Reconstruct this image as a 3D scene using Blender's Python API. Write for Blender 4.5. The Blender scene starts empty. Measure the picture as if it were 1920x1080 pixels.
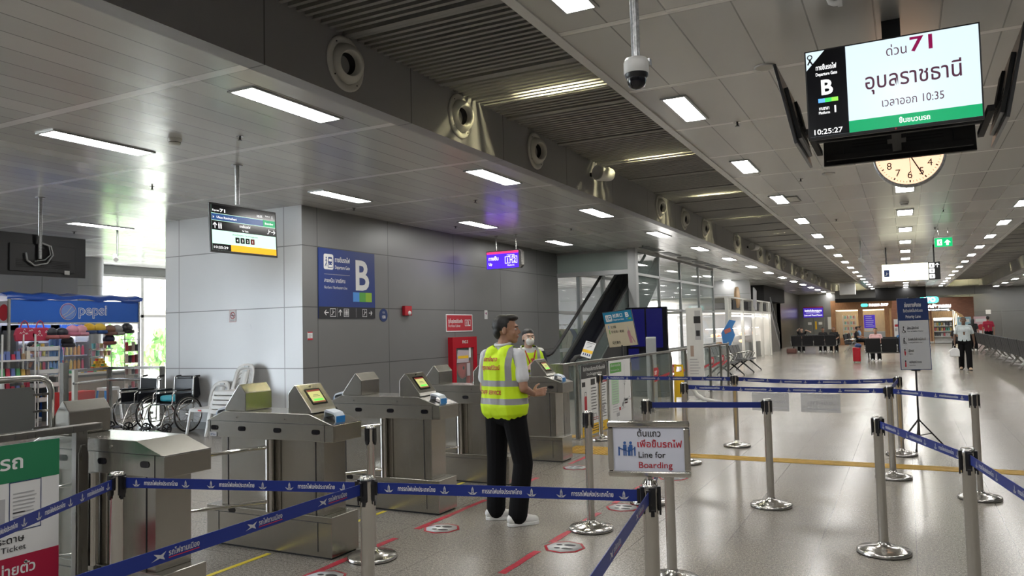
import bpy, bmesh, math, random
from mathutils import Vector, Matrix, Euler
from mathutils.bvhtree import BVHTree
random.seed(7)
SC = bpy.context.scene
COL = SC.collection
PI = math.pi
V = Vector

# ------------------------------------------------------------------ materials
MATS = {}
def _sock(b, names, val):
    for n in names:
        if n in b.inputs:
            b.inputs[n].default_value = val
            return
def mat(name, col=(.5, .5, .5), rough=.5, metal=0., spec=.5, emit=None, es=1., alpha=1., trans=0., coat=0., noise=0., nscale=8., bump=0., bscale=60., stretch=None):
    if name in MATS: return MATS[name]
    m = bpy.data.materials.new(name); m.use_nodes = True
    nt = m.node_tree; b = nt.nodes['Principled BSDF']
    c = (col[0], col[1], col[2], 1)
    b.inputs['Base Color'].default_value = c
    b.inputs['Roughness'].default_value = rough
    b.inputs['Metallic'].default_value = metal
    _sock(b, ['Specular IOR Level', 'Specular'], spec)
    _sock(b, ['Transmission Weight', 'Transmission'], trans)
    _sock(b, ['Coat Weight', 'Coat'], coat)
    b.inputs['Alpha'].default_value = alpha
    if emit:
        _sock(b, ['Emission Color', 'Emission'], (emit[0], emit[1], emit[2], 1))
        b.inputs['Emission Strength'].default_value = es
    if noise or bump:
        tc = nt.nodes.new('ShaderNodeTexCoord'); mp = nt.nodes.new('ShaderNodeMapping')
        nt.links.new(tc.outputs['Object'], mp.inputs['Vector'])
        if stretch: mp.inputs['Scale'].default_value = stretch
    if noise:
        n = nt.nodes.new('ShaderNodeTexNoise'); n.inputs['Scale'].default_value = nscale; n.inputs['Detail'].default_value = 4
        nt.links.new(mp.outputs[0], n.inputs['Vector'])
        r = nt.nodes.new('ShaderNodeValToRGB')
        r.color_ramp.elements[0].position = .3; r.color_ramp.elements[1].position = .7
        r.color_ramp.elements[0].color = tuple(x * (1 - noise) for x in col) + (1,)
        r.color_ramp.elements[1].color = tuple(min(1, x * (1 + noise)) for x in col) + (1,)
        nt.links.new(n.outputs[0], r.inputs[0]); nt.links.new(r.outputs[0], b.inputs['Base Color'])
    if bump:
        n = nt.nodes.new('ShaderNodeTexNoise'); n.inputs['Scale'].default_value = bscale; n.inputs['Detail'].default_value = 3
        nt.links.new(mp.outputs[0], n.inputs['Vector'])
        bm_ = nt.nodes.new('ShaderNodeBump'); bm_.inputs['Strength'].default_value = bump; bm_.inputs['Distance'].default_value = .01
        nt.links.new(n.outputs[0], bm_.inputs['Height']); nt.links.new(bm_.outputs[0], b.inputs['Normal'])
    MATS[name] = m
    return m

class NG:
    """small helper to write node maths"""
    def __init__(s, name):
        s.m = bpy.data.materials.new(name); s.m.use_nodes = True; MATS[name] = s.m
        s.t = s.m.node_tree; s.b = s.t.nodes['Principled BSDF']
        tc = s.t.nodes.new('ShaderNodeTexCoord'); s.co = tc.outputs['Object']
        sp = s.t.nodes.new('ShaderNodeSeparateXYZ'); s.t.links.new(s.co, sp.inputs[0])
        s.x, s.y, s.z = sp.outputs[0], sp.outputs[1], sp.outputs[2]
    def ln(s, a, b): s.t.links.new(a, b)
    def math(s, op, a, b=0., c=None):
        n = s.t.nodes.new('ShaderNodeMath'); n.operation = op
        for i, v in enumerate((a, b, c)):
            if v is None: continue
            if isinstance(v, (int, float)): n.inputs[i].default_value = v
            else: s.ln(v, n.inputs[i])
        return n.outputs[0]
    def band(s, v, a, b):      # 1 where a<v<b
        return s.math('MULTIPLY', s.math('GREATER_THAN', v, a), s.math('LESS_THAN', v, b))
    def line(s, v, period, width, off=0.):    # 1 near multiples of period
        w = s.math('FRACT', s.math('DIVIDE', s.math('SUBTRACT', v, off - width / 2), period))
        return s.math('LESS_THAN', w, width / period)
    def noise(s, scale, detail=3, vec=None, rough=.5):
        n = s.t.nodes.new('ShaderNodeTexNoise'); n.inputs['Scale'].default_value = scale; n.inputs['Detail'].default_value = detail
        n.inputs['Roughness'].default_value = rough
        s.ln(vec or s.co, n.inputs['Vector']); return n.outputs[0]
    def scaled(s, sc):
        mp = s.t.nodes.new('ShaderNodeMapping'); mp.inputs['Scale'].default_value = sc; s.ln(s.co, mp.inputs[0]); return mp.outputs[0]
    def mix(s, f, a, b):
        n = s.t.nodes.new('ShaderNodeMix'); n.data_type = 'RGBA'
        for i, v in ((0, f), (6, a), (7, b)):
            if isinstance(v, tuple): n.inputs[i].default_value = v + (1,)
            elif isinstance(v, (int, float)): n.inputs[i].default_value = v
            else: s.ln(v, n.inputs[i])
        return n.outputs[2]
    def ramp(s, f, stops):
        n = s.t.nodes.new('ShaderNodeValToRGB'); e = n.color_ramp.elements
        while len(e) < len(stops): e.new(.5)
        for k, (p, c) in enumerate(stops): e[k].position = p; e[k].color = c + (1,)
        s.ln(f, n.inputs[0]); return n.outputs[0]
    def bump(s, h, strength=.3, dist=.01):
        n = s.t.nodes.new('ShaderNodeBump'); n.inputs['Strength'].default_value = strength; n.inputs['Distance'].default_value = dist
        s.ln(h, n.inputs['Height']); s.ln(n.outputs[0], s.b.inputs['Normal'])
    def set(s, name, v):
        if isinstance(v, (int, float)): s.b.inputs[name].default_value = v
        elif isinstance(v, tuple): s.b.inputs[name].default_value = v + (1,)
        else: s.ln(v, s.b.inputs[name])

# granite floor with tile joints
g = NG('granite')
n1 = g.noise(55, 4, rough=.75); n2 = g.noise(170, 2); n3 = g.noise(.6, 3)
c = g.ramp(n1, [(.36, (.05, .045, .04)), (.45, (.2, .18, .155)), (.55, (.33, .3, .262)), (.66, (.55, .51, .45))])
c2 = g.ramp(n2, [(.36, (.03, .027, .024)), (.46, (.2, .18, .155)), (.54, (.34, .31, .27)), (.64, (.62, .58, .51))])
c = g.mix(.5, c, c2)
c = g.mix(g.math('MULTIPLY', n3, .25), c, (.16, .145, .13))
j = g.math('MAXIMUM', g.line(g.x, .62, .004, -.01), g.line(g.y, .6, .004, 0))
c = g.mix(g.math('MULTIPLY', j, .7), c, (.06, .055, .05))
g.set('Base Color', c); g.set('Roughness', g.math('MULTIPLY_ADD', n3, .12, .16)); g.bump(g.noise(2.2, 2), .06, .02)
# ceilings: linear metal panels, seams along Y, cross strips along X
def ceil_mat(name, pitch, period, offx, offy, sw, base, rough):
    g = NG(name)
    seam = g.line(g.x, pitch, .011, offx); strip = g.line(g.y, period, sw, offy)
    edge = g.line(g.y, period, sw + .025, offy)
    cell = g.t.nodes.new('ShaderNodeTexWhiteNoise'); cell.noise_dimensions = '2D'
    cv = g.t.nodes.new('ShaderNodeCombineXYZ')
    g.ln(g.math('FLOOR', g.math('DIVIDE', g.math('SUBTRACT', g.x, offx), pitch)), cv.inputs[0])
    g.ln(g.math('FLOOR', g.math('DIVIDE', g.math('SUBTRACT', g.y, offy), period)), cv.inputs[1])
    g.ln(cv.outputs[0], cell.inputs['Vector'])
    col = g.mix(cell.outputs['Value'], tuple(x * .84 for x in base), base)
    col = g.mix(g.math('MULTIPLY', edge, .5), col, tuple(x * .5 for x in base))
    col = g.mix(g.math('MULTIPLY', seam, g.math('SUBTRACT', 1, strip)), col, tuple(x * .38 for x in base))
    col = g.mix(strip, col, tuple(min(1, x * 1.4) for x in base))
    g.set('Base Color', col); g.set('Metallic', .2)
    g.set('Roughness', g.math('MULTIPLY_ADD', cell.outputs['Value'], .08, rough))
    wav = g.noise(1.6, 2, g.scaled((3.2, .5, 1)))
    g.bump(g.math('ADD', g.math('MULTIPLY', wav, 1.), g.math('MULTIPLY', seam, -.25)), .12, .02)
    return g.m
ceil_mat('ceiling_linear', .3, 2.0, -4.56, 4.42, .1, (.74, .74, .72), .2)
ceil_mat('ceiling_tile', .42, 1.6, -2.2, 5.1, .07, (.68, .68, .66), .22)
# grey wall cladding (joints are given by world position)
def clad(name, base, rough, horiz, vert, axis, metal=.3):
    g = NG(name)
    a = g.x if axis == 'x' else g.y
    j = None
    for z in horiz:
        q = g.band(g.z, z - .008, z + .008); j = q if j is None else g.math('MAXIMUM', j, q)
    for v in vert:
        q = g.band(a, v - .008, v + .008); j = q if j is None else g.math('MAXIMUM', j, q)
    n = g.noise(1.3, 4)
    col = g.mix(g.math('MULTIPLY', n, .35), base, tuple(x * .75 for x in base))
    col = g.mix(g.math('MULTIPLY', j, .8), col, tuple(x * .25 for x in base))
    g.set('Base Color', col); g.set('Roughness', g.math('MULTIPLY_ADD', n, .1, rough)); g.set('Metallic', metal)
    g.bump(j, -.3, .01)
    return g.m
clad('cladding_daylit', (.62, .625, .63), .42, (.32, 1.06, 2.07, 3.09), (-11.7, -9.18, -14, -16), 'x')  # same grey metal as the next; its daylight is put into the paler base
clad('cladding_shaded', (.2, .2, .2), .36, (.32, 1.06, 2.07, 3.09), (10.02, 12.01, 14.42, 16.6, 18.72), 'y')  # shaded copy of that metal, its shade put into the darker base
clad('cladding_left', (.3, .3, .3), .45, (1.06, 2.4, 3.09), (7, 8.4, 10.1), 'y')
clad('cladding_far', (.2, .2, .2), .45, (2.07,), (-4, 0, 4, 8), 'x')
clad('beam_face', (.38, .38, .395), .42, (), tuple(4.42 + 2.02 * k for k in range(-3, 28)), 'y', .3)
clad('beam_face_right', (.38, .38, .39), .33, (), tuple(4.42 + 2.02 * k for k in range(8, 28)), 'y', .45)
# brushed stainless steel
g = NG('steel')
s_ = g.noise(90, 2, g.scaled((1, 1, .04))); s2 = g.noise(2.5, 3)
g.set('Base Color', g.mix(s2, (.38, .365, .325), (.5, .48, .44))); g.set('Metallic', 1.); g.set('Roughness', g.math('MULTIPLY_ADD', s_, .08, .2)); g.bump(g.noise(3, 2), .03, .01)
g = NG('steel_fence')
s_ = g.noise(90, 2, g.scaled((1, 1, .04)))
g.set('Base Color', (.3, .29, .27)); g.set('Metallic', 1.); g.set('Roughness', g.math('MULTIPLY_ADD', s_, .1, .24))
mat('chrome', (.72, .7, .67), .09, 1.)
mat('chrome_soft', (.6, .585, .56), .2, 1., bump=.02, bscale=40)
mat('galvanised', (.42, .43, .44), .4, .9, noise=.3, nscale=60)
mat('black_plastic', (.012, .012, .014), .35)
mat('black_matt', (.01, .01, .011), .7)
mat('black_gloss', (.008, .008, .012), .12)
mat('dark_void', (.012, .012, .013), .9)
mat('white_plastic', (.72, .72, .71), .35, noise=.03)
mat('offwhite', (.66, .65, .6), .45)
mat('alu', (.4, .41, .41), .38, .6)
mat('alu_dark', (.2, .205, .2), .4, .5)
mat('slat_grey', (.3, .3, .295), .45, .1)
mat('lamp_white', (.9, .9, .9), .5, emit=(1., .985, .95), es=34.)
mat('lamp_warm', (.9, .9, .8), .5, emit=(1., .9, .52), es=230.)
mat('trim_steel', (.3, .3, .3), .4, .7)
mat('belt_blue', (.004, .02, .19), .5, bump=.05, bscale=300)
mat('print_white', (.8, .8, .8), .5)
mat('print_grey', (.45, .45, .47), .5)
mat('print_black', (.015, .015, .018), .5)
mat('print_red', (.45, .015, .03), .5)
mat('print_green', (.02, .22, .1), .5)
mat('print_leaf', (.1, .38, .06), .5)
mat('print_yellow', (.85, .52, .02), .5)
mat('print_cream', (.62, .55, .4), .5)
mat('print_teal', (.005, .2, .38), .45)
mat('print_navy', (.008, .03, .13), .5)
mat('print_blue', (.01, .035, .2), .45)
mat('print_sky', (.08, .3, .75), .5)
mat('print_mint', (.35, .6, .4), .5)
mat('tape_yellow', (.75, .6, .02), .5)
mat('tape_red', (.42, .02, .045), .5, noise=.25, nscale=20)
mat('tactile', (.45, .27, .03), .6, noise=.15, nscale=12)
mat('glass', (.93, .97, .96), .02, alpha=.08, spec=.8)
mat('glass_frost', (.42, .52, .48), .3, alpha=.75)
mat('glass_tint', (.45, .56, .53), .03, alpha=.16, spec=1.)
mat('screen_white', (.1, .1, .1), .2, emit=(.72, .87, .97), es=.85)
mat('screen_black', (.006, .007, .012), .15)
mat('screen_ink', (.01, .01, .02), .3)
mat('screen_purple', (.05, 0, .02), .3, emit=(.32, .0, .08), es=.6)
mat('screen_plum', (.03, .01, .02), .3, emit=(.09, .02, .05), es=.6)
mat('screen_green', (.0, .1, .05), .3, emit=(0, .36, .13), es=.85)
mat('screen_text', (.5, .5, .5), .3, emit=(1, 1, 1), es=.95)
mat('screen_mint', (.3, .5, .4), .3, emit=(.62, .95, .78), es=.9)
mat('screen_orange', (.5, .3, .0), .3, emit=(1, .45, .0), es=.85)
mat('screen_sky', (.1, .2, .5), .3, emit=(.12, .45, .95), es=.9)
mat('screen_lime', (.1, .5, .1), .3, emit=(.3, .75, .06), es=.9)
mat('screen_leaf', (.1, .5, .1), .3, emit=(.02, .6, .12), es=.9)
mat('screen_blue', (.0, .0, .02), .25, emit=(.002, .002, .07), es=.6)
mat('screen_navy', (.0, .0, .1), .25, emit=(.02, .1, .3), es=.6)
mat('sign_violet', (.05, .0, .4), .3, emit=(.06, .02, .9), es=1.3)
mat('sign_pink', (.5, .0, .1), .3, emit=(.9, .05, .2), es=1.)
mat('sign_lit', (.8, .8, .6), .3, emit=(1, .97, .72), es=1.6)
mat('sign_glow', (.8, .8, .8), .3, emit=(.95, .96, 1), es=2.6)
mat('sign_cyan', (.1, .7, .6), .3, emit=(.1, .85, .72), es=1.3)
mat('exit_green', (.0, .3, .1), .3, emit=(.0, .42, .13), es=1.)
mat('clock_face', (.8, .6, .45), .4, emit=(1., .62, .4), es=.95)
mat('reader_blue', (.02, .22, .6), .3)
mat('reader_white', (.6, .66, .75), .35)
mat('gate_screen', (.3, .3, .1), .3, emit=(.42, .42, .16), es=.9)
mat('gate_screen_red', (.1, .0, .0), .3, emit=(.12, .01, .01), es=.9)
mat('gate_screen_green', (.1, .5, .1), .3, emit=(.08, .65, .05), es=.9)
mat('skin', (.36, .19, .12), .5, noise=.06, nscale=30)
mat('skin_light', (.58, .38, .29), .5, noise=.05, nscale=30)
mat('skin_dark', (.14, .075, .045), .5)
mat('hair', (.008, .007, .007), .45, bump=.25, bscale=160)
mat('hair_brown', (.08, .03, .02), .5)
mat('shirt_white', (.66, .67, .7), .75, noise=.06, nscale=12, bump=.15, bscale=14)
mat('shirt_pale', (.56, .62, .64), .75, noise=.08, nscale=20, bump=.2, bscale=14)
mat('trousers_black', (.006, .006, .007), .9, spec=.15, bump=.3, bscale=12)
mat('shoe_white', (.7, .7, .69), .5)
mat('sole_white', (.78, .78, .77), .55)
mat('cloth_black', (.012, .012, .014), .8)
mat('cloth_red', (.32, .01, .04), .8)
mat('cloth_navy', (.015, .02, .05), .8)
mat('cloth_pink', (.7, .42, .42), .8)
mat('cloth_blue', (.2, .32, .48), .8)
mat('mask_white', (.75, .76, .75), .7, bump=.3, bscale=50)
mat('seat_black', (.014, .014, .016), .6, spec=.25)
mat('seat_grey', (.035, .035, .038), .5)
mat('kiosk_glow', (.9, .9, .9), .5, emit=(1, .97, .95), es=30)
mat('rubber', (.015, .015, .015), .6)
mat('vinyl_black', (.012, .014, .018), .35)
mat('cyan_fabric', (.01, .3, .38), .5)
mat('kiosk_blue', (.02, .12, .52), .45)
mat('tarp_blue', (.01, .06, .32), .3, bump=.5, bscale=6, stretch=(1, 1, 6))
mat('wood', (.36, .17, .07), .5, noise=.2, nscale=3, stretch=(8, 8, 1))
mat('wood_pale', (.5, .33, .18), .5, noise=.2, nscale=3, stretch=(8, 8, 1))
mat('wood_red', (.2, .085, .05), .5, noise=.2, nscale=3, stretch=(1, 1, 8))
mat('orange', (.8, .25, .01), .6)
mat('red_gloss', (.42, .008, .02), .25)
mat('red_plastic', (.5, .02, .02), .35)
mat('yellow_plastic', (.8, .5, .01), .4)
mat('foliage', (.12, .3, .05), .7, noise=.6, nscale=3)
mat('concrete_pale', (.6, .58, .54), .8, noise=.1, nscale=2)
mat('roof_cream', (.75, .6, .42), .7)
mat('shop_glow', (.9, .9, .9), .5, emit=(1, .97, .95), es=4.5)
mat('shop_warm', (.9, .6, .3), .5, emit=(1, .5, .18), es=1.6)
mat('screen_lime_p', (.28, .5, .03), .5)
mat('print_plum', (.2, .03, .12), .5)
mat('water_plastic', (.25, .45, .75), .1, alpha=.7)
mat('sign_violet_dim', (.02, .01, .15), .3, emit=(.05, .02, .35), es=.8)
mat('spray_blue', (.15, .45, .6), .15)
mat('sandal', (.5, .35, .25), .7)
mat('hair_grey', (.05, .05, .05), .7)
mat('cloth_grey', (.25, .26, .3), .8)
mat('paper', (.6, .6, .6), .7, alpha=.62)
mat('vest_grey', (.34, .34, .35), .35)
M = lambda n: MATS[n] if n in MATS else mat(n)
def colmat(rgb, rough=.5):
    return mat('tint_%d_%d_%d' % tuple(int(x * 99) for x in rgb), rgb, rough).name

# ------------------------------------------------------------------ tagging
def tag(o, label=None, cat=None, group=None, kind=None):
    if label: o['label'] = label
    if cat: o['category'] = cat
    if group: o['group'] = group
    if kind: o['kind'] = kind
    return o
def thing(name, label, cat, loc=(0, 0, 0), rz=0., group=None):
    o = bpy.data.objects.new(name, None); COL.objects.link(o)
    o.location = loc; o.rotation_euler = (0, 0, rz); o.empty_display_size = .1
    return tag(o, label, cat, group)
def copy_tree(o, parent=None):
    c = o.copy(); COL.objects.link(c)
    if parent: c.parent = parent
    for ch in list(o.children): copy_tree(ch, c)
    return c
def place(proto, used, loc, rz, label=None, group=None):
    """first use moves the prototype itself, later uses copy it with its parts"""
    o = proto if not used else copy_tree(proto)
    used.append(1)
    o.location = loc; o.rotation_euler = (0, 0, rz)
    if label: o['label'] = label
    if group: o['group'] = group
    return o

# ------------------------------------------------------------------ text to mesh (cached)
_TX = {}
def text_geo(s, bold=0.):
    k = (s, bold)
    if k in _TX: return _TX[k]
    cu = bpy.data.curves.new('t', 'FONT'); cu.body = s; cu.size = 1; cu.offset = bold; cu.resolution_u = 3
    ob = bpy.data.objects.new('t', cu); COL.objects.link(ob)
    dg = bpy.context.evaluated_depsgraph_get()
    me = bpy.data.meshes.new_from_object(ob.evaluated_get(dg))
    vs = [(v.co.x, v.co.y) for v in me.vertices]; fs = [tuple(p.vertices) for p in me.polygons]
    bpy.data.objects.remove(ob); bpy.data.curves.remove(cu); bpy.data.meshes.remove(me)
    if not vs: vs = [(0, 0), (.1, 0), (0, .1)]; fs = [(0, 1, 2)]
    _TX[k] = (vs, fs)
    return _TX[k]

# ------------------------------------------------------------------ mesh builder
class MB:
    def __init__(s):
        s.v = []; s.f = []; s.mi = []; s.sm = []; s.mats = []; s.X = Matrix.Identity(4)
    def _m(s, m):
        if m not in s.mats: s.mats.append(m)
        return s.mats.index(m)
    def add(s, vs, fs, m, smooth=False):
        k = len(s.v); mi = s._m(m)
        s.v += [tuple(s.X @ V(p)) for p in vs]
        for f in fs:
            s.f.append(tuple(i + k for i in f)); s.mi.append(mi); s.sm.append(smooth)
        return s
    def box(s, c, d, m, rot=None, taper=1.):
        x, y, z = d[0] / 2, d[1] / 2, d[2] / 2
        vs = [(-x, -y, -z), (x, -y, -z), (x, y, -z), (-x, y, -z), (-x * taper, -y * taper, z), (x * taper, -y * taper, z), (x * taper, y * taper, z), (-x * taper, y * taper, z)]
        R = Euler(rot).to_matrix() if rot else None
        vs = [(R @ V(p) if R else V(p)) + V(c) for p in vs]
        return s.add(vs, [(0, 3, 2, 1), (4, 5, 6, 7), (0, 1, 5, 4), (1, 2, 6, 5), (2, 3, 7, 6), (3, 0, 4, 7)], m)
    def bb(s, a, b, m):
        return s.box([(a[i] + b[i]) / 2 for i in range(3)], [abs(b[i] - a[i]) for i in range(3)], m)
    def bar(s, p, q, w, h, m, up=(0, 0, 1)):
        p, q = V(p), V(q); d = (q - p); L = d.length; d.normalize(); u = V(up)
        sd = d.cross(u)
        if sd.length < 1e-4: sd = d.cross(V((1, 0, 0)))
        sd.normalize(); u = sd.cross(d)
        vs = []
        for e in (p, q):
            for a, b in ((-1, -1), (1, -1), (1, 1), (-1, 1)): vs.append(e + sd * a * w / 2 + u * b * h / 2)
        return s.add(vs, [(0, 1, 2, 3), (7, 6, 5, 4), (0, 4, 5, 1), (1, 5, 6, 2), (2, 6, 7, 3), (3, 7, 4, 0)], m)
    def tube(s, pts, r, m, n=10, closed=False, smooth=True, caps=True):
        pts = [V(p) for p in pts]; N = len(pts)
        rs = r if isinstance(r, (list, tuple)) else [r] * N
        rings = []; prev = None
        for i in range(N):
            if closed: d = (pts[(i + 1) % N] - pts[i - 1])
            else: d = (pts[min(i + 1, N - 1)] - pts[max(i - 1, 0)])
            d.normalize()
            if prev is None:
                a = d.orthogonal().normalized()
            else:
                a = (prev - d * prev.dot(d))
                a = a.normalized() if a.length > 1e-5 else d.orthogonal().normalized()
            prev = a; b = d.cross(a)
            rings.append([pts[i] + (a * math.cos(2 * PI * k / n) + b * math.sin(2 * PI * k / n)) * rs[i] for k in range(n)])
        vs = [p for rg in rings for p in rg]; fs = []
        for i in range(N if closed else N - 1):
            j = (i + 1) % N
            for k in range(n):
                fs.append((i * n + k, i * n + (k + 1) % n, j * n + (k + 1) % n, j * n + k))
        s.add(vs, fs, m, smooth)
        if caps and not closed:
            s.add(rings[0], [tuple(range(n))[::-1]], m); s.add(rings[-1], [tuple(range(n))], m)
        return s
    def cyl(s, p, q, r, m, n=20, r2=None, caps=True):
        return s.tube([p, q], [r, r if r2 is None else r2], m, n, caps=caps)
    def lathe(s, prof, c, m, n=32, axis='z', smooth=True, R=None):
        vs = []
        for r, z in prof:
            for k in range(n):
                a = 2 * PI * k / n
                p = V((r * math.cos(a), r * math.sin(a), z))
                if axis == 'y': p = V((p.x, p.z, p.y))
                if axis == 'x': p = V((p.z, p.x, p.y))
                if R is not None: p = R @ p
                vs.append(p + V(c))
        fs = []
        for i in range(len(prof) - 1):
            for k in range(n):
                fs.append((i * n + k, i * n + (k + 1) % n, (i + 1) * n + (k + 1) % n, (i + 1) * n + k))
        return s.add(vs, fs, m, smooth)
    def ell(s, c, r, m, n=14, R=None):
        prof = []
        vs = []; fs = []; K = n // 2 + 1
        for i in range(K + 1):
            t = PI * i / K
            for k in range(n):
                a = 2 * PI * k / n
                p = V((r[0] * math.sin(t) * math.cos(a), r[1] * math.sin(t) * math.sin(a), -r[2] * math.cos(t)))
                vs.append((R @ p if R is not None else p) + V(c))
        for i in range(K):
            for k in range(n):
                fs.append((i * n + k, i * n + (k + 1) % n, (i + 1) * n + (k + 1) % n, (i + 1) * n + k))
        return s.add(vs, fs, m, True)
    def cap(s, p, q, r1, r2, m='x', n=12):
        """closed tapered capsule"""
        p, q = V(p), V(q); d = q - p; L = d.length
        d = d / L if L > 1e-6 else V((0, 0, 1))
        pts = []; rs = []
        for t in (80, 55, 28): pts.append(p - d * r1 * math.sin(math.radians(t))); rs.append(r1 * math.cos(math.radians(t)))
        pts += [p, q]; rs += [r1, r2]
        for t in (28, 55, 80): pts.append(q + d * r2 * math.sin(math.radians(t))); rs.append(r2 * math.cos(math.radians(t)))
        return s.tube(pts, rs, m, n)
    def prism(s, poly, a, b, m, axis='y'):
        """polygon given in the plane across AXIS, extruded from a to b"""
        def P(u, v, w):
            return {'y': (u, w, v), 'x': (w, u, v), 'z': (u, v, w)}[axis]
        n = len(poly)
        vs = [P(u, v, a) for u, v in poly] + [P(u, v, b) for u, v in poly]
        fs = [tuple(range(n)), tuple(range(2 * n - 1, n - 1, -1))] + [(i, (i + 1) % n + n * 0, (i + 1) % n + n, i + n) for i in range(n)]
        return s.add(vs, fs, m)
    def build(s, name, parent=None, bevel=0., loc=None, rot=None, bseg=2, fix=True):
        me = bpy.data.meshes.new(name)
        me.from_pydata(s.v, [], s.f)
        for i, p in enumerate(me.polygons): p.material_index = s.mi[i]; p.use_smooth = s.sm[i]
        for m in s.mats: me.materials.append(M(m) if m != 'x' else M('skin'))
        if fix:
            b = bmesh.new(); b.from_mesh(me); bmesh.ops.recalc_face_normals(b, faces=b.faces[:]); b.to_mesh(me); b.free()
        o = bpy.data.objects.new(name, me); COL.objects.link(o)
        if parent: o.parent = parent
        if loc: o.location = loc
        if rot: o.rotation_euler = rot
        if bevel:
            md = o.modifiers.new('b', 'BEVEL'); md.width = bevel; md.segments = bseg; md.limit_method = 'ANGLE'; md.angle_limit = .6
        return o

class PL:
    """a flat printed face: origin, right and up vectors; layers lie a hair apart"""
    def __init__(s, mb, O, U, W=(0, 0, 1), eps=.0012):
        s.mb = mb; s.O = V(O); s.U = V(U).normalized(); s.W = V(W).normalized(); s.N = s.U.cross(s.W); s.eps = eps
    def P(s, u, w, l): return s.O + s.U * u + s.W * w + s.N * (l * s.eps)
    def poly(s, pts, m, l=1): s.mb.add([s.P(u, w, l) for u, w in pts], [tuple(range(len(pts)))], m); return s
    def rect(s, u0, w0, u1, w1, m, l=1): return s.poly([(u0, w0), (u1, w0), (u1, w1), (u0, w1)], m, l)
    def rrect(s, u0, w0, u1, w1, r, m, l=1):
        pts = []
        for cx, cy, a0 in ((u1 - r, w0 + r, -90), (u1 - r, w1 - r, 0), (u0 + r, w1 - r, 90), (u0 + r, w0 + r, 180)):
            for k in range(5):
                a = math.radians(a0 + k * 22.5); pts.append((cx + r * math.cos(a), cy + r * math.sin(a)))
        return s.poly(pts, m, l)
    def disc(s, u, w, r, m, l=1, n=24, ry=None): return s.poly([(u + r * math.cos(2 * PI * k / n), w + (ry or r) * math.sin(2 * PI * k / n)) for k in range(n)], m, l)
    def ring(s, u, w, r, t, m, l=1, n=28, a0=0, a1=360):
        for k in range(n):
            a = math.radians(a0 + (a1 - a0) * k / n); b = math.radians(a0 + (a1 - a0) * (k + 1) / n)
            s.poly([(u + r * math.cos(a), w + r * math.sin(a)), (u + r * math.cos(b), w + r * math.sin(b)), (u + (r - t) * math.cos(b), w + (r - t) * math.sin(b)), (u + (r - t) * math.cos(a), w + (r - t) * math.sin(a))], m, l)
        return s
    def frame(s, u0, w0, u1, w1, t, m, l=1):
        s.rect(u0, w0, u1, w0 + t, m, l); s.rect(u0, w1 - t, u1, w1, m, l); s.rect(u0, w0 + t, u0 + t, w1 - t, m, l); return s.rect(u1 - t, w0 + t, u1, w1 - t, m, l)
    def stroke(s, pts, t, m, l=2):
        for (a, b), (c, d) in zip(pts[:-1], pts[1:]):
            L = math.hypot(c - a, d - b) or 1; nx, ny = -(d - b) / L * t / 2, (c - a) / L * t / 2
            s.poly([(a + nx, b + ny), (a - nx, b - ny), (c - nx, d - ny), (c + nx, d + ny)], m, l)
        return s
    def text(s, t, u, w, size, m, align='l', l=3, bold=0., width=None, flip=False):
        vs, fs = text_geo(t, bold)
        x0 = min(a for a, b in vs); x1 = max(a for a, b in vs); W_ = (x1 - x0) * size
        k = (width / W_) if width else 1.
        W_ *= k
        off = {'l': 0, 'c': -W_ / 2, 'r': -W_}[align]
        sg = -1 if flip else 1
        s.mb.add([s.P(u + sg * (off + (a - x0) * size * k), w + b * size, l) for a, b in vs], fs, m); return s
    def arrow(s, u, w, r, ang, m, l=2, t=None):
        t = t or r * .28; c, d = math.cos(math.radians(ang)), math.sin(math.radians(ang))
        R = lambda a, b: (u + a * c - b * d, w + a * d + b * c)
        s.stroke([R(-r, 0), R(r * .9, 0)], t, m, l); return s.stroke([R(r * .1, r * .8), R(r * .95, 0), R(r * .1, -r * .8)], t, m, l)

def person_icon(p, u, w, h, m, l=3):
    p.disc(u, w + h * .88, h * .1, m, l, 12); p.rrect(u - h * .12, w + h * .38, u + h * .12, w + h * .76, h * .05, m, l)
    p.rect(u - h * .11, w, u - h * .02, w + h * .42, m, l); p.rect(u + h * .02, w, u + h * .11, w + h * .42, m, l)
def train_icon(p, u, w, s_, fg, bg, l=2):
    """white rounded square holding a walking figure and a train front"""
    p.rrect(u, w, u + s_, w + s_ * 1.06, s_ * .14, fg, l)
    p.rrect(u + .45 * s_, w + .32 * s_, u + .88 * s_, w + .86 * s_, .09 * s_, bg, l + 1)
    p.rect(u + .51 * s_, w + .56 * s_, u + .82 * s_, w + .74 * s_, fg, l + 2)
    p.disc(u + .54 * s_, w + .42 * s_, .035 * s_, fg, l + 2, 8); p.disc(u + .79 * s_, w + .42 * s_, .035 * s_, fg, l + 2, 8)
    p.stroke([(u + .5 * s_, w + .3 * s_), (u + .43 * s_, w + .14 * s_), (u + .9 * s_, w + .14 * s_), (u + .83 * s_, w + .3 * s_)], .035 * s_, bg, l + 1)
    p.disc(u + .26 * s_, w + .8 * s_, .06 * s_, bg, l + 1, 10)
    p.stroke([(u + .26 * s_, w + .72 * s_), (u + .25 * s_, w + .45 * s_), (u + .14 * s_, w + .2 * s_)], .06 * s_, bg, l + 1)
    p.stroke([(u + .25 * s_, w + .47 * s_), (u + .35 * s_, w + .2 * s_)], .05 * s_, bg, l + 1)
    p.stroke([(u + .14 * s_, w + .55 * s_), (u + .25 * s_, w + .68 * s_), (u + .38 * s_, w + .55 * s_)], .035 * s_, bg, l + 1)
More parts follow.
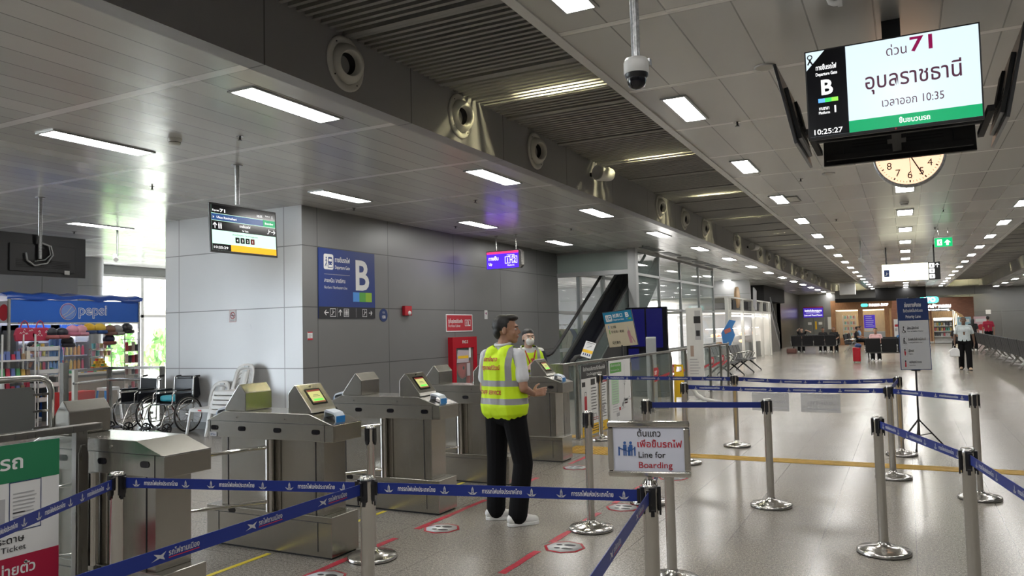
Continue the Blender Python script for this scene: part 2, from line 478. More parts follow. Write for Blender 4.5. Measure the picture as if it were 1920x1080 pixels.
def stairs_icon(p, u, w, s_, m, l=3, flip=False):
    f = lambda a: u + (s_ - a if flip else a)
    p.stroke([(f(.15 * s_), w + .2 * s_), (f(.35 * s_), w + .2 * s_), (f(.65 * s_), w + .62 * s_), (f(.88 * s_), w + .62 * s_)], .09 * s_, m, l)
    p.disc(f(.5 * s_), w + .84 * s_, .07 * s_, m, l, 8); p.stroke([(f(.5 * s_), w + .76 * s_), (f(.48 * s_), w + .45 * s_)], .09 * s_, m, l)
def emblem(p, u, w, h, m, l=2):
    """winged crest as woven into the barrier belts"""
    p.poly([(u - .16 * h, w + .2 * h), (u + .16 * h, w + .2 * h), (u + .14 * h, w + .7 * h), (u, w + 1.0 * h), (u - .14 * h, w + .7 * h)], m, l)
    p.poly([(u - .06 * h, w + .32 * h), (u + .06 * h, w + .32 * h), (u, w + .72 * h)], 'belt_blue', l + 1)
    for s_ in (-1, 1):
        p.poly([(u, w), (u + s_ * .3 * h, w + .02 * h), (u + s_ * .62 * h, w + .36 * h), (u + s_ * .3 * h, w + .25 * h), (u + s_ * .05 * h, w + .16 * h)], m, l)
def fake_lines(p, u0, u1, w1, n, dw, t, m, l=2, rag=.3):
    for k in range(n):
        p.rect(u0, w1 - k * dw - t, u0 + (u1 - u0) * (1 - rag * random.random()), w1 - k * dw, m, l)
# ================================================================== camera
def cam_axes():
    f = 1442.; hv = V((1, -.0247, 0)); Y = V((1699 - 960, 601 - 540, f)).normalized()
    n = hv.cross(Y).normalized()
    Z = n if n.y < 0 else -n
    X = Y.cross(Z).normalized()
    if X.x < 0: X = -X
    return X, Y, Z          # world axes seen from the camera (x right, y down, z ahead)
_X, _Y, _Z = cam_axes()
cd = bpy.data.cameras.new('camera'); cam = bpy.data.objects.new('camera', cd); COL.objects.link(cam)
toW = lambda c: V((_X.dot(c), _Y.dot(c), _Z.dot(c)))
r_, u_, b_ = toW(V((1, 0, 0))), toW(V((0, -1, 0))), toW(V((0, 0, -1)))
mw = Matrix((r_, u_, b_)).transposed().to_4x4(); mw.translation = (0, 0, 1.6)
cam.matrix_world = mw; cd.sensor_width = 36; cd.lens = 1442 / 1920 * 36; cd.clip_end = 300; cd.clip_start = .05
SC.camera = cam

# ================================================================== setting
H = 3.75
def st(name, mb, **k): return tag(mb.build(name, **k), kind='structure')
b = MB(); b.bb((-20.3, -9, -.1), (12.2, 62.2, 0), 'granite'); st('floor', b)
b = MB(); b.bb((-20.3, 10.9, H), (-4.56, 62, H + .08), 'ceiling_linear'); b.bb((-16.6, -9, H), (-4.56, 10.9, H + .08), 'ceiling_linear'); st('ceiling', b)
b = MB(); b.bb((-2.2, -9, H), (2.4, 62, H + .08), 'ceiling_tile'); b.bb((-2.24, -9, H - .012), (-2.16, 62, H + .1), 'white_plastic'); b.bb((2.36, -9, H - .012), (2.44, 62, H + .1), 'white_plastic')
b.bb((-2.2, -9, H + .08), (-2.15, 62, 5), 'cladding_far'); b.bb((2.35, -9, H + .08), (2.4, 62, 5), 'cladding_far'); st('ceiling', b)
b = MB(); b.bb((4.76, -9, H), (12, 62, H + .08), 'ceiling_linear'); st('ceiling', b)
b = MB(); b.bb((-5, -9, 5), (5.2, 62, 5.1), 'dark_void'); st('ceiling', b)
# bulkheads along the slatted bands
b = MB(); b.bb((-4.56, -9, H - .02), (-4.39, 62, 5), 'beam_face'); st('trim_1', b)
b = MB(); b.bb((4.6, -9, H - .02), (4.76, 62, 5), 'beam_face_right'); st('trim_2', b)
def slats(x0, x1, n):
    b = MB(); y = -1.0; k = 0
    while y < 60:
        thick = (k % 16 == 0)
        b.box(((x0 + x1) / 2, y, 4.325 if not thick else 4.315), (x1 - x0, .028 if not thick else .05, .07 if not thick else .09), 'slat_grey', rot=(math.radians(-16), 0, 0))
        y += .1; k += 1
    b.bb((x0 + .5, -1, 4.37), (x0 + .54, 60, 4.42), 'slat_grey'); b.bb((x1 - .54, -1, 4.37), (x1 - .5, 60, 4.42), 'slat_grey')
    st(n, b)
slats(-4.39, -2.2, 'trim_3'); slats(2.4, 4.6, 'trim_4')
# walls
b = MB(); b.bb((-12.06, 9.65, 0), (-8.79, 9.85, H), 'cladding_daylit'); st('wall_left', b)
b = MB(); b.bb((-8.99, 9.652, 0), (-8.788, 20.1, H), 'cladding_shaded'); st('wall_left', b)
b = MB(); b.bb((-12.06, 9.85, 0), (-11.86, 20.1, H), 'cladding_far'); b.bb((-12.06, 19.9, 0), (-8.79, 20.098, H), 'cladding_far'); st('wall_left', b)
b = MB(); b.bb((-16.7, 3.5, 0), (-16.5, 10.9, H), 'cladding_left'); b.bb((-20.3, 10.7, 0), (-16.7, 10.9, H), 'cladding_left'); st('wall_left', b)
b = MB(); b.bb((-16.6, -9.2, 0), (12.2, -9, 5), 'cladding_far'); st('wall_back', b)
b = MB(); b.bb((12, -9, 0), (12.2, 62, H + .2), 'cladding_far'); st('wall_right', b)
b = MB(); b.bb((-20.3, 62, 0), (12.2, 62.2, 5), 'cladding_far'); st('wall_far', b)
b = MB(); b.bb((-12.08, 9.63, 0), (-8.77, 9.65, .12), 'alu_dark'); b.bb((-8.788, 9.63, 0), (-8.77, 20.1, .12), 'alu_dark'); st('baseboard_left', b)
# window wall to the street
def window(y0, y1, nm, X0=-20.3):
    b = MB()
    b.bb((X0 - .1, y0, 3.5), (X0 + .1, y1, H), 'alu_dark')
    b.bb((X0 - .06, y0, 3.42), (X0 + .06, y1, 3.5), 'white_plastic'); b.bb((X0 - .05, y0, 2.25), (X0 + .05, y1, 2.33), 'white_plastic'); b.bb((X0 - .06, y0, 0), (X0 + .06, y1, .12), 'white_plastic')
    b.bb((X0 - .07, y0 - .07, 0), (X0 + .07, y0 + .07, 3.5), 'white_plastic')
    b.bb((X0 - .05, (y0 + y1) / 2 - .05, 0), (X0 + .05, (y0 + y1) / 2 + .05, 3.5), 'white_plastic')
    w = st(nm, b)
    q = MB(); q.bb((X0 - .01, y0, .1), (X0 + .01, y1, 3.45), 'glass'); p = q.build('pane', w)
for k, y0 in enumerate((10.95, 13.9, 16.9, 19.9, 22.9, 25.9, 28.9)): window(y0, y0 + (2.95 if k == 0 else 3.0), 'window_%d' % (k + 1))
b = MB(); b.bb((-20.4, 31.9, 0), (-20.2, 62, H), 'cladding_left'); st('wall_left', b)
for k, y0 in enumerate((-2.8, .3)): window(y0, y0 + 3.1, 'window_%d' % (20 + k), -16.6)
b = MB(); b.bb((-16.7, -9, 0), (-16.5, -2.8, H), 'cladding_left'); st('wall_left', b)
# round column by the windows
b = MB(); b.cyl((-19.0, 12.75, 0), (-19.0, 12.75, H), .43, 'trim_steel', 40); b.cyl((-19.0, 12.75, 3.0), (-19.0, 12.75, 3.02), .436, 'alu_dark', 40)
tag(b.build('round_column'), 'thick round grey column standing in front of the sunlit street windows', 'column')
# street outside
b = MB(); b.bb((-80, -20, -.12), (-20.45, 70, -.05), 'concrete_pale'); b.bb((-20.45, -20, -.12), (-16.8, 10.6, -.05), 'concrete_pale'); st('ground', b)
h = thing('street_shelter', 'long low building with cream awning seen through the street windows', 'building', (-31, 25, -.05))
b = MB(); b.bb((-5, -12, 0), (-4.6, 20, 3.2), 'concrete_pale'); b.build('wall', h)
b = MB(); b.prism([(-5, 3.5), (1.5, 3.1), (1.5, 3.3), (-5, 4.2)], -12, 20, 'roof_cream', axis='y'); b.build('awning', h)
for y in range(-11, 20, 4):
    b = MB(); b.cyl((1.2, y, 0), (1.2, y, 3.15), .1, 'concrete_pale', 12); b.build('post', h)
def bush(x, y, r, hgt, lab, name='tree'):
    rnd = random.Random(int(x * 7 + y)); b = MB()
    for k in range(260):
        a = rnd.uniform(0, 2 * PI); q = rnd.uniform(0, 1) ** .5 * r; z = rnd.uniform(.25, 1) * hgt
        c = V((q * math.cos(a) * (1.15 - z / hgt * .5), q * math.sin(a) * (1.15 - z / hgt * .5), z))
        d = rnd.uniform(.12, .3); R = Euler((rnd.uniform(0, 6), rnd.uniform(0, 6), 0)).to_matrix()
        b.add([c + R @ V(p) for p in ((-d, 0, 0), (0, -d * .5, 0), (d, 0, 0), (0, d * .5, 0))], [(0, 1, 2, 3)], 'foliage')
    t = thing(name, lab, 'tree', (x, y, -.05)); b.build('foliage', t)
    b = MB(); b.tube([(0, 0, 0), (.05, .02, hgt * .5), (0, 0, hgt * .8)], [.12, .09, .04], 'wood', 8); b.build('trunk', t)
bush(-27.5, 19.3, 1.3, 2.1, 'leafy green bush behind the left pane of the street window')
bush(-27.2, 22.0, 1.2, 2.0, 'leafy green bush behind the right pane of the street window')
bush(-45, 24, 3.5, 7.0, 'tall tree crown above the left end of the cream awning')
bush(-45, 31, 3.6, 7.4, 'tall tree crown above the middle of the cream awning')
bush(-44, 38, 3.6, 7.0, 'tall tree crown above the right end of the cream awning')

# ------------------------------------------------------------------ ceiling lights
def make_light(w, l, emi='lamp_white'):
    t = thing('ceiling_light', 'recessed white ceiling light', 'light')
    b = MB(); fr = .025
    for a, c in (((-w / 2 - fr, -l / 2 - fr), (-w / 2, l / 2 + fr)), ((w / 2, -l / 2 - fr), (w / 2 + fr, l / 2 + fr)), ((-w / 2, -l / 2 - fr), (w / 2, -l / 2)), ((-w / 2, l / 2), (w / 2, l / 2 + fr))):
        b.bb((a[0], a[1], -.014), (c[0], c[1], 0), 'alu')
    b.build('light_frame', t)
    b = MB(); b.add([(-w / 2, -l / 2, -.008), (w / 2, -l / 2, -.008), (w / 2, l / 2, -.008), (-w / 2, l / 2, -.008)], [(3, 2, 1, 0)], emi); b.build('diffuser', t, fix=False)
    return t
LA = make_light(.25, 1.15); LB = make_light(.2, .88); LC = make_light(.26, .8)
ua, ub, uc = [], [], []
rows = []
for k in range(-2, 15):      # row by the left bulkhead, 4 m apart
    y = 5.38 + 4.03 * k
    where = {0: 'nearest lit one beside the two nearest round nozzles', 1: 'second along the left bulkhead, before the violet platform sign', 2: 'third along the left bulkhead', 3: 'fourth along the left bulkhead, over the glass corner', 4: 'fifth along the left bulkhead, beside the glass room'}.get(k)
    lab = 'long recessed ceiling light, ' + where if where else 'small distant ceiling light in the row along the left bulkhead'
    if k < 0: lab = 'long recessed ceiling light in the left row, nearer than the photo shows'
    place(LA, ua, (-5.04, y, H), 0, lab, 'lights along the left bulkhead')
for k in range(-2, 12):      # row along the dark wall
    y = 5.35 + 4.06 * k
    if 20 < y < 30: continue
    lab = {0: 'long recessed light above the monitor on the left, beside a cross strip', 1: 'long recessed light over the corner of pale and dark wall', 2: 'recessed light near the middle of the dark wall top', 3: 'recessed light over the far end of the dark wall'}.get(k, 'distant ceiling light in the row behind the glass room')
    place(LA, ua, (-7.75 if k < 2 else -7.6, y, H), 0, lab, 'lights along the dark wall')
for x, y, lab in ((-13.4, 9.3, 'long recessed light over the kiosk and wheelchairs'), (-13.4, 5.2, 'long recessed light left of the hanging screen back'), (-13.4, 13.4, 'long recessed light before the round column'), (-18, 17.1, 'recessed light beside the street windows'), (-15.5, 22, 'recessed light in the hall behind the clothes shop')):
    place(LA, ua, (x, y, H), 0, lab, 'lights over the kiosk area')
for k in range(-3, 18):
    y = 4.3 + 3.2 * k
    for x, side in ((-1.85, 'left'), (2.05, 'right')):
        lab = {0: 'recessed light cut by the top edge of the photo, %s row', 1: 'recessed light beside the dome camera, %s row', 2: 'recessed light level with the clock, %s row'}.get(k, 'recessed light in the %s row of the middle ceiling') % side
        place(LB, ub, (x, y, H), 0, lab, '%s row of lights in the middle ceiling' % side)
    if y > 12: place(LC, uc, (.08, y - .0, H), 0, 'recessed light right behind the clock, middle row' if y < 15 else 'small recessed light in the middle row of the hall', 'middle row of lights')
    elif y < 3: place(LC, uc, (.08, y, H), 0, 'recessed light in the middle row, behind the viewer', 'middle row of lights')
for k in range(0, 9):
    for x, nm in ((5.45, 'inner'), (7.6, 'outer')):
        place(LA, ua, (x, 21 + 4.9 * k, H), 0, 'small light in the %s row of the far right ceiling' % nm, '%s row of lights of the right ceiling' % nm)
for k in (-2, 0, 2): place(LA, ua, (8, 5 + 4 * k, H), 0, 'long recessed light over the unseen right side', 'lights of the near right ceiling')
# tubes above the slats
def make_tube_light():
    t = thing('slat_light', 'warm light above the slats', 'light')
    b = MB(); b.bb((-.42, -.1, .03), (.42, .1, .1), 'alu'); b.build('housing', t)
    b = MB(); b.cyl((-.32, 0, 0), (.34, 0, 0), .03, 'lamp_warm', 10); b.build('lamp_tube', t)
    return t
TL = make_tube_light(); ut = []
for k in range(0, 14):
    for x, nm in ((-3.55, 'left'), (3.75, 'right')):
        if nm == 'right' and k < 3: continue
        place(TL, ut, (x + .12 * (1 if x < 0 else -1), 7.75 + 4.03 * k, 4.53), 0, ('yellowish lamp glowing through the %s slats, %s' % (nm, 'nearest one' if k == 0 else 'second one')) if k < 2 else 'warm lamp glowing through the %s ceiling slats' % nm, 'warm lamps above the %s slats' % nm)

# ------------------------------------------------------------------ round nozzles on the bulkhead
def make_nozzle():
    t = thing('air_nozzle', 'round air nozzle', 'vent')
    b = MB(); b.lathe([(.25, 0), (.25, .012), (.235, .02), (.19, .02), (.185, .004)], (0, 0, 0), 'offwhite', 40, axis='x'); b.build('flange', t)
    b = MB(); R = Matrix.Rotation(math.radians(-16), 3, 'Z') @ Matrix.Rotation(math.radians(8), 3, 'Y')
    b.lathe([(.186, .0), (.18, .035), (.155, .075), (.118, .098), (.112, .098), (.1, .06), (.095, -.05)], (0, 0, 0), 'offwhite', 40, axis='x', R=R)
    b.build('nozzle_ball', t)
    b = MB(); b.lathe([(.112, .096), (.1, .02), (.06, -.02), (.0, -.03)], (0, 0, 0), 'black_matt', 30, axis='x', R=R); b.build('throat', t)
    b = MB()
    for a in (40, 130, 220, 310): b.cyl((.018, .215 * math.cos(math.radians(a)), .215 * math.sin(math.radians(a))), (.024, .215 * math.cos(math.radians(a)), .215 * math.sin(math.radians(a))), .007, 'black_matt', 8)
    b.build('screws', t)
    return t
NZ = make_nozzle(); un = []
ys = [5.4, 7.4, 9.4, 15.3, 17.27, 19.25, 23.15, 27.1, 29.05, 31.0, 33.0, 37.0, 39.0, 41, 45, 47]
wn = ['largest and nearest, at the top of the photo', 'second nearest, beside the first yellow glow', 'third nearest, just before the white round speaker', 'first beyond the white round speaker', 'second beyond the white round speaker', 'third beyond the white round speaker']
for k, y in enumerate(ys):
    place(NZ, un, (-4.388, y, 4.03), 0, 'round air nozzle on the dark bulkhead, ' + wn[k] if k < 6 else 'small distant round air nozzle on the dark bulkhead', 'round air nozzles on the bulkhead')
sp = thing('wall_speaker', 'white cylindrical speaker on a bracket of the dark bulkhead', 'speaker', (-4.388, 11.46, 4.05), 0)
b = MB(); b.bb((0, -.03, -.03), (.1, .03, .03), 'black_plastic'); b.bb((.07, -.02, -.06), (.1, .02, .06), 'black_plastic'); b.build('bracket', sp)
b = MB(); b.lathe([(.0, -.17), (.1, -.165), (.11, -.1), (.125, .14), (.12, .15), (.105, .15), (.1, .1), (0, .09)], (.22, 0, 0), 'white_plastic', 28, axis='y', R=Matrix.Rotation(math.radians(160), 3, 'Z')); b.build('speaker_body', sp)
sp2 = copy_tree(sp); sp2.location = (-4.388, 25.1, 4.05); sp2['label'] = 'distant dark cylindrical speaker on the far part of the bulkhead'
# smoke detectors, sprinklers, downlights, hatch
def make_sprk():
    t = thing('sprinkler', 'ceiling sprinkler', 'sprinkler')
    b = MB(); b.cyl((0, 0, -.004), (0, 0, 0), .04, 'chrome_soft', 18); b.cyl((0, 0, -.035), (0, 0, 0), .011, 'black_plastic', 8); b.cyl((0, 0, -.045), (0, 0, -.04), .022, 'black_plastic', 10); b.build('sprinkler_head', t)
    return t
SK = make_sprk(); us = []
for x, y, lab in ((-6.27, 5.95, 'beside the nearest long light'), (-11.2, 5.9, 'in the glossy ceiling at the far left'), (-9.4, 7.3, 'behind the far left smoke detector'), (-6.2, 10.9, 'near the middle of the left ceiling'), (-8.3, 10.4, 'over the corner of the pale wall'), (-6.3, 15.2, 'past the violet platform sign'), (-8.1, 13.4, 'close above the dark wall'), (-1.5, 8.3, 'beside the light near the dome camera'), (-1.3, 12.1, 'right of the second light in the middle ceiling'), (-6.1, 19.6, 'just before the glass room'), (.75, 17.2, 'right of the middle row of lights'), (.7, 20.4, 'deeper right of the middle row of lights'), (-1.2, 17.3, 'in the middle ceiling far left'), (-14.5, 9.5, 'over the kiosk')):
    place(SK, us, (x, y, H), 0, 'small dark ceiling sprinkler ' + lab, 'ceiling sprinklers')
def disc_thing(x, y, r, lab, name, cat):
    t = thing(name, lab, cat, (x, y, H))
    b = MB(); b.lathe([(r, 0), (r, -.008), (r * .9, -.014), (r * .8, -.01)], (0, 0, 0), 'white_plastic', 32); b.build('rim', t)
    b = MB(); b.cyl((0, 0, -.01), (0, 0, 0), r * .8, 'offwhite', 28); b.build('grille', t)
disc_thing(-.95, 6.62, .09, 'flat round ceiling speaker near the dome camera', 'ceiling_speaker', 'speaker')
disc_thing(-.9, 11.9, .09, 'flat round ceiling speaker left of the clock', 'ceiling_speaker', 'speaker')
for x, y, lab in ((-6.93, 5.66, 'round smoke detector between the two nearest lights'), (.07, 15.6, 'long dark detector in the middle row behind the clock')):
    t = thing('smoke_detector', lab, 'smoke detector', (x, y, H)); b = MB()
    b.lathe([(.075, 0), (.075, -.02), (.065, -.03), (.06, -.055), (.045, -.065), (0, -.066)], (0, 0, 0), 'white_plastic', 24); b.build('housing', t)
    b = MB(); b.lathe([(.063, -.034), (.0635, -.045)], (0, 0, 0), 'black_matt', 24); b.build('vent_slots', t)
def hatch(x, y, w, l, lab):
    b = MB(); b.bb((x - w / 2, y - l / 2, H - .006), (x + w / 2, y + l / 2, H + .001), 'offwhite')
    for a, c in (((x - w / 2, y - l / 2), (x + w / 2, y - l / 2 + .02)), ((x - w / 2, y + l / 2 - .02), (x + w / 2, y + l / 2)), ((x - w / 2, y - l / 2), (x - w / 2 + .02, y + l / 2)), ((x + w / 2 - .02, y - l / 2), (x + w / 2, y + l / 2))): b.bb((a[0], a[1], H - .012), (c[0], c[1], H), 'alu_dark')
    tag(b.build('ceiling_hatch'), lab, 'hatch')
hatch(-1.75, 14.0, .42, .6, 'square ceiling access hatch left of the clock')
# grilles over the glass room
for k in range(7):
    b = MB(); x, y = -6.15, 20.6 + 1.9 * k
    b.bb((x - .15, y - .7, H - .008), (x + .15, y + .7, H), 'alu_dark')
    for j in range(9): b.bb((x - .14, y - .65 + j * .155, H - .016), (x + .14, y - .6 + j * .155, H - .008), 'alu')
    tag(b.build('ceiling_grille'), 'dark slotted air grille in the ceiling beside the glass room', 'vent', 'air grilles beside the glass room')

# ------------------------------------------------------------------ glass room with escalator
b = MB(); Yg = 20.1
b.bb((-6.66, Yg - .11, 0), (-6.44, Yg + .11, H), 'alu'); st('trim_5', b)
b = MB(); b.bb((-8.79, Yg - .06, 3.06), (-6.6, Yg + .06, 3.18), 'alu'); b.bb((-8.79, Yg - .06, 3.69), (-6.6, Yg + .06, H), 'alu'); w = st('window_8', b)
b = MB(); b.bb((-8.79, Yg - .01, 3.18), (-6.6, Yg + .01, 3.69), 'glass_frost'); b.build('pane', w)
for k, (y0, y1) in enumerate(((20.2, 22.5), (22.5, 24.95), (24.95, 27.45), (27.45, 29.75))):
    b = MB(); x = -6.55
    for z0, z1 in ((3.03, 3.1), (2.07, 2.14), (.86, .93), (0, .08), (3.68, 3.75)): b.bb((x - .04, y0, z0), (x + .04, y1, z1), 'alu')
    b.bb((x - .04, y1 - .04, 0), (x + .04, y1 + .04, H), 'alu'); w = st('window_%d' % (9 + k), b)
    b = MB(); b.bb((x - .008, y0, .08), (x + .008, y1, 3.68), 'glass_tint'); b.build('pane', w)
# inner screens behind the escalator
b = MB(); Xi = -9.4
for y in (21.0, 23.2, 25.4, 27.6, 29.8): b.bb((Xi - .06, y - .09, 0), (Xi + .06, y + .09, H), 'alu')
for z0 in (3.3, 2.05, .9): b.bb((Xi - .04, 20.2, z0), (Xi + .04, 30, z0 + .1), 'alu')
w = st('window_13', b)
b = MB(); b.bb((Xi - .008, 20.2, 0), (Xi + .008, 30, 3.7), 'glass'); b.build('pane', w)
b = MB(); b.bb((-20.3, 38, 0), (-6.6, 38.2, H), 'cladding_left'); st('wall_left', b)
b = MB()
b.prism([(24, 3.7), (27.5, 1.9), (27.9, 1.9), (25.4, 3.7)], -15, -14.4, 'concrete_pale', axis='x'); b.prism([(21, 3.7), (22.5, 1.4), (23.2, 1.4), (22.4, 3.7)], -15, -14.4, 'concrete_pale', axis='x')
tag(b.build('concrete_brace'), 'slanted pale concrete braces behind the clothes shop glass', 'brace')
e = thing('escalator', 'dark escalator rising to the right behind the glass corner', 'escalator', (-7.2, 16.6, 0))
def esc(y): return .98 + max(0, (y - 17.05)) * .585   # handrail height
b = MB()
pts = [(16.0, -.05), (16.0, .55), (17.0, .62), (20.9, 2.85), (20.9, 3.7), (22.0, 3.7), (22.0, 3.0), (17.2, 0)]
b.prism([(y - 16.6, z) for y, z in [(16.2, 0), (16.2, .35), (17.2, .4), (22.7, 3.62), (22.7, 2.6), (18.6, .25), (18.4, 0)]], -.42, .42, 'black_gloss', axis='x'); b.build('truss', e)
for s, m in ((-.5, 'black_gloss'), (.5, 'black_gloss')):
    b = MB(); b.prism([(y - 16.6, z) for y, z in [(16.1, .0), (16.1, .42), (17.2, .47), (22.8, 3.7), (22.8, 2.9), (18.4, 0)]], s - .03, s + .03, 'alu_dark' if s < 0 else 'black_matt', axis='x'); b.build('skirt_panel', e)
    b = MB(); b.prism([(y - 16.6, z) for y, z in [(16.2, .45), (16.25, .9), (17.1, .95), (21.8, 3.7), (22.8, 3.7), (17.2, .48)]], s - .008, s + .008, 'glass_tint', axis='x'); b.build('glass_balustrade', e)
    b = MB(); b.tube([(s, -.45, .45), (s, -.62, .55), (s, -.68, .72), (s, -.6, .88), (s, -.4, .96), (s, .3, .985), (s, .55, 1.03), (s, .85, 1.18), (s, 5.1, 3.68)], .042, 'rubber', 10); b.build('handrail', e)
# clothes shop goods behind the glass
for k in range(9):
    rk = random.Random(k); y = 21.3 + .42 * k
    c = colmat(rk.choice([(.35, .25, .05), (.1, .14, .05), (.04, .05, .12), (.3, .12, .08), (.4, .35, .25), (.05, .05, .05)]), .8)
    b = MB(); b.prism([(-.2, .75), (-.24, .2), (.24, .2), (.2, .75), (.26, 1.0), (.17, 1.2), (.05, 1.25), (-.05, 1.25), (-.17, 1.2), (-.26, 1.0)], -.05, .05, c, axis='y'); b.tube([(0, 0, 1.22), (0, 0, 1.36), (.03, 0, 1.38)], .006, 'chrome', 6)
    tag(b.build('hanging_garment', loc=(-10.2, y, .35), rot=(0, 0, .25)), 'garment on a hanger on the rail seen through the glass', 'clothing', 'garments on the rail behind the glass')
b = MB(); b.bar((-10.2, 21, 1.74), (-10.2, 25.3, 1.74), .03, .03, 'chrome'); b.bar((-10.2, 21, 0), (-10.2, 21, 1.74), .03, .03, 'chrome'); b.bar((-10.2, 25.3, 0), (-10.2, 25.3, 1.74), .03, .03, 'chrome'); tag(b.build('clothes_rail'), 'chrome clothes rail behind the inner glass', 'rail')
t = thing('shelf_rack', 'wire shelf rack of packed goods behind the handrail', 'shelf', (-10.3, 27.4, 0)); b = MB()
for z in (.4, .8, 1.2, 1.6): b.box((0, 0, z), (.5, 2.6, .03), 'white_plastic')
for a in (-1.3, 1.3):
    for c in (-.24, .24): b.bar((c, a, 0), (c, a, 1.65), .03, .03, 'white_plastic')
b.build('frame', t)
rk = random.Random(3); nn = 0
for z in (.415, .815, 1.215, 1.615):
    for k in range(10):
        c = colmat(rk.choice([(.35, .08, .08), (.6, .55, .5), (.4, .3, .25), (.7, .7, .65), (.6, .45, .05)]), .6)
        b = MB(); hh = rk.uniform(.15, .3); b.box((0, 0, hh / 2), (.36, .22, hh), c, taper=.85)
        tag(b.build('goods_pack', loc=(-10.3, 26.25 + k * .25, z)), 'packed goods on the wire rack behind the escalator', 'package', 'goods on the wire rack', bevel=.0) if False else tag(b.build('goods_pack', loc=(-10.3, 26.25 + k * .25, z)), 'packed goods on the wire rack behind the escalator', 'package', 'goods on the wire rack')
# ================================================================== ticket gates
def slot(b, x, z, y=-.002, w=.075, h=.036):
    pts = []
    for k in range(7): a = math.radians(-90 + k * 30); pts.append((x + w / 2 - h / 2 + h / 2 * math.cos(a), z + h / 2 * math.sin(a)))
    for k in range(7): a = math.radians(90 + k * 30); pts.append((x - w / 2 + h / 2 + h / 2 * math.cos(a), z + h / 2 * math.sin(a)))
    b.prism(pts, y, y + .004, 'black_gloss')
def gate_head(t, x, mirror, screen):
    """small wedge cabinet with a sloped face; the slope looks along +x unless mirrored"""
    hd = thing_part('display_head', t)
    s = -1 if mirror else 1
    prof = [(0, 0), (.225, 0), (.215, .03), (.075, .2), (.06, .205), (0, .14)]
    prof = [(s * (a - .11) + x, 1.03 + z) for a, z in prof]
    b = MB(); b.prism(prof, .01, .285, 'steel'); o = b.build('display_head', t, bevel=.004)
    if screen:
        b = MB(); p = PL(b, (x + .1, .01, 1.062), (0, 1, 0), (-.14, 0, .17))
        p.O += p.N * .004
        p.rrect(.055, .03, .22, .175, .008, 'black_gloss', 1); p.rect(.07, .045, .205, .16, 'gate_screen', 2); p.rect(.07, .145, .205, .16, 'gate_screen_red', 3)
        p.rect(.07, .045, .205, .055, 'gate_screen_red', 3); p.rect(.09, .06, .19, .078, 'gate_screen_green', 3); p.rect(.11, .11, .165, .114, 'print_black', 3); p.rect(.1, .1, .175, .103, 'print_black', 3)
        b.build('screen', o)
        b = MB(); p = PL(b, (x + .1, .01, 1.062), (0, 1, 0), (-.14, 0, .17)); p.O += p.N * .004; p.disc(.138, .197, .007, 'black_gloss', 2, 10); b.build('camera_lens', o)
    return o
def thing_part(n, t): return None
def reader(t, x, s):
    b = MB(); q = lambda u: x + s * u
    b.prism([(q(-.05), .99), (q(-.05), 1.045), (q(-.035), 1.055), (q(.04), 1.035), (q(.06), 1.01), (q(.06), .955), (q(.05), .955), (q(.05), 1.005), (q(.035), 1.02), (q(-.04), 1.035)], .07, .17, 'reader_white')
    o = b.build('ticket_reader', t, bevel=.003)
    b = MB(); b.prism([(q(.061), .96), (q(.061), 1.008), (q(.064), 1.006), (q(.064), .96)], .072, .168, 'reader_blue'); b.build('blue_face', o)
    b = MB(); b.prism([(q(-.045), .99), (q(-.045), 1.0), (q(.045), .975), (q(.045), .965)], .08, .16, 'black_plastic'); b.build('scan_tray', o)
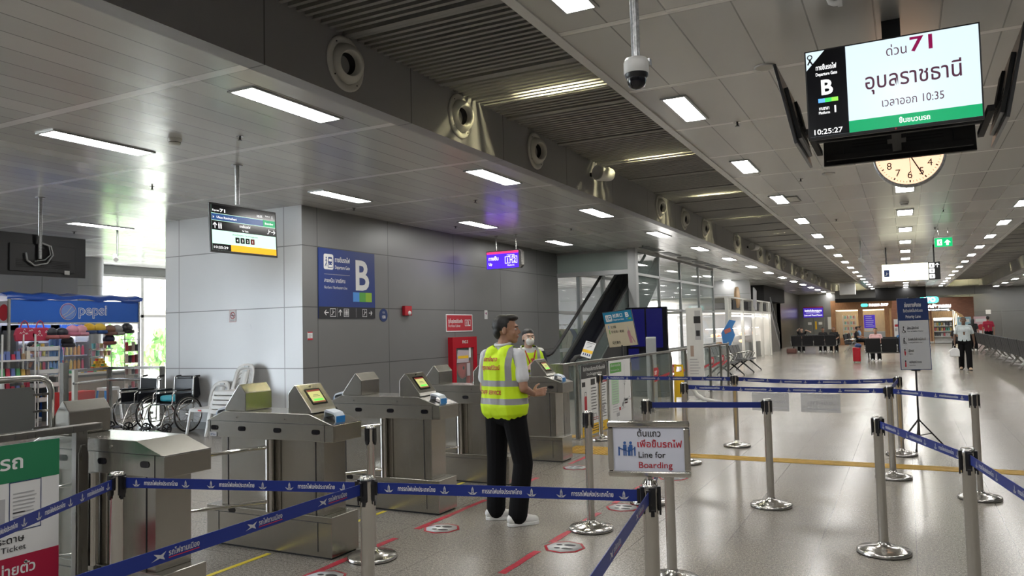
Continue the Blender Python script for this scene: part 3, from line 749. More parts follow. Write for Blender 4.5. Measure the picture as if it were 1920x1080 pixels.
def make_gate(right_head=True, left_head=True, arm=True, mark=True):
    t = thing('ticket_gate', 'gate', 'ticket gate')       # origin: near right base corner, x runs to -1.25, y to .3
    b = MB(); b.bb((-1.25, 0, .015), (0, .3, .3), 'steel'); b.bb((-1.235, .015, 0), (-.015, .285, .02), 'black_matt'); o = b.build('plinth', t, bevel=.004)
    b = MB()
    for x in (-.13, -1.12): b.bb((x, -.003, .05), (x + .003, -.001, .26), 'black_matt')
    b.bb((-1.25, -.003, .255), (0, -.001, .258), 'black_matt'); slot(b, -.98, .275); slot(b, -.55, .275) if not mark else None; b.build('panel_joints', o)
    b = MB(); b.bb((-1.12, .03, .3), (-.09, .27, .83), 'steel'); b.bb((-.64, .022, .3), (-.5, .03, .83), 'steel'); o = b.build('pillar', t, bevel=.004)
    b = MB(); b.bb((-.17, .026, .3), (-.165, .03, .83), 'black_matt'); b.bb((-.64, .02, .3), (-.63, .031, .83), 'black_matt'); b.bb((-1.05, .026, .3), (-1.045, .03, .83), 'black_matt'); b.build('panel_joints', o)
    b = MB(); b.prism([(-1.23, .83), (.03, .83), (.03, .95), (-.2, 1.028), (-1.06, 1.028), (-1.23, .955)], -.01, .31, 'steel'); o = b.build('hood', t, bevel=.003)
    b = MB(); b.bb((-1.23, -.0125, .952), (.03, -.0095, .955), 'black_matt'); b.bb((-.05, -.0125, .83), (-.047, -.0095, .952), 'black_matt'); b.bb((-1.2, -.0125, .83), (-1.197, -.0095, .952), 'black_matt')
    b.bb((.0295, -.01, .952), (.032, .31, .955), 'black_matt'); b.build('panel_joints', o)
    b = MB()
    for x in (-1.15, -.86, -.5, -.13): slot(b, x, .9, -.014)
    b.build('sensor_windows', o)
    b = MB()
    for x in (-.91, -.42): b.cyl((x, -.014, .985), (x, -.009, .985), .011, 'chrome', 12); b.cyl((x, -.016, .985), (x, -.014, .985), .004, 'black_plastic', 8)
    b.build('key_lock', o)
    if mark:
        b = MB(); p = PL(b, (-1.2, -.0125, .832), (1, 0, 0)); p.rect(0, 0, .075, .034, 'print_grey', 1); p.text('ZKTeco', .008, .009, .02, 'print_navy', bold=.02, width=.055, l=2); b.build('maker_plate', o)
    if left_head: gate_head(t, -.95, True, False); reader(t, -1.16, -1)
    if right_head: gate_head(t, -.3, False, True); reader(t, -.07, 1)
    if arm:
        b = MB(); b.cyl((-.575, -.012, .3), (-.575, -.012, .83), .03, 'chrome', 20); o = b.build('swing_post', t)
        b = MB(); r = .014; X0, X1 = -.575, -1.15; pts = [(X0, -.02, .775)]
        y = lambda s: -.02 - .42 * s
        pts += [(X0 - .06, y(.1), .77), (X0 - .45, y(.72), .725)]
        for k in range(6): a = math.radians(90 + 15 * k * 1.2); pts.append((X0 - .45 + .09 * math.cos(a), y(.72) - .09 * -math.cos(a) * .3, .63 + .09 * math.sin(a)))
        pts += [(X0 - .55, y(.82), .55), (X0 - .55, y(.82), .44)]
        for k in range(5): a = math.radians(180 + 18 * (k + .5)); pts.append((X0 - .46 + .09 * math.cos(a), y(.75), .42 + .09 * math.sin(a)))
        pts += [(X0 - .4, y(.62), .335), (X0 - .05, y(.08), .37), (X0, -.02, .372)]
        b.tube(pts, r, 'chrome', 10); b.build('swing_arm', t)
    return t
G2 = make_gate(); ug = []
place(G2, ug, (-3.7, 4.34, 0), 0, 'steel ticket gate before the pale wall, maker plate at its left end', 'row of ticket gates')
place(G2, ug, (-3.7, 5.75, 0), 0, 'steel ticket gate with lit screen, third from the left, just left of the staff man', 'row of ticket gates')
place(G2, ug, (-3.72, 7.12, 0), 0, 'steel ticket gate partly hidden by the staff man, below the red hose cabinet', 'row of ticket gates')
place(G2, ug, (-3.74, 8.56, 0), 0, 'steel ticket gate at the right end of the row, bottle standing on it', 'row of ticket gates')
G1 = make_gate(right_head=False, mark=False); G1.location = (-3.7, 2.94, 0); G1['label'] = 'nearest steel ticket gate at the left with a bare sloped end'; G1['group'] = 'row of ticket gates'

# ================================================================== queue posts and belts
def make_post():
    t = thing('queue_post', 'post', 'queue post')
    b = MB(); b.lathe([(.0, 0), (.175, 0), (.176, .006)], (0, 0, 0), 'rubber', 40); b.build('rubber_ring', t)
    b = MB(); b.lathe([(.175, .006), (.175, .022), (.168, .03), (.1, .042), (.045, .06), (.036, .075), (.033, .08)], (0, 0, 0), 'chrome_soft', 44); b.build('base', t)
    b = MB(); b.lathe([(.0315, .06), (.0315, .9), (.033, .902), (.033, .935), (.028, .94), (0, .94)], (0, 0, 0), 'chrome_soft', 28); b.build('pole', t)
    for k in range(4):
        a = k * PI / 2; b = MB(); b.box((.036, 0, .875), (.014, .03, .1), 'black_plastic'); b.box((.04, 0, .82), (.008, .016, .03), 'black_plastic')
        b.build('belt_clip', t, rot=(0, 0, a), bevel=.002)
    return t
QP = make_post(); uq = []
posts = {
 'a': (-3.47, 4.5, 'chrome queue post standing right beside the ticket gate with the maker plate'),
 'b': (-2.27, 2.91, 'chrome queue post in the foreground holding three blue belts'),
 'c': (-3.57, 2.57, 'chrome queue post at the bottom left in front of the nearest gate'),
 'd': (-1.0, 3.2, 'foreground chrome queue post carrying the Line for Boarding sign'),
 'e': (-2.31, 5.81, 'chrome queue post without belt, right of the staff man'),
 'f': (-2.16, 6.88, 'chrome queue post behind the top of the boarding sign, plain belt to its right'),
 'g': (-1.38, 4.82, 'chrome queue post rising behind the boarding sign, its base at the bottom edge'),
 'h': (-2.06, 10.45, 'chrome queue post behind the tactile strip, in the middle of the rear belt'),
 'i': (-1.13, 7.12, 'chrome queue post at the right end of the plain blue belt'),
 'j': (-2.36, 9.0, 'chrome queue post just before the tactile strip, left end of the middle belt'),
 'k': (-3.98, 10.5, 'chrome queue post before the luggage rules poster'),
 'l': (-.21, 5.97, 'chrome queue post on the right, left end of the nearer slanting belt'),
 'm': (-.19, 8.82, 'chrome queue post just left of the priority sign tripod, near the tactile strip'),
 'n': (-.12, 10.35, 'chrome queue post standing under the priority sign tripod'),
 'o': (.51, 8.05, 'chrome queue post at the far right behind the nearest right post'),
 'p': (.25, 4.62, 'nearest chrome queue post on the right, cut by the bottom edge'),
 'q': (.55, 2.75, 'queue post beyond the right edge of the photo'),
 'r': (-2.2, 1.15, 'queue post beyond the bottom left of the photo'),
 's': (-2.82, 1.27, 'queue post beyond the left edge of the photo'),
 't': (-.75, 1.6, 'queue post below the bottom edge of the photo'),
}
PZ = {}
tilt = {'l': .012, 'p': .02, 'o': .02, 'h': .0, 'i': .01}
for k, (x, y, lab) in posts.items():
    o = place(QP, uq, (x, y, 0), {'b': .3, 'd': .5}.get(k, 0), lab, 'chrome queue posts')
    PZ[k] = V((x, y, 0))
def belt(a, c, marks, lab, sag=.0, za=.885, zc=.885, text='การรถไฟแห่งประเทศไทย'):
    p, q = PZ[a] + V((0, 0, za)), PZ[c] + V((0, 0, zc)); d = q - p; L0 = d.length; d.normalize()
    p = p + d * .045; q = q - d * .045; L = (q - p).length
    t = thing('barrier_belt', lab, 'belt', p, 0, 'blue barrier belts')
    N = 12; b = MB(); w = .025; side = V((-d.y, d.x, 0)).normalized() * .0012
    def P(f, z, s): c_ = (q - p) * f; return c_ + V((0, 0, z - 4 * sag * f * (1 - f))) + side * s
    vs = []
    for i in range(N + 1):
        for z, s in ((-w, -1), (w, -1), (w, 1), (-w, 1)): vs.append(P(i / N, z, s))
    fs = []
    for i in range(N):
        for k in range(4): fs.append((i * 4 + k, i * 4 + (k + 1) % 4, i * 4 + 4 + (k + 1) % 4, i * 4 + 4 + k))
    fs += [(0, 1, 2, 3), (N * 4 + 3, N * 4 + 2, N * 4 + 1, N * 4)]
    b.add(vs, fs, 'belt_blue'); b.build('webbing', t)
    b = MB()
    for e, sg in ((V((0, 0, 0)), -1), (q - p, 1)): b.box(e + V((0, 0, 0)) , (.02, .02, .062), 'black_plastic', rot=(0, 0, math.atan2(d.y, d.x)))
    b.build('end_clip', t)
    if marks:
        b = MB()
        # reads left to right for a viewer standing at the camera side
        u = V((d.x, d.y, d.z)); mid = (p + q) / 2; cs = V((0, 0, 0)) - V((mid.x, mid.y, 0))
        n = V((u.y, -u.x, 0)); flipd = n.dot(cs) < 0
        O = V((0, 0, 0)); uu = u
        if flipd: O = q - p; uu = -u
        f_ = PL(b, O, uu, (0, 0, 1)); f_.O += f_.N * .0016; f_.W = V((0, 0, 1)); 
        pitch = L / marks
        for k in range(marks):
            c_ = pitch * (k + .5); fr = c_ / L; dz = -4 * sag * fr * (1 - fr)
            if text:
                tw = min(.25, pitch * .45)
                f_.text(text, c_, dz - .009, .028, 'print_white', 'c', l=1, width=tw, bold=.01)
                for s in (-1, 1): emblem(f_, c_ + s * (tw / 2 + .045), dz - .017, .036, 'print_grey', 1)
            else:
                f_.poly([(c_ - .1, dz - .012), (c_ - .075, dz - .002), (c_ - .09, dz + .012), (c_ - .062, dz + .004), (c_ - .04, dz + .012), (c_ - .052, dz - .002), (c_ - .045, dz - .015), (c_ - .066, dz - .006)], 'print_grey', 1)
                f_.text('รถไฟชานเมือง', c_ - .03, dz - .006, .026, 'print_grey', 'l', l=1, width=.13, bold=.02); f_.rect(c_ - .03, dz - .014, c_ + .1, dz - .011, 'print_red', 1)
        b.build('woven_lettering', t, fix=False)
    return t
belt('c', 'b', 3, 'blue belt between the bottom left post and the foreground post')
belt('b', 'd', 3, 'blue belt with white Thai lettering passing in front of the staff man')
belt('r', 'b', 4, 'blue belt slanting down to the bottom left from the foreground post', text=None)
belt('s', 'c', 4, 'blue belt slanting over the green and red poster at the left')
belt('t', 'd', 3, 'blue belt dropping to the bottom edge from the boarding sign post', text=None)
belt('d', 'g', 2, 'short blue belt hidden behind the boarding sign')
belt('f', 'i', 0, 'plain blue belt right above the boarding sign')
belt('j', 'm', 4, 'long blue belt with two paper sheets hanging from it', sag=.012)
belt('k', 'h', 4, 'blue belt in front of the posters and the glass railing')
belt('h', 'n', 4, 'rear right blue belt ending at the priority sign', sag=.03)
belt('n', 'm', 0, 'short blue belt between the two posts by the tripod')
belt('m', 'o', 2, 'blue belt passing behind the priority sign pole to the right')
belt('l', 'p', 3, 'slanting blue belt between the two nearest right posts')
belt('p', 'q', 3, 'blue belt leaving the photo at the right edge')

# boarding sign on its post
t = thing('boarding_sign', 'framed Line for Boarding sign on the foreground queue post', 'sign', (-1.0, 3.2, .94))
ang = math.atan2(-.10, 1)
b = MB(); b.cyl((0, 0, 0), (0, 0, .012), .033, 'chrome', 24, r2=.026); b.cyl((0, 0, .012), (0, 0, .05), .012, 'chrome', 16); b.build('stem', t)
fr = bpy.data.objects.new('face_holder', None)
Wd, Hd = .345, .235
def sign_rot(t, z, rx, rz): return Matrix.Translation((0, 0, z)) @ Matrix.Rotation(rz, 4, 'Z') @ Matrix.Rotation(rx, 4, 'X')
bpy.data.objects.remove(fr)
X_ = sign_rot(t, .025, math.radians(2), math.radians(14))
b = MB(); b.X = X_
for a, c in (((-Wd / 2, 0), (Wd / 2, .026)), ((-Wd / 2, Hd - .026), (Wd / 2, Hd)), ((-Wd / 2, .026), (-Wd / 2 + .026, Hd - .026)), ((Wd / 2 - .026, .026), (Wd / 2, Hd - .026))): b.bb((a[0], -.016, a[1]), (c[0], .016, c[1]), 'chrome')
b.build('chrome_frame', t, bevel=.007)
b = MB(); b.X = X_; b.bb((-Wd / 2 + .02, -.006, .02), (Wd / 2 - .02, .01, Hd - .02), 'print_white'); o = b.build('panel', t)
b = MB(); b.X = X_; p = PL(b, (-Wd / 2, -.0068, 0), (1, 0, 0)); p.rect(.024, .024, Wd - .024, Hd - .024, colmat((.62, .64, .74)), 1)
p.text('ต้นแถว', .127, .172, .038, 'print_black', 'l', bold=.012, width=.098); p.text('เพื่อขึ้นรถไฟ', .127, .127, .038, 'print_red', 'l', bold=.012, width=.185)
p.text('Line for', .13, .083, .036, 'print_black', 'l', width=.113, bold=.006); p.text('Boarding', .13, .039, .037, 'print_red', 'l', width=.14, bold=.006)
for s in (0, 1): person_icon(p, .073 + .025 * s, .09, .062, 'print_sky' if 0 else colmat((.03, .1, .32)), 3)
cc = colmat((.03, .1, .32))
for u in (.045, .0855, .112): p.rect(u, .09, u + .006, .128, cc, 3)
p.stroke([(.048, .122), (.0885, .108), (.115, .122)], .004, cc, 3)
b.build('lettering', o, fix=False)

# priority lane sign on tripod
t = thing('priority_lane_sign', 'tall Priority Lane sign on a thin black tripod', 'sign', (0.08, 10.95, 0))
b = MB(); b.bar((0, 0, .12), (0, 0, 1.0), .022, .022, 'black_plastic'); b.box((0, 0, .98), (.1, .04, .03), 'black_plastic'); b.build('pole', t)
for a in (20, 140, 262):
    b = MB(); ca, sa = math.cos(math.radians(a)), math.sin(math.radians(a)); b.bar((0, 0, .36), (.3 * ca, .3 * sa, .015), .016, .016, 'black_plastic'); b.bar((0, 0, .16), (.16 * ca, .16 * sa, .19), .01, .01, 'black_plastic'); b.cyl((.3 * ca, .3 * sa, 0), (.3 * ca, .3 * sa, .03), .014, 'rubber', 10); b.build('leg', t)
b = MB(); b.X = Matrix.Rotation(math.radians(9), 4, 'Z') @ Matrix.Translation((0.01, -.02, 0)) @ Matrix.Rotation(math.radians(-.5), 4, 'Y')
Xs = b.X.copy(); b.bb((-.175, -.008, .98), (.175, .008, 1.88), 'print_navy'); b.box((0, 0, 1.885), (.09, .03, .014), 'chrome'); o = b.build('board', t)
b = MB(); b.X = Xs; p = PL(b, (-.175, -.0085, .98), (1, 0, 0)); p.rect(.008, .008, .342, .62, colmat((.55, .56, .58)), 1)
p.text('ช่องทางพิเศษ', .175, .79, .07, 'print_white', 'c', width=.19, bold=.02); p.text('ซื้อตั๋วรถไฟเป็นลำดับแรก', .175, .725, .05, 'print_white', 'c', width=.22, bold=.01); p.text('Priority Lane', .175, .65, .055, 'print_white', 'c', width=.17, bold=.01)
for k, (a, c) in enumerate((('ผู้พิการ ผู้ใช้รถวีลแชร์', 'Person with disabilities / Wheelchair'), ('เดินทางกับเด็กเล็ก อายุไม่เกิน 5 ปี', 'Travelling with children under 5'), ('ผู้ตั้งครรภ์', 'Pregnancy'), ('พระภิกษุสงฆ์ สามเณร', 'Monks and Novices'))):
    w = .45 - k * .142; p.frame(.03, w, .088, w + .115, .003, 'print_grey', 2); m_ = ('print_black', 'print_black', 'print_red', 'print_red')[k]
    p.disc(.058, w + .088, .009, 'print_black', 3, 10)
    if k == 0: p.ring(.058, w + .035, .021, .006, m_, 3, 16, 150, 380); p.stroke([(.055, w + .075), (.055, w + .045), (.07, w + .042), (.076, w + .02)], .009, m_, 3)
    elif k == 1: p.stroke([(.054, w + .078), (.054, w + .018)], .012, m_, 3); p.stroke([(.056, w + .065), (.074, w + .035)], .005, m_, 3); p.poly([(.066, w + .018), (.082, w + .018), (.074, w + .042)], m_, 3)
    elif k == 2: p.poly([(.052, w + .078), (.06, w + .078), (.07, w + .052), (.062, w + .015), (.054, w + .015), (.05, w + .05)], m_, 3)
    else: p.poly([(.053, w + .08), (.063, w + .08), (.068, w + .015), (.048, w + .015)], m_, 3)
    p.text(a, .1, w + .06, .042, 'print_black', 'l', width=(.13, .2, .06, .14)[k], bold=.01); p.text(c, .1, w + .028, .02, 'print_black', 'l', width=(.18, .17, .05, .07)[k])
b.build('lettering', o, fix=False)

# sheets hanging from the long belt, printed side turned away
jm = (PZ['m'] - PZ['j']); jd = jm.normalized()
for k, (f0, txt, lab) in enumerate(((.36, 'Northeastern', 'left translucent paper sheet hanging from the long blue belt'), (.6, 'สายอีสาน', 'right translucent paper sheet hanging from the long blue belt'))):
    P0 = PZ['j'] + jd * (jm.length * f0) + V((0, 0, .84)); b = MB(); R = V((jd.x, jd.y, 0))
    b.bar((0, 0, -.02), R * .36, .002, .002, 'print_white')
    b.add([(0, 0, .0), R * .4, R * .4 + V((0, 0, -.2)), V((0, 0, -.2)), V((0, .001, .0)), R * .4 + V((0, .001, 0)), R * .4 + V((0, .001, -.2)), V((0, .001, -.2))], [(0, 1, 2, 3), (7, 6, 5, 4), (0, 4, 5, 1), (1, 5, 6, 2), (2, 6, 7, 3), (3, 7, 4, 0)], 'paper')
    p = PL(b, (0, -.001, -.2), R); p.rect(.02, .03, .38, .04, 'print_grey', 1); p.rect(.02, .185, .38, .192, 'print_grey', 1); p.text(txt, .37, .085, .06, 'print_grey', 'l', l=1, width=.3, flip=True, bold=.02); p.text('สายเหนือ' if k == 1 else 'Northern', .36, .15, .05, 'print_grey', 'l', l=1, width=.2, flip=True)
    tag(b.build('paper_sheet', loc=P0), lab, 'paper', fix=False) if False else tag(b.build('paper_sheet', loc=P0, fix=False), lab, 'paper')

# ================================================================== floor markings
def sticker(x, y, lab, rz):
    t = thing('floor_sticker', lab, 'sticker', (x, y, .001), rz, 'footprint stickers')
    b = MB(); b.lathe([(0, 0), (.155, 0), (.155, .0015), (0, .0018)], (0, 0, 0), 'print_red', 8); b.lathe([(0, .002), (.135, .0022), (0, .0024)], (0, 0, 0), 'print_white', 8); b.build('disc', t)
    b = MB(); p = PL(b, (0, 0, .0035), (1, 0, 0), (0, 1, 0), .0004)
    for s in (-1, 1):
        p.disc(s * .045, .03, .024, 'print_black', 1, 14, ry=.045); p.disc(s * .041, -.048, .018, 'print_black', 1, 12, ry=.024)
    b.build('footprints', t)
for a in ((-3.45, 5.39, 'round footprint sticker on the floor left of the staff man', -1.4), (-2.31, 5.27, 'round footprint sticker nearest the queue post without belt', -1.4), (-2.32, 6.61, 'round footprint sticker left of the boarding sign, behind the post', -1.4), (-3.47, 8.3, 'small round footprint sticker right of the staff man by the last gate', -1.4), (-2.27, 8.08, 'round footprint sticker mostly hidden behind the boarding sign', -1.4), (-3.5, 4.02, 'footprint sticker at the bottom edge, by the gate with maker plate', -1.4)): sticker(*a)
def tape(x, y0, y1, w, m, lab, rag=True, grp=None):
    b = MB(); n = max(2, int((y1 - y0) / .1)); rk = random.Random(int(y0 * 10 + x))
    L, R = [], []
    for k in range(n + 1):
        y = y0 + (y1 - y0) * k / n; j = rk.uniform(-.006, .006) if rag else 0
        L.append((x - w / 2 + j, y)); R.append((x + w / 2 + rk.uniform(-.006, .006) * rag, y))
    b.prism(L + R[::-1], .0005, .0025, m, axis='z'); tag(b.build('floor_tape'), lab, 'tape', grp)
for y0, y1, lab in ((3.0, 4.55, 'red tape at the bottom edge beside the gate with maker plate'), (4.75, 5.0, 'short red tape piece beside the first footprint sticker'), (5.3, 6.45, 'red tape left of the staff man'), (6.75, 7.6, 'red tape behind the staff man'), (8.5, 9.75, 'red tape by the last gate before the tactile strip')): tape(-3.63, y0, y1, .05, 'tape_red', lab, grp='red floor tape by the gates')
for y0, y1, lab in ((4.55, 5.1, 'red tape nearest the bottom edge in the queue lane'), (5.35, 5.7, 'red tape piece under the post without belt'), (6.0, 6.35, 'red tape piece just behind the post without belt'), (6.75, 7.05, 'short red tape left of the boarding sign'), (7.4, 8.9, 'red tape hidden behind the boarding sign')): tape(-2.45, y0, y1, .05, 'tape_red', lab, grp='red floor tape of the queue lane')
for y0, y1, lab in ((3.3, 4.3, 'yellow floor tape in front of the gate with maker plate'), (4.66, 5.72, 'yellow floor tape between the second and third gates'), (6.07, 7.1, 'yellow floor tape between the third and fourth gates'), (7.45, 8.5, 'yellow floor tape before the last gate')): tape(-4.26, y0, y1, .04, 'tape_yellow', lab, False, 'yellow floor tape between gates')
# tactile paving
def tactile(x0, x1, y, w, lab, along='x'):
    b = MB(); b.bb((x0, y - w / 2, 0), (x1, y + w / 2, .003), 'tactile'); n = 4
    for k in range(n):
        yy = y - w / 2 + w * (k + .5) / n; b.bb((x0, yy - w / n * .3, .003), (x1, yy + w / n * .3, .006), 'tactile')
    tag(b.build('tactile_strip'), lab, 'tactile paving')
tactile(-3.3, 6.0, 9.53, .28, 'long ochre tactile strip crossing the hall floor')
b = MB(); b.bb((-4.1, 9.25, 0), (-3.3, 9.85, .003), 'tactile')
for i in range(16):
    for j in range(12): b.cyl((-4.075 + i * .05, 9.275 + j * .05, .003), (-4.075 + i * .05, 9.275 + j * .05, .007), .012, 'tactile', 6)
tag(b.build('tactile_pad'), 'square ochre tactile warning pad at the end of the strip', 'tactile paving')
tactile(-6.5, -4.1, 10.7, .28, 'short ochre tactile strip leading behind the last gate')

# ================================================================== glass railings
def fence(x, ys, lab, name='glass_railing', posters=None, end_open=False):
    t = thing(name, lab, 'railing', (x, ys[0], 0)); y0 = ys[0]
    b = MB(); b.bb((-.035, -.12 if not end_open else 0, 1.075), (.035, ys[-1] - y0 + .12, 1.115), 'steel_fence'); b.build('top_rail', t, bevel=.004)
    for k, y in enumerate(ys):
        b = MB(); yy = y - y0
        b.bb((-.02, yy - .035, .0), (.02, yy + .035, 1.075), 'steel_fence'); b.prism([(yy - .03, 0), (yy + .03, 0), (yy + .03, .95), (yy + .012, 1.0), (yy - .012, 1.0), (yy - .03, .95)], .022, .036, 'steel_fence', axis='x'); b.bb((-.06, yy - .08, 0), (.06, yy + .08, .012), 'steel_fence'); b.build('post', t, bevel=.002)
    for k in range(len(ys) - 1):
        b = MB(); b.bb((-.005, ys[k] - y0 + .05, .08), (.005, ys[k + 1] - y0 - .05, 1.06), 'glass_tint'); b.build('glass_panel', t)
    return t
ysF = [9.95, 10.4, 11.6, 12.8, 14.1, 15.4, 16.6, 17.75, 18.9, 20.1, 21.0]
fe = fence(-4.3, ysF, 'long steel and glass railing beyond the last ticket gate')
b = MB(); b.bb((-.1, -.25, 0), (.1, -.05, 1.12), 'steel_fence'); b.build('end_box', fe, bevel=.004)
b = MB()
for k in range(4, 10):
    p = PL(b, (.006, ysF[k] - ysF[0] + .1, .55), (0, 1, 0)); 
    if ysF[k] > 14.3 or True:
        L = ysF[k + 1] - ysF[k] - .2 if k + 1 < len(ysF) else .6
        p.poly([(0, .1), (.3, .1), (.36, .2), (.3, .27), (0, .27)], 'print_red', 1); p.text('SRT', .07, .14, .1, 'print_white', 'l', l=2, width=.16, bold=.03)
        p.poly([(.05, .0), (L, .08), (L, .13), (.3, .09), (.05, .05)], 'print_red', 1)
b.build('red_glass_stickers', fe, fix=False)
lf = fence(-4.3, [1.2, 2.0, 2.86], 'steel railing at the left edge carrying the green and red poster', end_open=True)
# posters on the railings
def poster(x, y0, y1, z0, z1, lab, fn, name='poster'):
    b = MB(); b.bb((0, 0, 0), (.006, y1 - y0, z1 - z0), 'print_white'); t = tag(b.build(name, loc=(x, y0, z0)), lab, 'poster')
    b = MB(); p = PL(b, (.0065, 0, 0), (0, 1, 0)); fn(p, y1 - y0, z1 - z0); b.build('print', t, fix=False); return t
def f1(p, w, h):
    p.rect(0, h - .2, w, h, 'print_black', 1); p.text('ข้อกำหนดสัมภาระที่นำขึ้นรถไฟ', w / 2, h - .09, .075, 'print_white', 'c', width=w * .86, bold=.01); p.text('Carry-On Luggage regulations', w / 2, h - .16, .06, 'print_white', 'c', width=w * .6, bold=.01)
    p.rect(w * .7, h - .3, w, h - .21, 'print_red', 1); p.text('ข้อควรระวัง', w * .85, h - .28, .06, 'print_white', 'c', width=w * .24); p.rect(.02, h - .32, .15, h - .25, 'print_black', 1); p.rect(w * .35, h - .31, w * .52, h - .22, 'print_black', 1)
    p.rrect(.1, h - .72, .2, h - .46, .02, 'print_red', 2); p.stroke([(.12, h - .46), (.12, h - .4), (.18, h - .4), (.18, h - .46)], .01, 'print_black', 2); p.disc(.11, h - .74, .012, 'print_black', 2, 8); p.disc(.19, h - .74, .012, 'print_black', 2, 8)
    fake_lines(p, w * .35, w * .58, h - .35, 8, .045, .012, 'print_black'); fake_lines(p, w * .65, w * .95, h - .33, 11, .042, .01, 'print_black'); fake_lines(p, .05, w * .9, h - .8, 2, .03, .01, 'print_red')
    for k in range(4): p.frame(.06 + k * .14, .2, .15 + k * .14, .3, .008, 'print_black', 2)
    fake_lines(p, w * .65, w * .97, .4, 5, .045, .01, 'print_black'); p.rect(0, .0, w, .15, 'print_yellow', 1); fake_lines(p, .05, w * .9, .12, 3, .035, .012, 'print_black')
poster(-4.262, 10.48, 11.54, .02, 1.06, 'carry-on luggage rules poster with a black header and red suitcase', f1)
def f2(p, w, h):
    p.rect(.05, h - .2, w * .56, h - .04, 'print_leaf', 1); p.text('เส้นทางรถไฟ', .08, h - .1, .055, 'print_white', 'l', width=.45); p.text('Northeastern Line', .08, h - .17, .045, 'print_white', 'l', width=.4)
    p.rect(.1, .35, w * .42, h - .28, colmat((.5, .72, .5)), 1); fake_lines(p, .14, w * .4, h - .3, 14, .04, .01, 'print_grey')
    pts = [(.2, .04), (.24, .15), (.3, .22), (.42, .28), (.5, .38), (.52, .6), (.53, .92)]
    pts = [(a * w / .8 + .05, c * h) for a, c in pts]; p.stroke(pts, .008, 'print_grey', 2); p.stroke([pts[3], (w * .75, h * .33), (w * .92, h * .4)], .008, 'print_grey', 2); p.stroke([pts[2], (w * .7, h * .24)], .006, 'print_grey', 2)
    rk = random.Random(5)
    for q in range(26):
        u, v_ = rk.choice(pts[:-1] + [(w * .75, h * .33), (w * .9, h * .39)]); p.rect(u + rk.uniform(-.12, .06), v_ + rk.uniform(-.06, .06), u + rk.uniform(.05, .1), v_ + rk.uniform(-.05, .05), 'print_red' if q % 3 == 0 else 'print_grey', 3) if q % 2 else p.disc(u, v_, .012, 'print_black', 3, 8)
poster(-4.262, 11.66, 12.72, .02, 1.07, 'white railway map poster with a green corner title', f2)
def f3(p, w, h):
    p.rect(0, h - .2, w, h, colmat((.02, .2, .09)), 1); p.text('ขบวนรถ', w - .2, h - .13, .1, 'print_white', 'r', width=.38, bold=.02)
    p.frame(w - .27, .54 - .0, w - .1, .8, .004, 'print_navy', 2); fake_lines(p, w - .25, w - .12, .74, 9, .02, .006, 'print_grey', rag=.2); fake_lines(p, w - .25, w - .18, .64, 3, .03, .008, 'print_grey')
    p.rect(w - .6, .55, w - .29, .72, 'print_grey', 2)
    p.text('ตั๋วกระดาษ', w - .19, .485, .05, 'print_black', 'r', bold=.01, width=.24); p.text('Paper Ticket', w - .18, .44, .042, 'print_black', 'r', width=.26)
    p.rect(0, .2, w, .41, colmat((.42, .01, .05)), 1); p.text('จำหน่ายตั๋ว', w - .13, .315, .075, 'print_white', 'r', bold=.02, width=.32); p.text('Ticket office', w - .1, .225, .07, 'print_white', 'r', bold=.01, width=.4)
poster(-4.262, 1.6, 2.71, .06, 1.06, 'white poster with green and red bands at the left edge', f3)
# tall framed panel behind the first gate
t = thing('barrier_wing', 'grey plate in a rounded tube frame above the railing at the left edge', 'barrier', (-4.72, 1.7, 0))
b = MB(); pts = [(0, 0, 0), (0, 0, 1.3)] + [(0, .08 - .08 * math.cos(math.radians(a)), 1.3 + .08 * math.sin(math.radians(a))) for a in (30, 60, 90)] + [(0, 1.17 + .08 * math.sin(math.radians(a)), 1.3 + .08 * math.cos(math.radians(a))) for a in (0, 30, 60, 90)] + [(0, 1.25, .9), (0, 1.25, 0)]
b.tube(pts, .02, 'chrome_soft', 12); b.build('tube_frame', t)
b = MB(); pl = [(.09, 1.05), (1.1, 1.05), (1.15, 1.09), (1.15, 1.3), (1.12, 1.33), (.12, 1.33), (.09, 1.3)]; b.prism(pl, -.006, .006, 'alu_dark', axis='x'); b.build('plate', t)
b = MB()
for z in (1.08, 1.18, 1.28): b.bar((0, 1.14, z), (0, 1.25, z), .014, .014, 'steel_fence')
b.bar((0, 0, .98), (0, 1.25, .98), .03, .03, 'steel_fence'); b.build('crossbars', t)
t = thing('steel_post', 'square steel post between the tube frame and the kiosk', 'post', (-12.6, 8.1, 0))
b = MB(); b.bb((-.05, -.05, 0), (.05, .05, 1.24), 'steel_fence'); b.build('shaft', t, bevel=.004)
b = MB(); b.bb((-.07, -.07, 0), (.07, .07, .015), 'steel_fence'); b.build('foot', t)
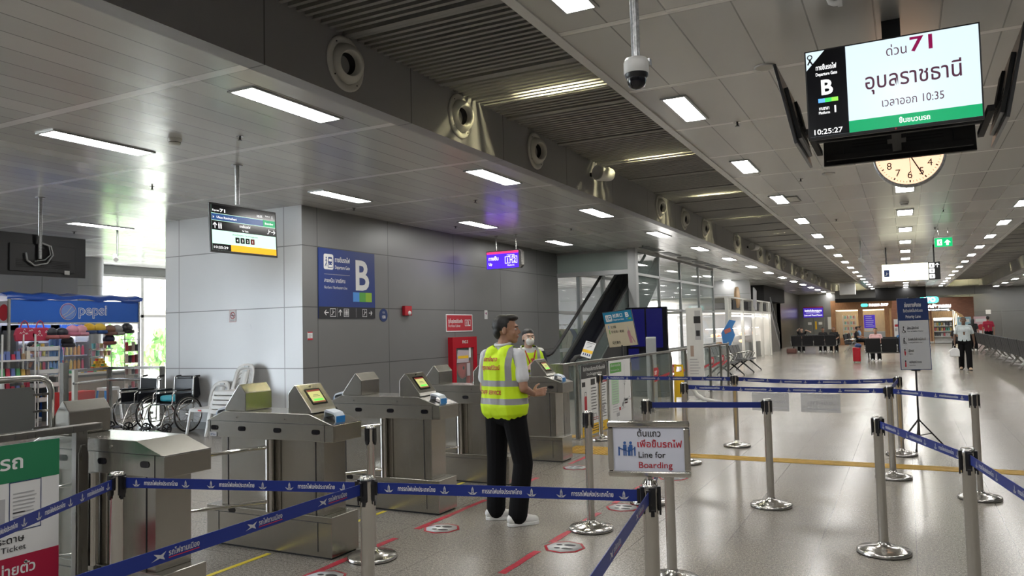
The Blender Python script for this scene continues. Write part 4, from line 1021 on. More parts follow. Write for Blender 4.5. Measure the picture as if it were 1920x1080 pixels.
# ================================================================== hanging screens
def tvbox(t, name, X, w, h, d=.05, face=None, back=True):
    """screen centred on X's origin, face towards local -y"""
    b = MB(); b.X = X; b.bb((-w / 2, 0, -h / 2), (w / 2, .022, h / 2), 'black_plastic'); b.bb((-w * .36, .022, -h * .4), (w * .36, d, h * .25), 'black_plastic'); o = b.build(name, t, bevel=.003)
    if back:
        b = MB(); b.X = X
        for k in range(5): b.bb((-w * .3, d, -h * .3 + k * .025), (w * .3, d + .002, -h * .3 + k * .025 + .01), 'black_matt')
        b.bb((-.1, d, -.1), (.1, d + .02, .1), 'black_matt'); b.build('back_plate', o)
    if face:
        b = MB(); b.X = X; p = PL(b, (-w / 2, -.001, -h / 2), (1, 0, 0)); face(p, w, h); b.build('picture', o, fix=False)
    return o
def big_face(p, w, h):
    e = .01; p.rect(e, e + .012, w - e, h - e, 'screen_white', 1); s = .25 * w; p.rect(e, e + .012, s, h - e, 'screen_black', 2)
    p.rect(s, .022, w - e, .1, 'screen_green', 2)
    p.poly([(e, h - e), (e, h - .135), (.13, h - e)], 'screen_white', 3); p.ring(.035, h - .045, .018, .007, 'print_black', 4, 16); p.stroke([(.03, h - .06), (.05, h - .095)], .01, 'print_black', 4); p.stroke([(.04, h - .06), (.02, h - .095)], .01, 'print_black', 4)
    c = s / 2 + .0
    p.text('ทางขึ้นรถไฟ', c + .005, .475, .045, 'screen_text', 'c', width=.13, bold=.02); p.text('Departure Gate', c + .005, .435, .03, 'screen_text', 'c', width=.135, bold=.02)
    p.text('B', c + .005, .305, .14, 'screen_text', 'c', bold=.03)
    for k, m in enumerate(('screen_sky', 'screen_leaf', 'screen_lime')): p.rect(c - .055 + k * .042, .25, c - .013 + k * .042, .278, m, 3)
    p.text('ชานชาลา', c - .02, .2, .032, 'screen_text', 'c', width=.065, bold=.02); p.text('Platform', c - .02, .172, .026, 'screen_text', 'c', width=.07, bold=.02); p.text('1', c + .05, .175, .065, 'screen_text', 'c', bold=.03)
    p.text('10:25:27', c + .0, .035, .05, 'screen_text', 'c', width=.18, bold=.01)
    m = (s + w) / 2
    p.text('ด่วน', m - .085, .495, .085, 'screen_plum', 'c', width=.12); p.text('71', m + .06, .5, .13, 'screen_purple', 'c', width=.13, bold=.02)
    p.text('อุบลราชธานี', m, .295, .145, 'screen_plum', 'c', width=.56, bold=.008); p.text('เวลาออก 10:35', m - .005, .165, .075, 'screen_plum', 'c', width=.36)
    p.text('ขึ้นขบวนรถ', m, .045, .045, 'screen_text', 'c', width=.18, bold=.02)
tc = thing('screen_cluster', 'cluster of four black hanging screens, the front one showing train 71 and gate B', 'screens', (0, 6.15, H))
b = MB(); b.bb((-.06, -.1, -.86), (.06, .06, 0), 'black_matt'); b.build('column', tc)
b = MB(); b.bar((-.5, -.35, -.86), (.5, -.35, -.86), .04, .04, 'black_matt'); b.bar((-.5, .35, -.86), (.5, .35, -.86), .04, .04, 'black_matt'); b.bar((0, -.45, -.84), (0, .45, -.84), .06, .05, 'black_matt'); b.bar((-.55, -.4, -.8), (-.55, .4, -.8), .04, .04, 'black_matt'); b.bar((.55, -.4, -.8), (.55, .4, -.8), .04, .04, 'black_matt'); b.build('bracket_frame', tc)
tl = math.radians(7)
def at(x, y, z, rz, rx): return Matrix.Translation((x, y, z)) @ Matrix.Rotation(rz, 4, 'Z') @ Matrix.Rotation(rx, 4, 'X')
tvbox(tc, 'screen', at(-.02, -.53, -.585, 0, tl * .55), 1.045, .615, face=big_face)
tvbox(tc, 'screen', at(0, .5, -.62, PI, tl * 2.0), 1.05, .6)
tvbox(tc, 'screen', at(-.7, .0, -.6, -PI / 2, tl * 1.7), .98, .6)
tvbox(tc, 'screen', at(.7, .0, -.6, PI / 2, tl * 1.7), .98, .6)
b = MB(); b.cyl((.0, -.55, -.895), (.0, -.55, -.885), .006, 'print_red', 8); b.build('standby_light', tc)
# small gate monitor on a pole
def small_face(p, w, h):
    e = .025; p.rect(e, e, w - e, h - e, 'screen_mint', 1)
    p.rect(e, h - .125, w - e, h - e, 'screen_black', 2); p.rect(e, h - .21, w - .23, h - .13, 'screen_navy', 2); p.rect(w - .23, h - .21, w - e, h - .125, 'screen_green', 2); p.rect(e, h - .33, w - e, h - .215, 'screen_black', 2)
    p.rect(e, e, .3, .105, 'screen_black', 2); p.rect(.3, e, w - e, .105, 'screen_orange', 2)
    p.text('Express', .04, h - .1, .03, 'screen_text', 'l', width=.1, bold=.02); p.text('71', .15, h - .105, .055, 'screen_text', 'l', bold=.03, width=.08); p.text('Ubon Ratchathani', .1, h - .185, .04, 'screen_text', 'l', width=.3, bold=.01); p.text('»', .04, h - .185, .05, 'screen_text')
    p.text('10:35', w - .33, h - .1, .04, 'screen_text', 'l', width=.09, bold=.02); p.text('Platform', w - .19, h - .08, .022, 'screen_text', 'l', width=.08); p.text('1', w - .08, h - .1, .055, 'screen_text', bold=.02); p.text('Boarding', w - .2, h - .18, .035, 'screen_text', 'l', width=.14, bold=.02)
    p.arrow(.07, h - .275, .035, 90, 'screen_text', 3); 
    for k in range(2): person_icon(p, .13 + k * .03, h - .31, .075, 'screen_text', 3)
    p.text('ทางขึ้นรถไฟ', w / 2, h - .265, .04, 'screen_text', 'c', width=.17, bold=.02); p.text('To Train', w / 2, h - .315, .028, 'screen_text', 'c', bold=.02); stairs_icon(p, w - .18, h - .315, .08, 'screen_text', 3); p.arrow(w - .065, h - .275, .032, 0, 'screen_text', 3)
    p.text('ลำดับตู้โดยสาร / Car Arrangement', w / 2, h - .375, .028, 'screen_black', 'c', width=.4)
    for k, c in enumerate('4321'): p.rrect(w / 2 - .16 + k * .08, h - .465, w / 2 - .095 + k * .08, h - .395, .008, 'screen_black' if k < 3 else 'print_red', 3); p.text(c, w / 2 - .128 + k * .08, h - .447, .045, 'screen_text', 'c', l=4, bold=.02)
    p.text('10:25:29', .045, .048, .04, 'screen_text', 'l', width=.21, bold=.01)
t = thing('hanging_monitor', 'small lit train monitor on a pole in front of the pale wall', 'monitor', (-7.38, 6.95, H), 0)
b = MB(); b.cyl((0, 0, -.5), (0, 0, 0), .028, 'galvanised', 16); b.cyl((0, 0, -.008), (0, 0, 0), .07, 'galvanised', 20); b.build('pole', t)
tvbox(t, 'screen', at(.08, .05, -.83, PI / 2 - .03, -math.radians(3)), 1.06, .6, face=small_face)
t = thing('hanging_monitor', 'black back of a hanging monitor at the left edge, with looped cable', 'monitor', (-11.5, 6.95, H), 0)
b = MB(); b.cyl((0.09, 0, -.92), (0.09, 0, 0), .028, 'galvanised', 16); b.cyl((0.09, 0, -.008), (0.09, 0, 0), .07, 'galvanised', 20); b.build('pole', t)
tvbox(t, 'screen', at(.0, .08, -.86, -PI / 2, 0), 1.36, .62)
b = MB(); pts = [(.1, .02, -.68), (.1, .16, -.72), (.1, .19, -.85), (.1, .1, -.98), (.09, -.08, -1.02), (.085, -.18, -.95), (.08, -.2, -.84)]; b.tube(pts, .014, 'galvanised', 8); b.tube([(.1, -.02, -.66), (.1, .13, -.72), (.1, .15, -.85), (.1, .07, -.93), (.09, -.08, -.96)], .01, 'galvanised', 8); b.build('cable', t)
b = MB(); b.bb((.053, .4, -1.13), (.056, .48, -1.07), 'print_white'); b.build('paper_label', t)

# clock
t = thing('clock', 'round lit orange hall clock half hidden behind the hanging screens', 'clock', (0.1, 8.5, 3.235))
b = MB(); b.lathe([(0, .05), (.31, .05), (.325, .03), (.325, -.05), (.31, -.06), (.298, -.05), (.298, -.03), (0, -.03)], (0, 0, 0), 'galvanised', 56, axis='y', R=None); b.build('case', t)
b = MB(); p = PL(b, (0, -.052, 0), (1, 0, 0)); p.disc(0, 0, .3, 'clock_face', 0, 48)
for k in range(60):
    a = math.radians(90 - 6 * k); r0, r1, w_ = (.262, .284, .012) if k % 5 == 0 else (.268, .284, .004); p.stroke([(r0 * math.cos(a), r0 * math.sin(a)), (r1 * math.cos(a), r1 * math.sin(a))], w_, 'screen_ink', 2)
for k in range(1, 13):
    a = math.radians(90 - 30 * k); p.text(str(k), .205 * math.cos(a), .205 * math.sin(a) - .036, .1, 'screen_ink', 'c', l=2)
b.build('dial', t, fix=False)
b = MB(); p = PL(b, (0, -.06, 0), (1, 0, 0))
p.stroke([(0, 0), (.16 * math.sin(math.radians(312)), .16 * math.cos(math.radians(312)))], .016, 'screen_ink', 1); p.stroke([(0, 0), (.25 * math.sin(math.radians(153)), .25 * math.cos(math.radians(153)))], .011, 'screen_ink', 2); p.stroke([(0, 0.05), (.25 * math.sin(math.radians(177)), .25 * math.cos(math.radians(177)))], .004, 'screen_ink', 3); p.disc(0, 0, .014, 'screen_ink', 3); b.build('clock_hands', t, fix=False)
b = MB(); b.cyl((0, .0, .32), (0, .0, H - 3.235), .018, 'black_plastic', 12); b.build('hanger', t)

# dome camera on its pole
t = thing('dome_camera', 'white dome camera with dark globe on a long galvanised pole', 'camera', (-1.06, 3.4, H))
b = MB(); b.cyl((0, 0, -.9), (0, 0, 0), .021, 'galvanised', 18); b.cyl((0, 0, -.93), (0, 0, -.88), .018, 'galvanised', 18); b.build('pole', t)
b = MB(); b.lathe([(0, -.895), (.02, -.9), (.05, -.908), (.058, -.925), (.058, -.975), (.052, -.98)], (0, 0, 0), 'white_plastic', 32); b.box((0.02, .05, -.915), (.07, .03, .03), 'galvanised'); b.build('housing', t)
b = MB(); b.lathe([(.055, -.972), (.053, -.99), (.046, -1.0)], (0, 0, 0), 'black_plastic', 32); b.build('collar', t)
b = MB(); b.lathe([(.045, -.995), (.044, -1.015), (.036, -1.035), (.02, -1.047), (0, -1.05)], (0, 0, 0), 'black_gloss', 28); b.build('globe', t)
t = thing('pipe_sensor', 'small white pipe elbow with a round sensor at the top of the photo', 'sensor', (-.33, 5.0, H))
b = MB(); b.tube([(0, 0, 0), (0, 0, -.17), (.01, 0, -.2), (.03, 0, -.21), (.05, 0, -.21)], .017, 'white_plastic', 12); b.build('pipe', t)
b = MB(); b.cyl((.05, 0, -.2), (.075, 0, -.2), .035, 'white_plastic', 18); b.build('sensor_head', t)

# violet platform sign
t = thing('platform_sign', 'lit violet platform sign with boxed numbers 1 and 2 on two rods', 'sign', (-8.0, 15.35, H), math.radians(-3))
b = MB()
for x in (-.22, .3): b.cyl((x, 0, -.34), (x, 0, 0), .016, 'chrome_soft', 12); b.cyl((x, 0, -.01), (x, 0, 0), .045, 'chrome_soft', 16)
b.build('rods', t)
b = MB(); b.prism([(-.46, -.34), (.42, -.34), (.47, -.4), (.47, -.7), (.42, -.76), (-.46, -.76)], -.06, .06, 'chrome_soft'); b.build('housing', t, bevel=.01)
b = MB(); p = PL(b, (-.44, -.062, -.75), (1, 0, 0)); p.rect(0, 0, .83, .38, 'sign_violet', 1); p.rect(0, .33, .83, .38, 'sign_pink', 2); p.text('ทางขึ้น', .05, .19, .11, 'screen_text', 'l', bold=.03, width=.26); p.text('Up', .05, .08, .08, 'screen_text', bold=.03); p.text('ชานชาลา', .63, .27, .05, 'screen_text', 'c', bold=.03, width=.2); p.text('Platform', .63, .045, .045, 'screen_text', 'c', bold=.02, width=.18)
for k, c in ((0, '1'), (1, '2')): p.frame(.48 + .18 * k, .1, .62 + .18 * k, .26, .014, 'screen_text', 3); p.text(c, .55 + .18 * k, .13, .14, 'screen_text', 'c', bold=.02)
p.rect(.62, .17, .66, .19, 'screen_text', 3); b.build('lit_face', t, fix=False)

# ================================================================== signs on the grey walls
Xw = -8.787
def wallface(y, z, w, h, d, m, name, lab, cat, fn, pname='lettering'):
    b = MB(); b.bb((0, 0, 0), (d, w, h), m); t = tag(b.build(name, loc=(Xw, y, z)), lab, cat)
    b = MB(); p = PL(b, (d + .0005, 0, 0), (0, 1, 0)); fn(p, w, h); b.build(pname, t, fix=False); return t
def bsign(p, w, h):
    p.rect(0, .2, w, h, 'print_blue', 1); p.rect(0, 0, w, .2, 'print_black', 1)
    p.text('B', .98, .52, .76, 'print_white', 'l', bold=.02, width=.39); 
    for k, m in enumerate(('print_sky', 'print_leaf', 'screen_lime_p')): p.rect(.9 + k * .18, .3, 1.08 + k * .18, .47, m, 3)
    train_icon(p, .13, .84, .25, 'print_white', 'print_blue', 2)
    p.text('ทางขึ้นรถไฟ', .42, .98, .11, 'print_white', 'l', bold=.02, width=.4); p.text('Departure Gate', .42, .86, .085, 'print_white', 'l', bold=.01, width=.4); p.rect(.14, .755, .82, .762, 'print_grey', 3)
    p.text('สายเหนือ / สายอีสาน', .14, .62, .095, 'print_white', 'l', bold=.01, width=.55); p.text('Northern / Northeastern Line', .14, .51, .07, 'print_white', 'l', width=.6)
    p.arrow(.19, .1, .055, 180, 'print_white'); p.frame(.28, .03, .43, .17, .008, 'print_white', 3); stairs_icon(p, .29, .04, .12, 'print_white', 4); p.rect(.47, .02, .475, .18, 'print_grey', 3); p.arrow(.55, .1, .055, 90, 'print_white'); p.frame(.64, .03, .78, .17, .008, 'print_white', 3)
    for k in range(3): person_icon(p, .67 + k * .04, .05, .1, 'print_white', 4)
    p.rect(.98, .02, .985, .18, 'print_grey', 3); p.frame(1.16, .03, 1.29, .17, .008, 'print_white', 3); stairs_icon(p, 1.165, .04, .12, 'print_white', 4); p.arrow(1.4, .1, .05, 0, 'print_white')
mat('screen_lime_p', (.28, .5, .03), .5)
wallface(10.03, 1.88, 1.54, 1.2, .012, 'print_blue', 'departure_gate_sign', 'large blue departure gate sign with a white letter B on the dark wall', 'sign', bsign)
b = MB(); b.cyl((0, 0, 0), (.006, 0, 0), .125, 'print_navy', 32); t = tag(b.build('location_plate', loc=(Xw, 11.84, 1.945)), 'round dark violet plate reading GL 15B beside the blue sign', 'sign')
b = MB(); p = PL(b, (.007, -.12, -.12), (0, 1, 0)); p.text('G L', .12, .155, .05, 'print_white', 'c'); p.text('15B', .12, .06, .075, 'print_white', 'c', bold=.02); b.build('lettering', t, fix=False)
t = thing('fire_alarm', 'red fire alarm horn on the dark wall', 'fire alarm', (Xw, 12.57, 2.03)); b = MB(); b.bb((0, -.12, -.09), (.07, .12, .1), 'red_gloss'); b.build('housing', t, bevel=.01); b = MB(); b.lathe([(0, .1), (.035, .09), (.045, .07)], (0, .03, -.04), 'white_plastic', 16, axis='x'); b.build('strobe', t)
wallface(14.05, 1.6, 1.12, .38, .01, 'print_white', 'fire_hose_sign', 'red Fire Hose Cabinet sign with white border on the dark wall', 'sign', lambda p, w, h: (p.rect(.02, .02, w - .02, h - .02, 'print_red', 1), p.text('ตู้เก็บอุปกรณ์ดับเพลิง', .08, .19, .11, 'print_white', 'l', bold=.02, width=.6), p.text('Fire Hose Cabinet', .08, .1, .08, 'print_white', 'l', width=.5), p.frame(.78, .12, .9, .26, .01, 'print_white', 3), p.frame(.91, .12, 1.03, .26, .01, 'print_white', 3), person_icon(p, .84, .14, .1, 'print_white', 3), p.stroke([(.94, .23), (.94, .14), (1.0, .14)], .02, 'print_white', 3)))
t = thing('fire_hose_cabinet', 'tall red fire hose cabinet with a dark glass door', 'cabinet', (Xw, 14.12, 0))
b = MB(); b.bb((0, 0, .32), (.12, .14, 1.48), 'red_gloss'); b.bb((0, .9, .32), (.12, 1.04, 1.48), 'red_gloss'); b.bb((0, .14, 1.24), (.12, .9, 1.48), 'red_gloss'); b.bb((0, .14, .32), (.12, .9, .45), 'red_gloss'); b.bb((0, .14, .45), (.02, .9, 1.24), 'black_matt'); b.build('frame', t)
b = MB(); b.bb((.09, .14, .45), (.1, .9, 1.24), 'glass_tint'); b.build('glass_door', t)
b = MB(); b.lathe([(.2, 0), (.24, .02), (.2, .04), (.1, .05), (.04, .05)], (.03, .5, .8), 'red_plastic', 28, axis='x'); b.cyl((.03, .75, .45), (.03, .75, .95), .06, 'red_plastic', 16); b.build('hose_reel', t)
b = MB(); p = PL(b, (.104, .18, .92), (0, 1, 0)); p.poly([(0, 0), (.5, 0), (.54, .26), (.05, .28)], colmat((.5, .42, .45)), 1); p.rect(.05, .09, .5, .15, 'print_yellow', 2); p.rect(.52, .1, .6, .34, 'print_white', 2); p.rect(.42, -.3, .56, -.02, colmat((.5, .42, .45)), 1); p.frame(.02, .0, .5, .26, .006, 'print_grey', 2); b.build('notices', t, fix=False)
b = MB(); p = PL(b, (.121, .3, 1.34), (0, 1, 0)); p.text('FHC-5', .1, 0, .09, 'print_white', 'l', bold=.01); b.build('lettering', t, fix=False)
wallface(9.76, 1.52, .12, .14, .003, 'print_white', 'wall_sticker', 'small red and white sticker near the wall corner', 'sticker', lambda p, w, h: (p.rect(0, h - .02, w, h, 'print_red', 1), p.rect(0, 0, w, .03, 'print_red', 1), fake_lines(p, .02, .1, .1, 4, .018, .008, 'print_grey')), 'print')
wallface(15.76, 1.88, .14, .2, .003, 'print_white', 'wall_sticker', 'small white vertical notice on the dark wall right of the red sign', 'sticker', lambda p, w, h: (p.frame(.02, .02, w - .02, h - .02, .008, 'print_grey', 1), p.disc(.07, .13, .03, 'print_plum', 2), fake_lines(p, .03, .11, .09, 3, .02, .008, 'print_grey')), 'print')
mat('print_plum', (.2, .03, .12), .5)
b = MB(); b.bb((0, -.002, 0), (.16, 0, .21), 'print_white'); t = tag(b.build('no_smoking_notice', loc=(-10.44, 9.648, 1.86)), 'small no smoking notice on the pale wall', 'sign')
b = MB(); p = PL(b, (0, -.003, 0), (1, 0, 0)); p.ring(.08, .115, .06, .012, 'print_red', 1, 24); p.stroke([(.045, .155), (.115, .075)], .012, 'print_red', 1); p.rect(.04, .11, .12, .122, 'print_black', 1); fake_lines(p, .02, .14, .04, 2, .016, .007, 'print_grey'); p.frame(0, 0, .16, .21, .004, 'print_red', 1); b.build('print', t, fix=False)
# marks and scuffs on the pale wall
b = MB(); p = PL(b, (-9.95, 9.648, 1.75), (1, 0, 0)); p.stroke([(.0, .06), (.02, .02), (.02, -.02)], .006, 'print_grey', 1); tag(b.build('wall_scuff', fix=False), 'small dark scuff mark on the pale wall right of the notice', 'scuff')

# ================================================================== standing signs behind the railing
t = thing('departure_easel_sign', 'tilted blue and cream departure gate sign in Chinese behind the railing', 'sign', (-5.05, 14.6, 0), math.radians(2))
b = MB(); b.bar((0, .06, 0), (0, .06, 1.3), .03, .03, 'black_plastic'); b.bar((0, .06, 1.3), (0, .0, 1.52), .02, .02, 'black_plastic'); b.build('pole', t)
b = MB(); b.lathe([(.2, 0), (.2, .02), (.03, .04), (.0, .04)], (0, 0, 0), 'black_plastic', 28); b.build('base', t)
XX = Matrix.Translation((0, -.04, 1.58)) @ Matrix.Rotation(math.radians(-5), 4, 'Y') @ Matrix.Rotation(math.radians(17), 4, 'X')
b = MB(); b.X = XX; b.bb((-.3, -.012, -.37), (.3, .012, .37), 'black_plastic'); o = b.build('board', t)
b = MB(); b.X = XX; p = PL(b, (-.3, -.013, -.37), (1, 0, 0)); p.rect(.008, .008, .592, .732, 'print_cream', 1); p.rect(.008, .5, .592, .732, 'print_teal', 2); train_icon(p, .05, .54, .13, 'print_white', 'print_teal', 3); p.text('检票口', .2, .615, .085, 'print_white', 'l', bold=.02, width=.2); p.text('Departure Gate', .2, .55, .05, 'print_white', 'l', width=.22, bold=.01); p.text('B', .46, .6, .13, 'print_white', 'l', bold=.04)
for k, m in enumerate(('print_sky', 'print_leaf', 'screen_lime_p')): p.rect(.46 + k * .035, .55, .495 + k * .035, .575, m, 3)
p.rect(.07, .39, .085, .46, 'print_sky', 3); p.text('北线', .11, .4, .06, 'print_black', bold=.01); p.rect(.07, .28, .085, .37, 'print_leaf', 3); p.text('东北线 / 老挝', .11, .3, .06, 'print_black', 'l', width=.26, bold=.01); p.text('站在乘车', .09, .07, .07, 'print_black', 'l', width=.17, bold=.01)
p.poly([(.45, .06), (.5, .06), (.49, .3), (.46, .34), (.43, .28)], colmat((.5, .25, .28)), 3); p.stroke([(.47, .3), (.46, .4)], .012, 'print_grey', 3); p.stroke([(.5, .2), (.55, .06)], .02, colmat((.5, .25, .28)), 3); b.build('lettering', o, fix=False)
t = thing('notice_stand', 'small white notice on a slanted stand behind the railing end', 'sign', (-5.35, 13.6, 0), math.radians(5))
b = MB(); b.bar((0, 0, 0), (0, 0, 1.1), .025, .025, 'black_plastic'); b.lathe([(.15, 0), (.15, .015), (0, .03)], (0, 0, 0), 'black_plastic', 24); b.build('stand', t)
XX = Matrix.Translation((0, -.03, 1.2)) @ Matrix.Rotation(math.radians(16), 4, 'Y') @ Matrix.Rotation(math.radians(-25), 4, 'X')
b = MB(); b.X = XX; b.bb((-.1, -.006, -.16), (.1, .006, .16), 'print_white'); o = b.build('board', t)
b = MB(); b.X = XX; p = PL(b, (-.1, -.0065, -.16), (1, 0, 0)); p.rect(.02, .29, .18, .3, 'print_black', 1); p.rect(.0, .09, .2, .15, 'print_yellow', 1); p.stroke([(.06, .19), (.14, .24)], .02, 'print_grey', 1)
for k in range(4): p.rect(.03 + .04 * k, .03, .05 + .04 * k, .075, 'print_navy', 1)
fake_lines(p, .02, .18, .28, 3, .014, .005, 'print_grey'); b.build('print', o, fix=False)
t = thing('twin_blue_screen', 'black stand with two dark blue portrait screens beside the glass corner', 'screens', (-5.4, 17.3, 0), 0)
b = MB(); b.bb((-.46, 0, .1), (.52, .12, 2.06), 'black_gloss'); b.bb((-.5, -.15, 0), (.5, .3, .1), 'black_matt'); b.build('cabinet', t, bevel=.01)
b = MB(); p = PL(b, (-.46, -.001, .9), (1, 0, 0)); p.rect(.1, .25, .46, 1.12, 'screen_blue', 1); p.rect(.5, .22, .88, 1.12, 'screen_blue', 1); p.rect(.05, -.3, .3, .2, 'screen_blue', 1); b.build('pictures', t, fix=False)
t = thing('handheld_scanner_gate', 'grey slanted back of a metal scanner panel behind the railing', 'scanner', (-4.7, 14.75, 0), .3)
b = MB(); b.prism([(0, 0), (.06, 0), (.14, 1.35), (.12, 1.4), (.08, 1.4), (.06, 1.37)], .1, .3, 'alu', axis='x'); b.build('panel', t, bevel=.01)
b = MB(); b.bb((-.05, -.1, 0), (.5, .3, .03), 'alu_dark'); b.build('foot', t)
t = thing('info_totem', 'slim white upright panel with a curved foot behind the middle belts', 'totem', (-4.0, 16.3, 0), math.radians(8))
b = MB(); b.bb((-.17, -.02, .12), (.17, .02, 1.98), 'white_plastic'); b.build('panel', t, bevel=.008)
b = MB(); b.tube([(-.1, 0, .3), (0, -.02, .14), (.15, -.05, .05), (.38, -.1, .025), (.5, -.12, .02)], [.05, .05, .045, .03, .02], 'white_plastic', 10); b.bb((-.2, -.2, 0), (.2, .2, .02), 'white_plastic'); b.build('foot', t)
b = MB(); p = PL(b, (-.15, -.021, .2), (1, 0, 0)); p.rect(.16, 1.1, .28, 1.72, 'print_grey', 1); p.rect(.18, 1.18, .26, 1.3, 'print_black', 2); p.rect(.05, .75, .12, .98, colmat((.4, .3, .25)), 1); p.rect(.14, 1.45, .28, 1.6, 'print_black', 2); fake_lines(p, .03, .25, .7, 6, .06, .02, 'print_grey'); b.build('print', t, fix=False)
t = thing('yellow_floor_stand', 'yellow folded plastic floor stand behind the belts', 'stand', (-4.05, 15.1, 0), .2)
b = MB()
for s in (-1, 1): b.bar((-.09, s * .05, 0), (-.07, s * .01, .82), .03, .02, 'yellow_plastic'); b.bar((.09, s * .05, 0), (.07, s * .01, .82), .03, .02, 'yellow_plastic'); b.box((0, s * .03, .45), (.15, .012, .5), 'yellow_plastic', rot=(s * .04, 0, 0))
b.box((0, 0, .82), (.17, .04, .04), 'yellow_plastic'); b.build('folding_panels', t)
# ================================================================== wheelchairs
def make_wheelchair(bag):
    t = thing('wheelchair', 'wheelchair', 'wheelchair')      # faces -y, origin on the floor
    for s in (-1, 1):
        x = s * .3; b = MB(); ring = lambda r, xx: [(xx, r * math.cos(a), .31 + r * math.sin(a)) for a in [2 * PI * k / 32 for k in range(32)]]
        b.tube(ring(.295, x), .014, 'rubber', 8, closed=True); b.tube(ring(.278, x), .008, 'chrome', 6, closed=True); o = b.build('wheel', t)
        b = MB()
        for k in range(20):
            a = 2 * PI * k / 20; b.cyl((x + (.02 if k % 2 else -.02), .02 * math.cos(a), .31 + .02 * math.sin(a)), (x, .28 * math.cos(a), .31 + .28 * math.sin(a)), .0018, 'chrome', 4)
        b.cyl((x - .04, 0, .31), (x + .04, 0, .31), .022, 'chrome', 12); b.build('spokes', o)
        b = MB(); b.tube(ring(.25, x + s * .035), .008, 'chrome', 6, closed=True); b.build('hand_rim', o)
        b = MB(); xc = s * .24; b.tube([(xc, -.4 + .09 * math.cos(a), .095 + .09 * math.sin(a)) for a in [2 * PI * k / 20 for k in range(20)]], .014, 'rubber', 6, closed=True)
        for k in range(5): a = 2 * PI * k / 5; b.bar((xc, -.4, .095), (xc, -.4 + .08 * math.cos(a), .095 + .08 * math.sin(a)), .02, .02, 'black_plastic')
        b.build('caster', t)
        b = MB(); xf = s * .22
        b.tube([(xf, .2, .9), (xf, .22, .93), (xf, .3, .94)], .012, 'chrome', 8); b.tube([(xf, .2, .93), (xf, .18, .5), (xf, .17, .16)], .012, 'chrome', 8)
        b.tube([(xf, .18, .7), (xf, -.2, .7), (xf, -.26, .66), (xf, -.27, .5), (xf, -.33, .48)], .011, 'chrome', 8); b.tube([(xf, .17, .48), (xf, -.33, .48), (xf, -.38, .42), (xf, -.5, .16)], .011, 'chrome', 8)
        b.tube([(xf, .17, .2), (xf, -.3, .2), (xf, -.36, .45)], .011, 'chrome', 8); b.build('side_frame', t)
        b = MB(); b.bb((xf - .03, -.2, .705), (xf + .03, .12, .735), 'vinyl_black'); b.build('armrest', t, bevel=.006)
        b = MB(); b.bb((xf - .004, -.2, .5), (xf + .004, .14, .66), 'vinyl_black'); b.build('skirt_guard', t)
        b = MB(); b.box((s * .12, -.52, .12), (.16, .1, .012), 'black_plastic', rot=(.3, 0, 0)); b.build('footrest', t)
        b = MB(); b.cyl((xf, .24, .935), (xf, .33, .94), .018, 'rubber', 10); b.build('grip', t)
    b = MB(); b.bb((-.21, -.22, .47), (.21, .17, .5), 'vinyl_black'); b.build('seat', t, bevel=.008)
    b = MB(); b.box((0, .2, .7), (.42, .025, .4), 'vinyl_black', rot=(-.05, 0, 0)); b.build('backrest', t, bevel=.006)
    b = MB(); b.bar((-.22, -.1, .2), (.22, .1, .47), .018, .018, 'chrome'); b.bar((.22, -.1, .2), (-.22, .1, .47), .018, .018, 'chrome'); b.build('cross_brace', t)
    if bag == 1:
        b = MB(); b.box((0, -.02, .58), (.36, .3, .1), 'cyan_fabric'); b.build('blue_cushion', t, bevel=.03)
        b = MB(); b.prism([(.22, .95), (.38, .92), (.42, .6), (.36, .55), (.24, .58)], -.2, .16, 'vinyl_black', axis='x'); b.build('hanging_bag', t, bevel=.02)
    return t
w1 = make_wheelchair(0); w1.location = (-12.2, 9.22, 0); w1['label'] = 'left wheelchair, empty and against the sunlit glass barrier'; w1['group'] = 'parked wheelchairs'
w2 = make_wheelchair(1); w2.location = (-11.28, 9.22, 0); w2.rotation_euler = (0, 0, .06); w2['label'] = 'right wheelchair with blue cushion and black bag, against the pale wall'; w2['group'] = 'parked wheelchairs'
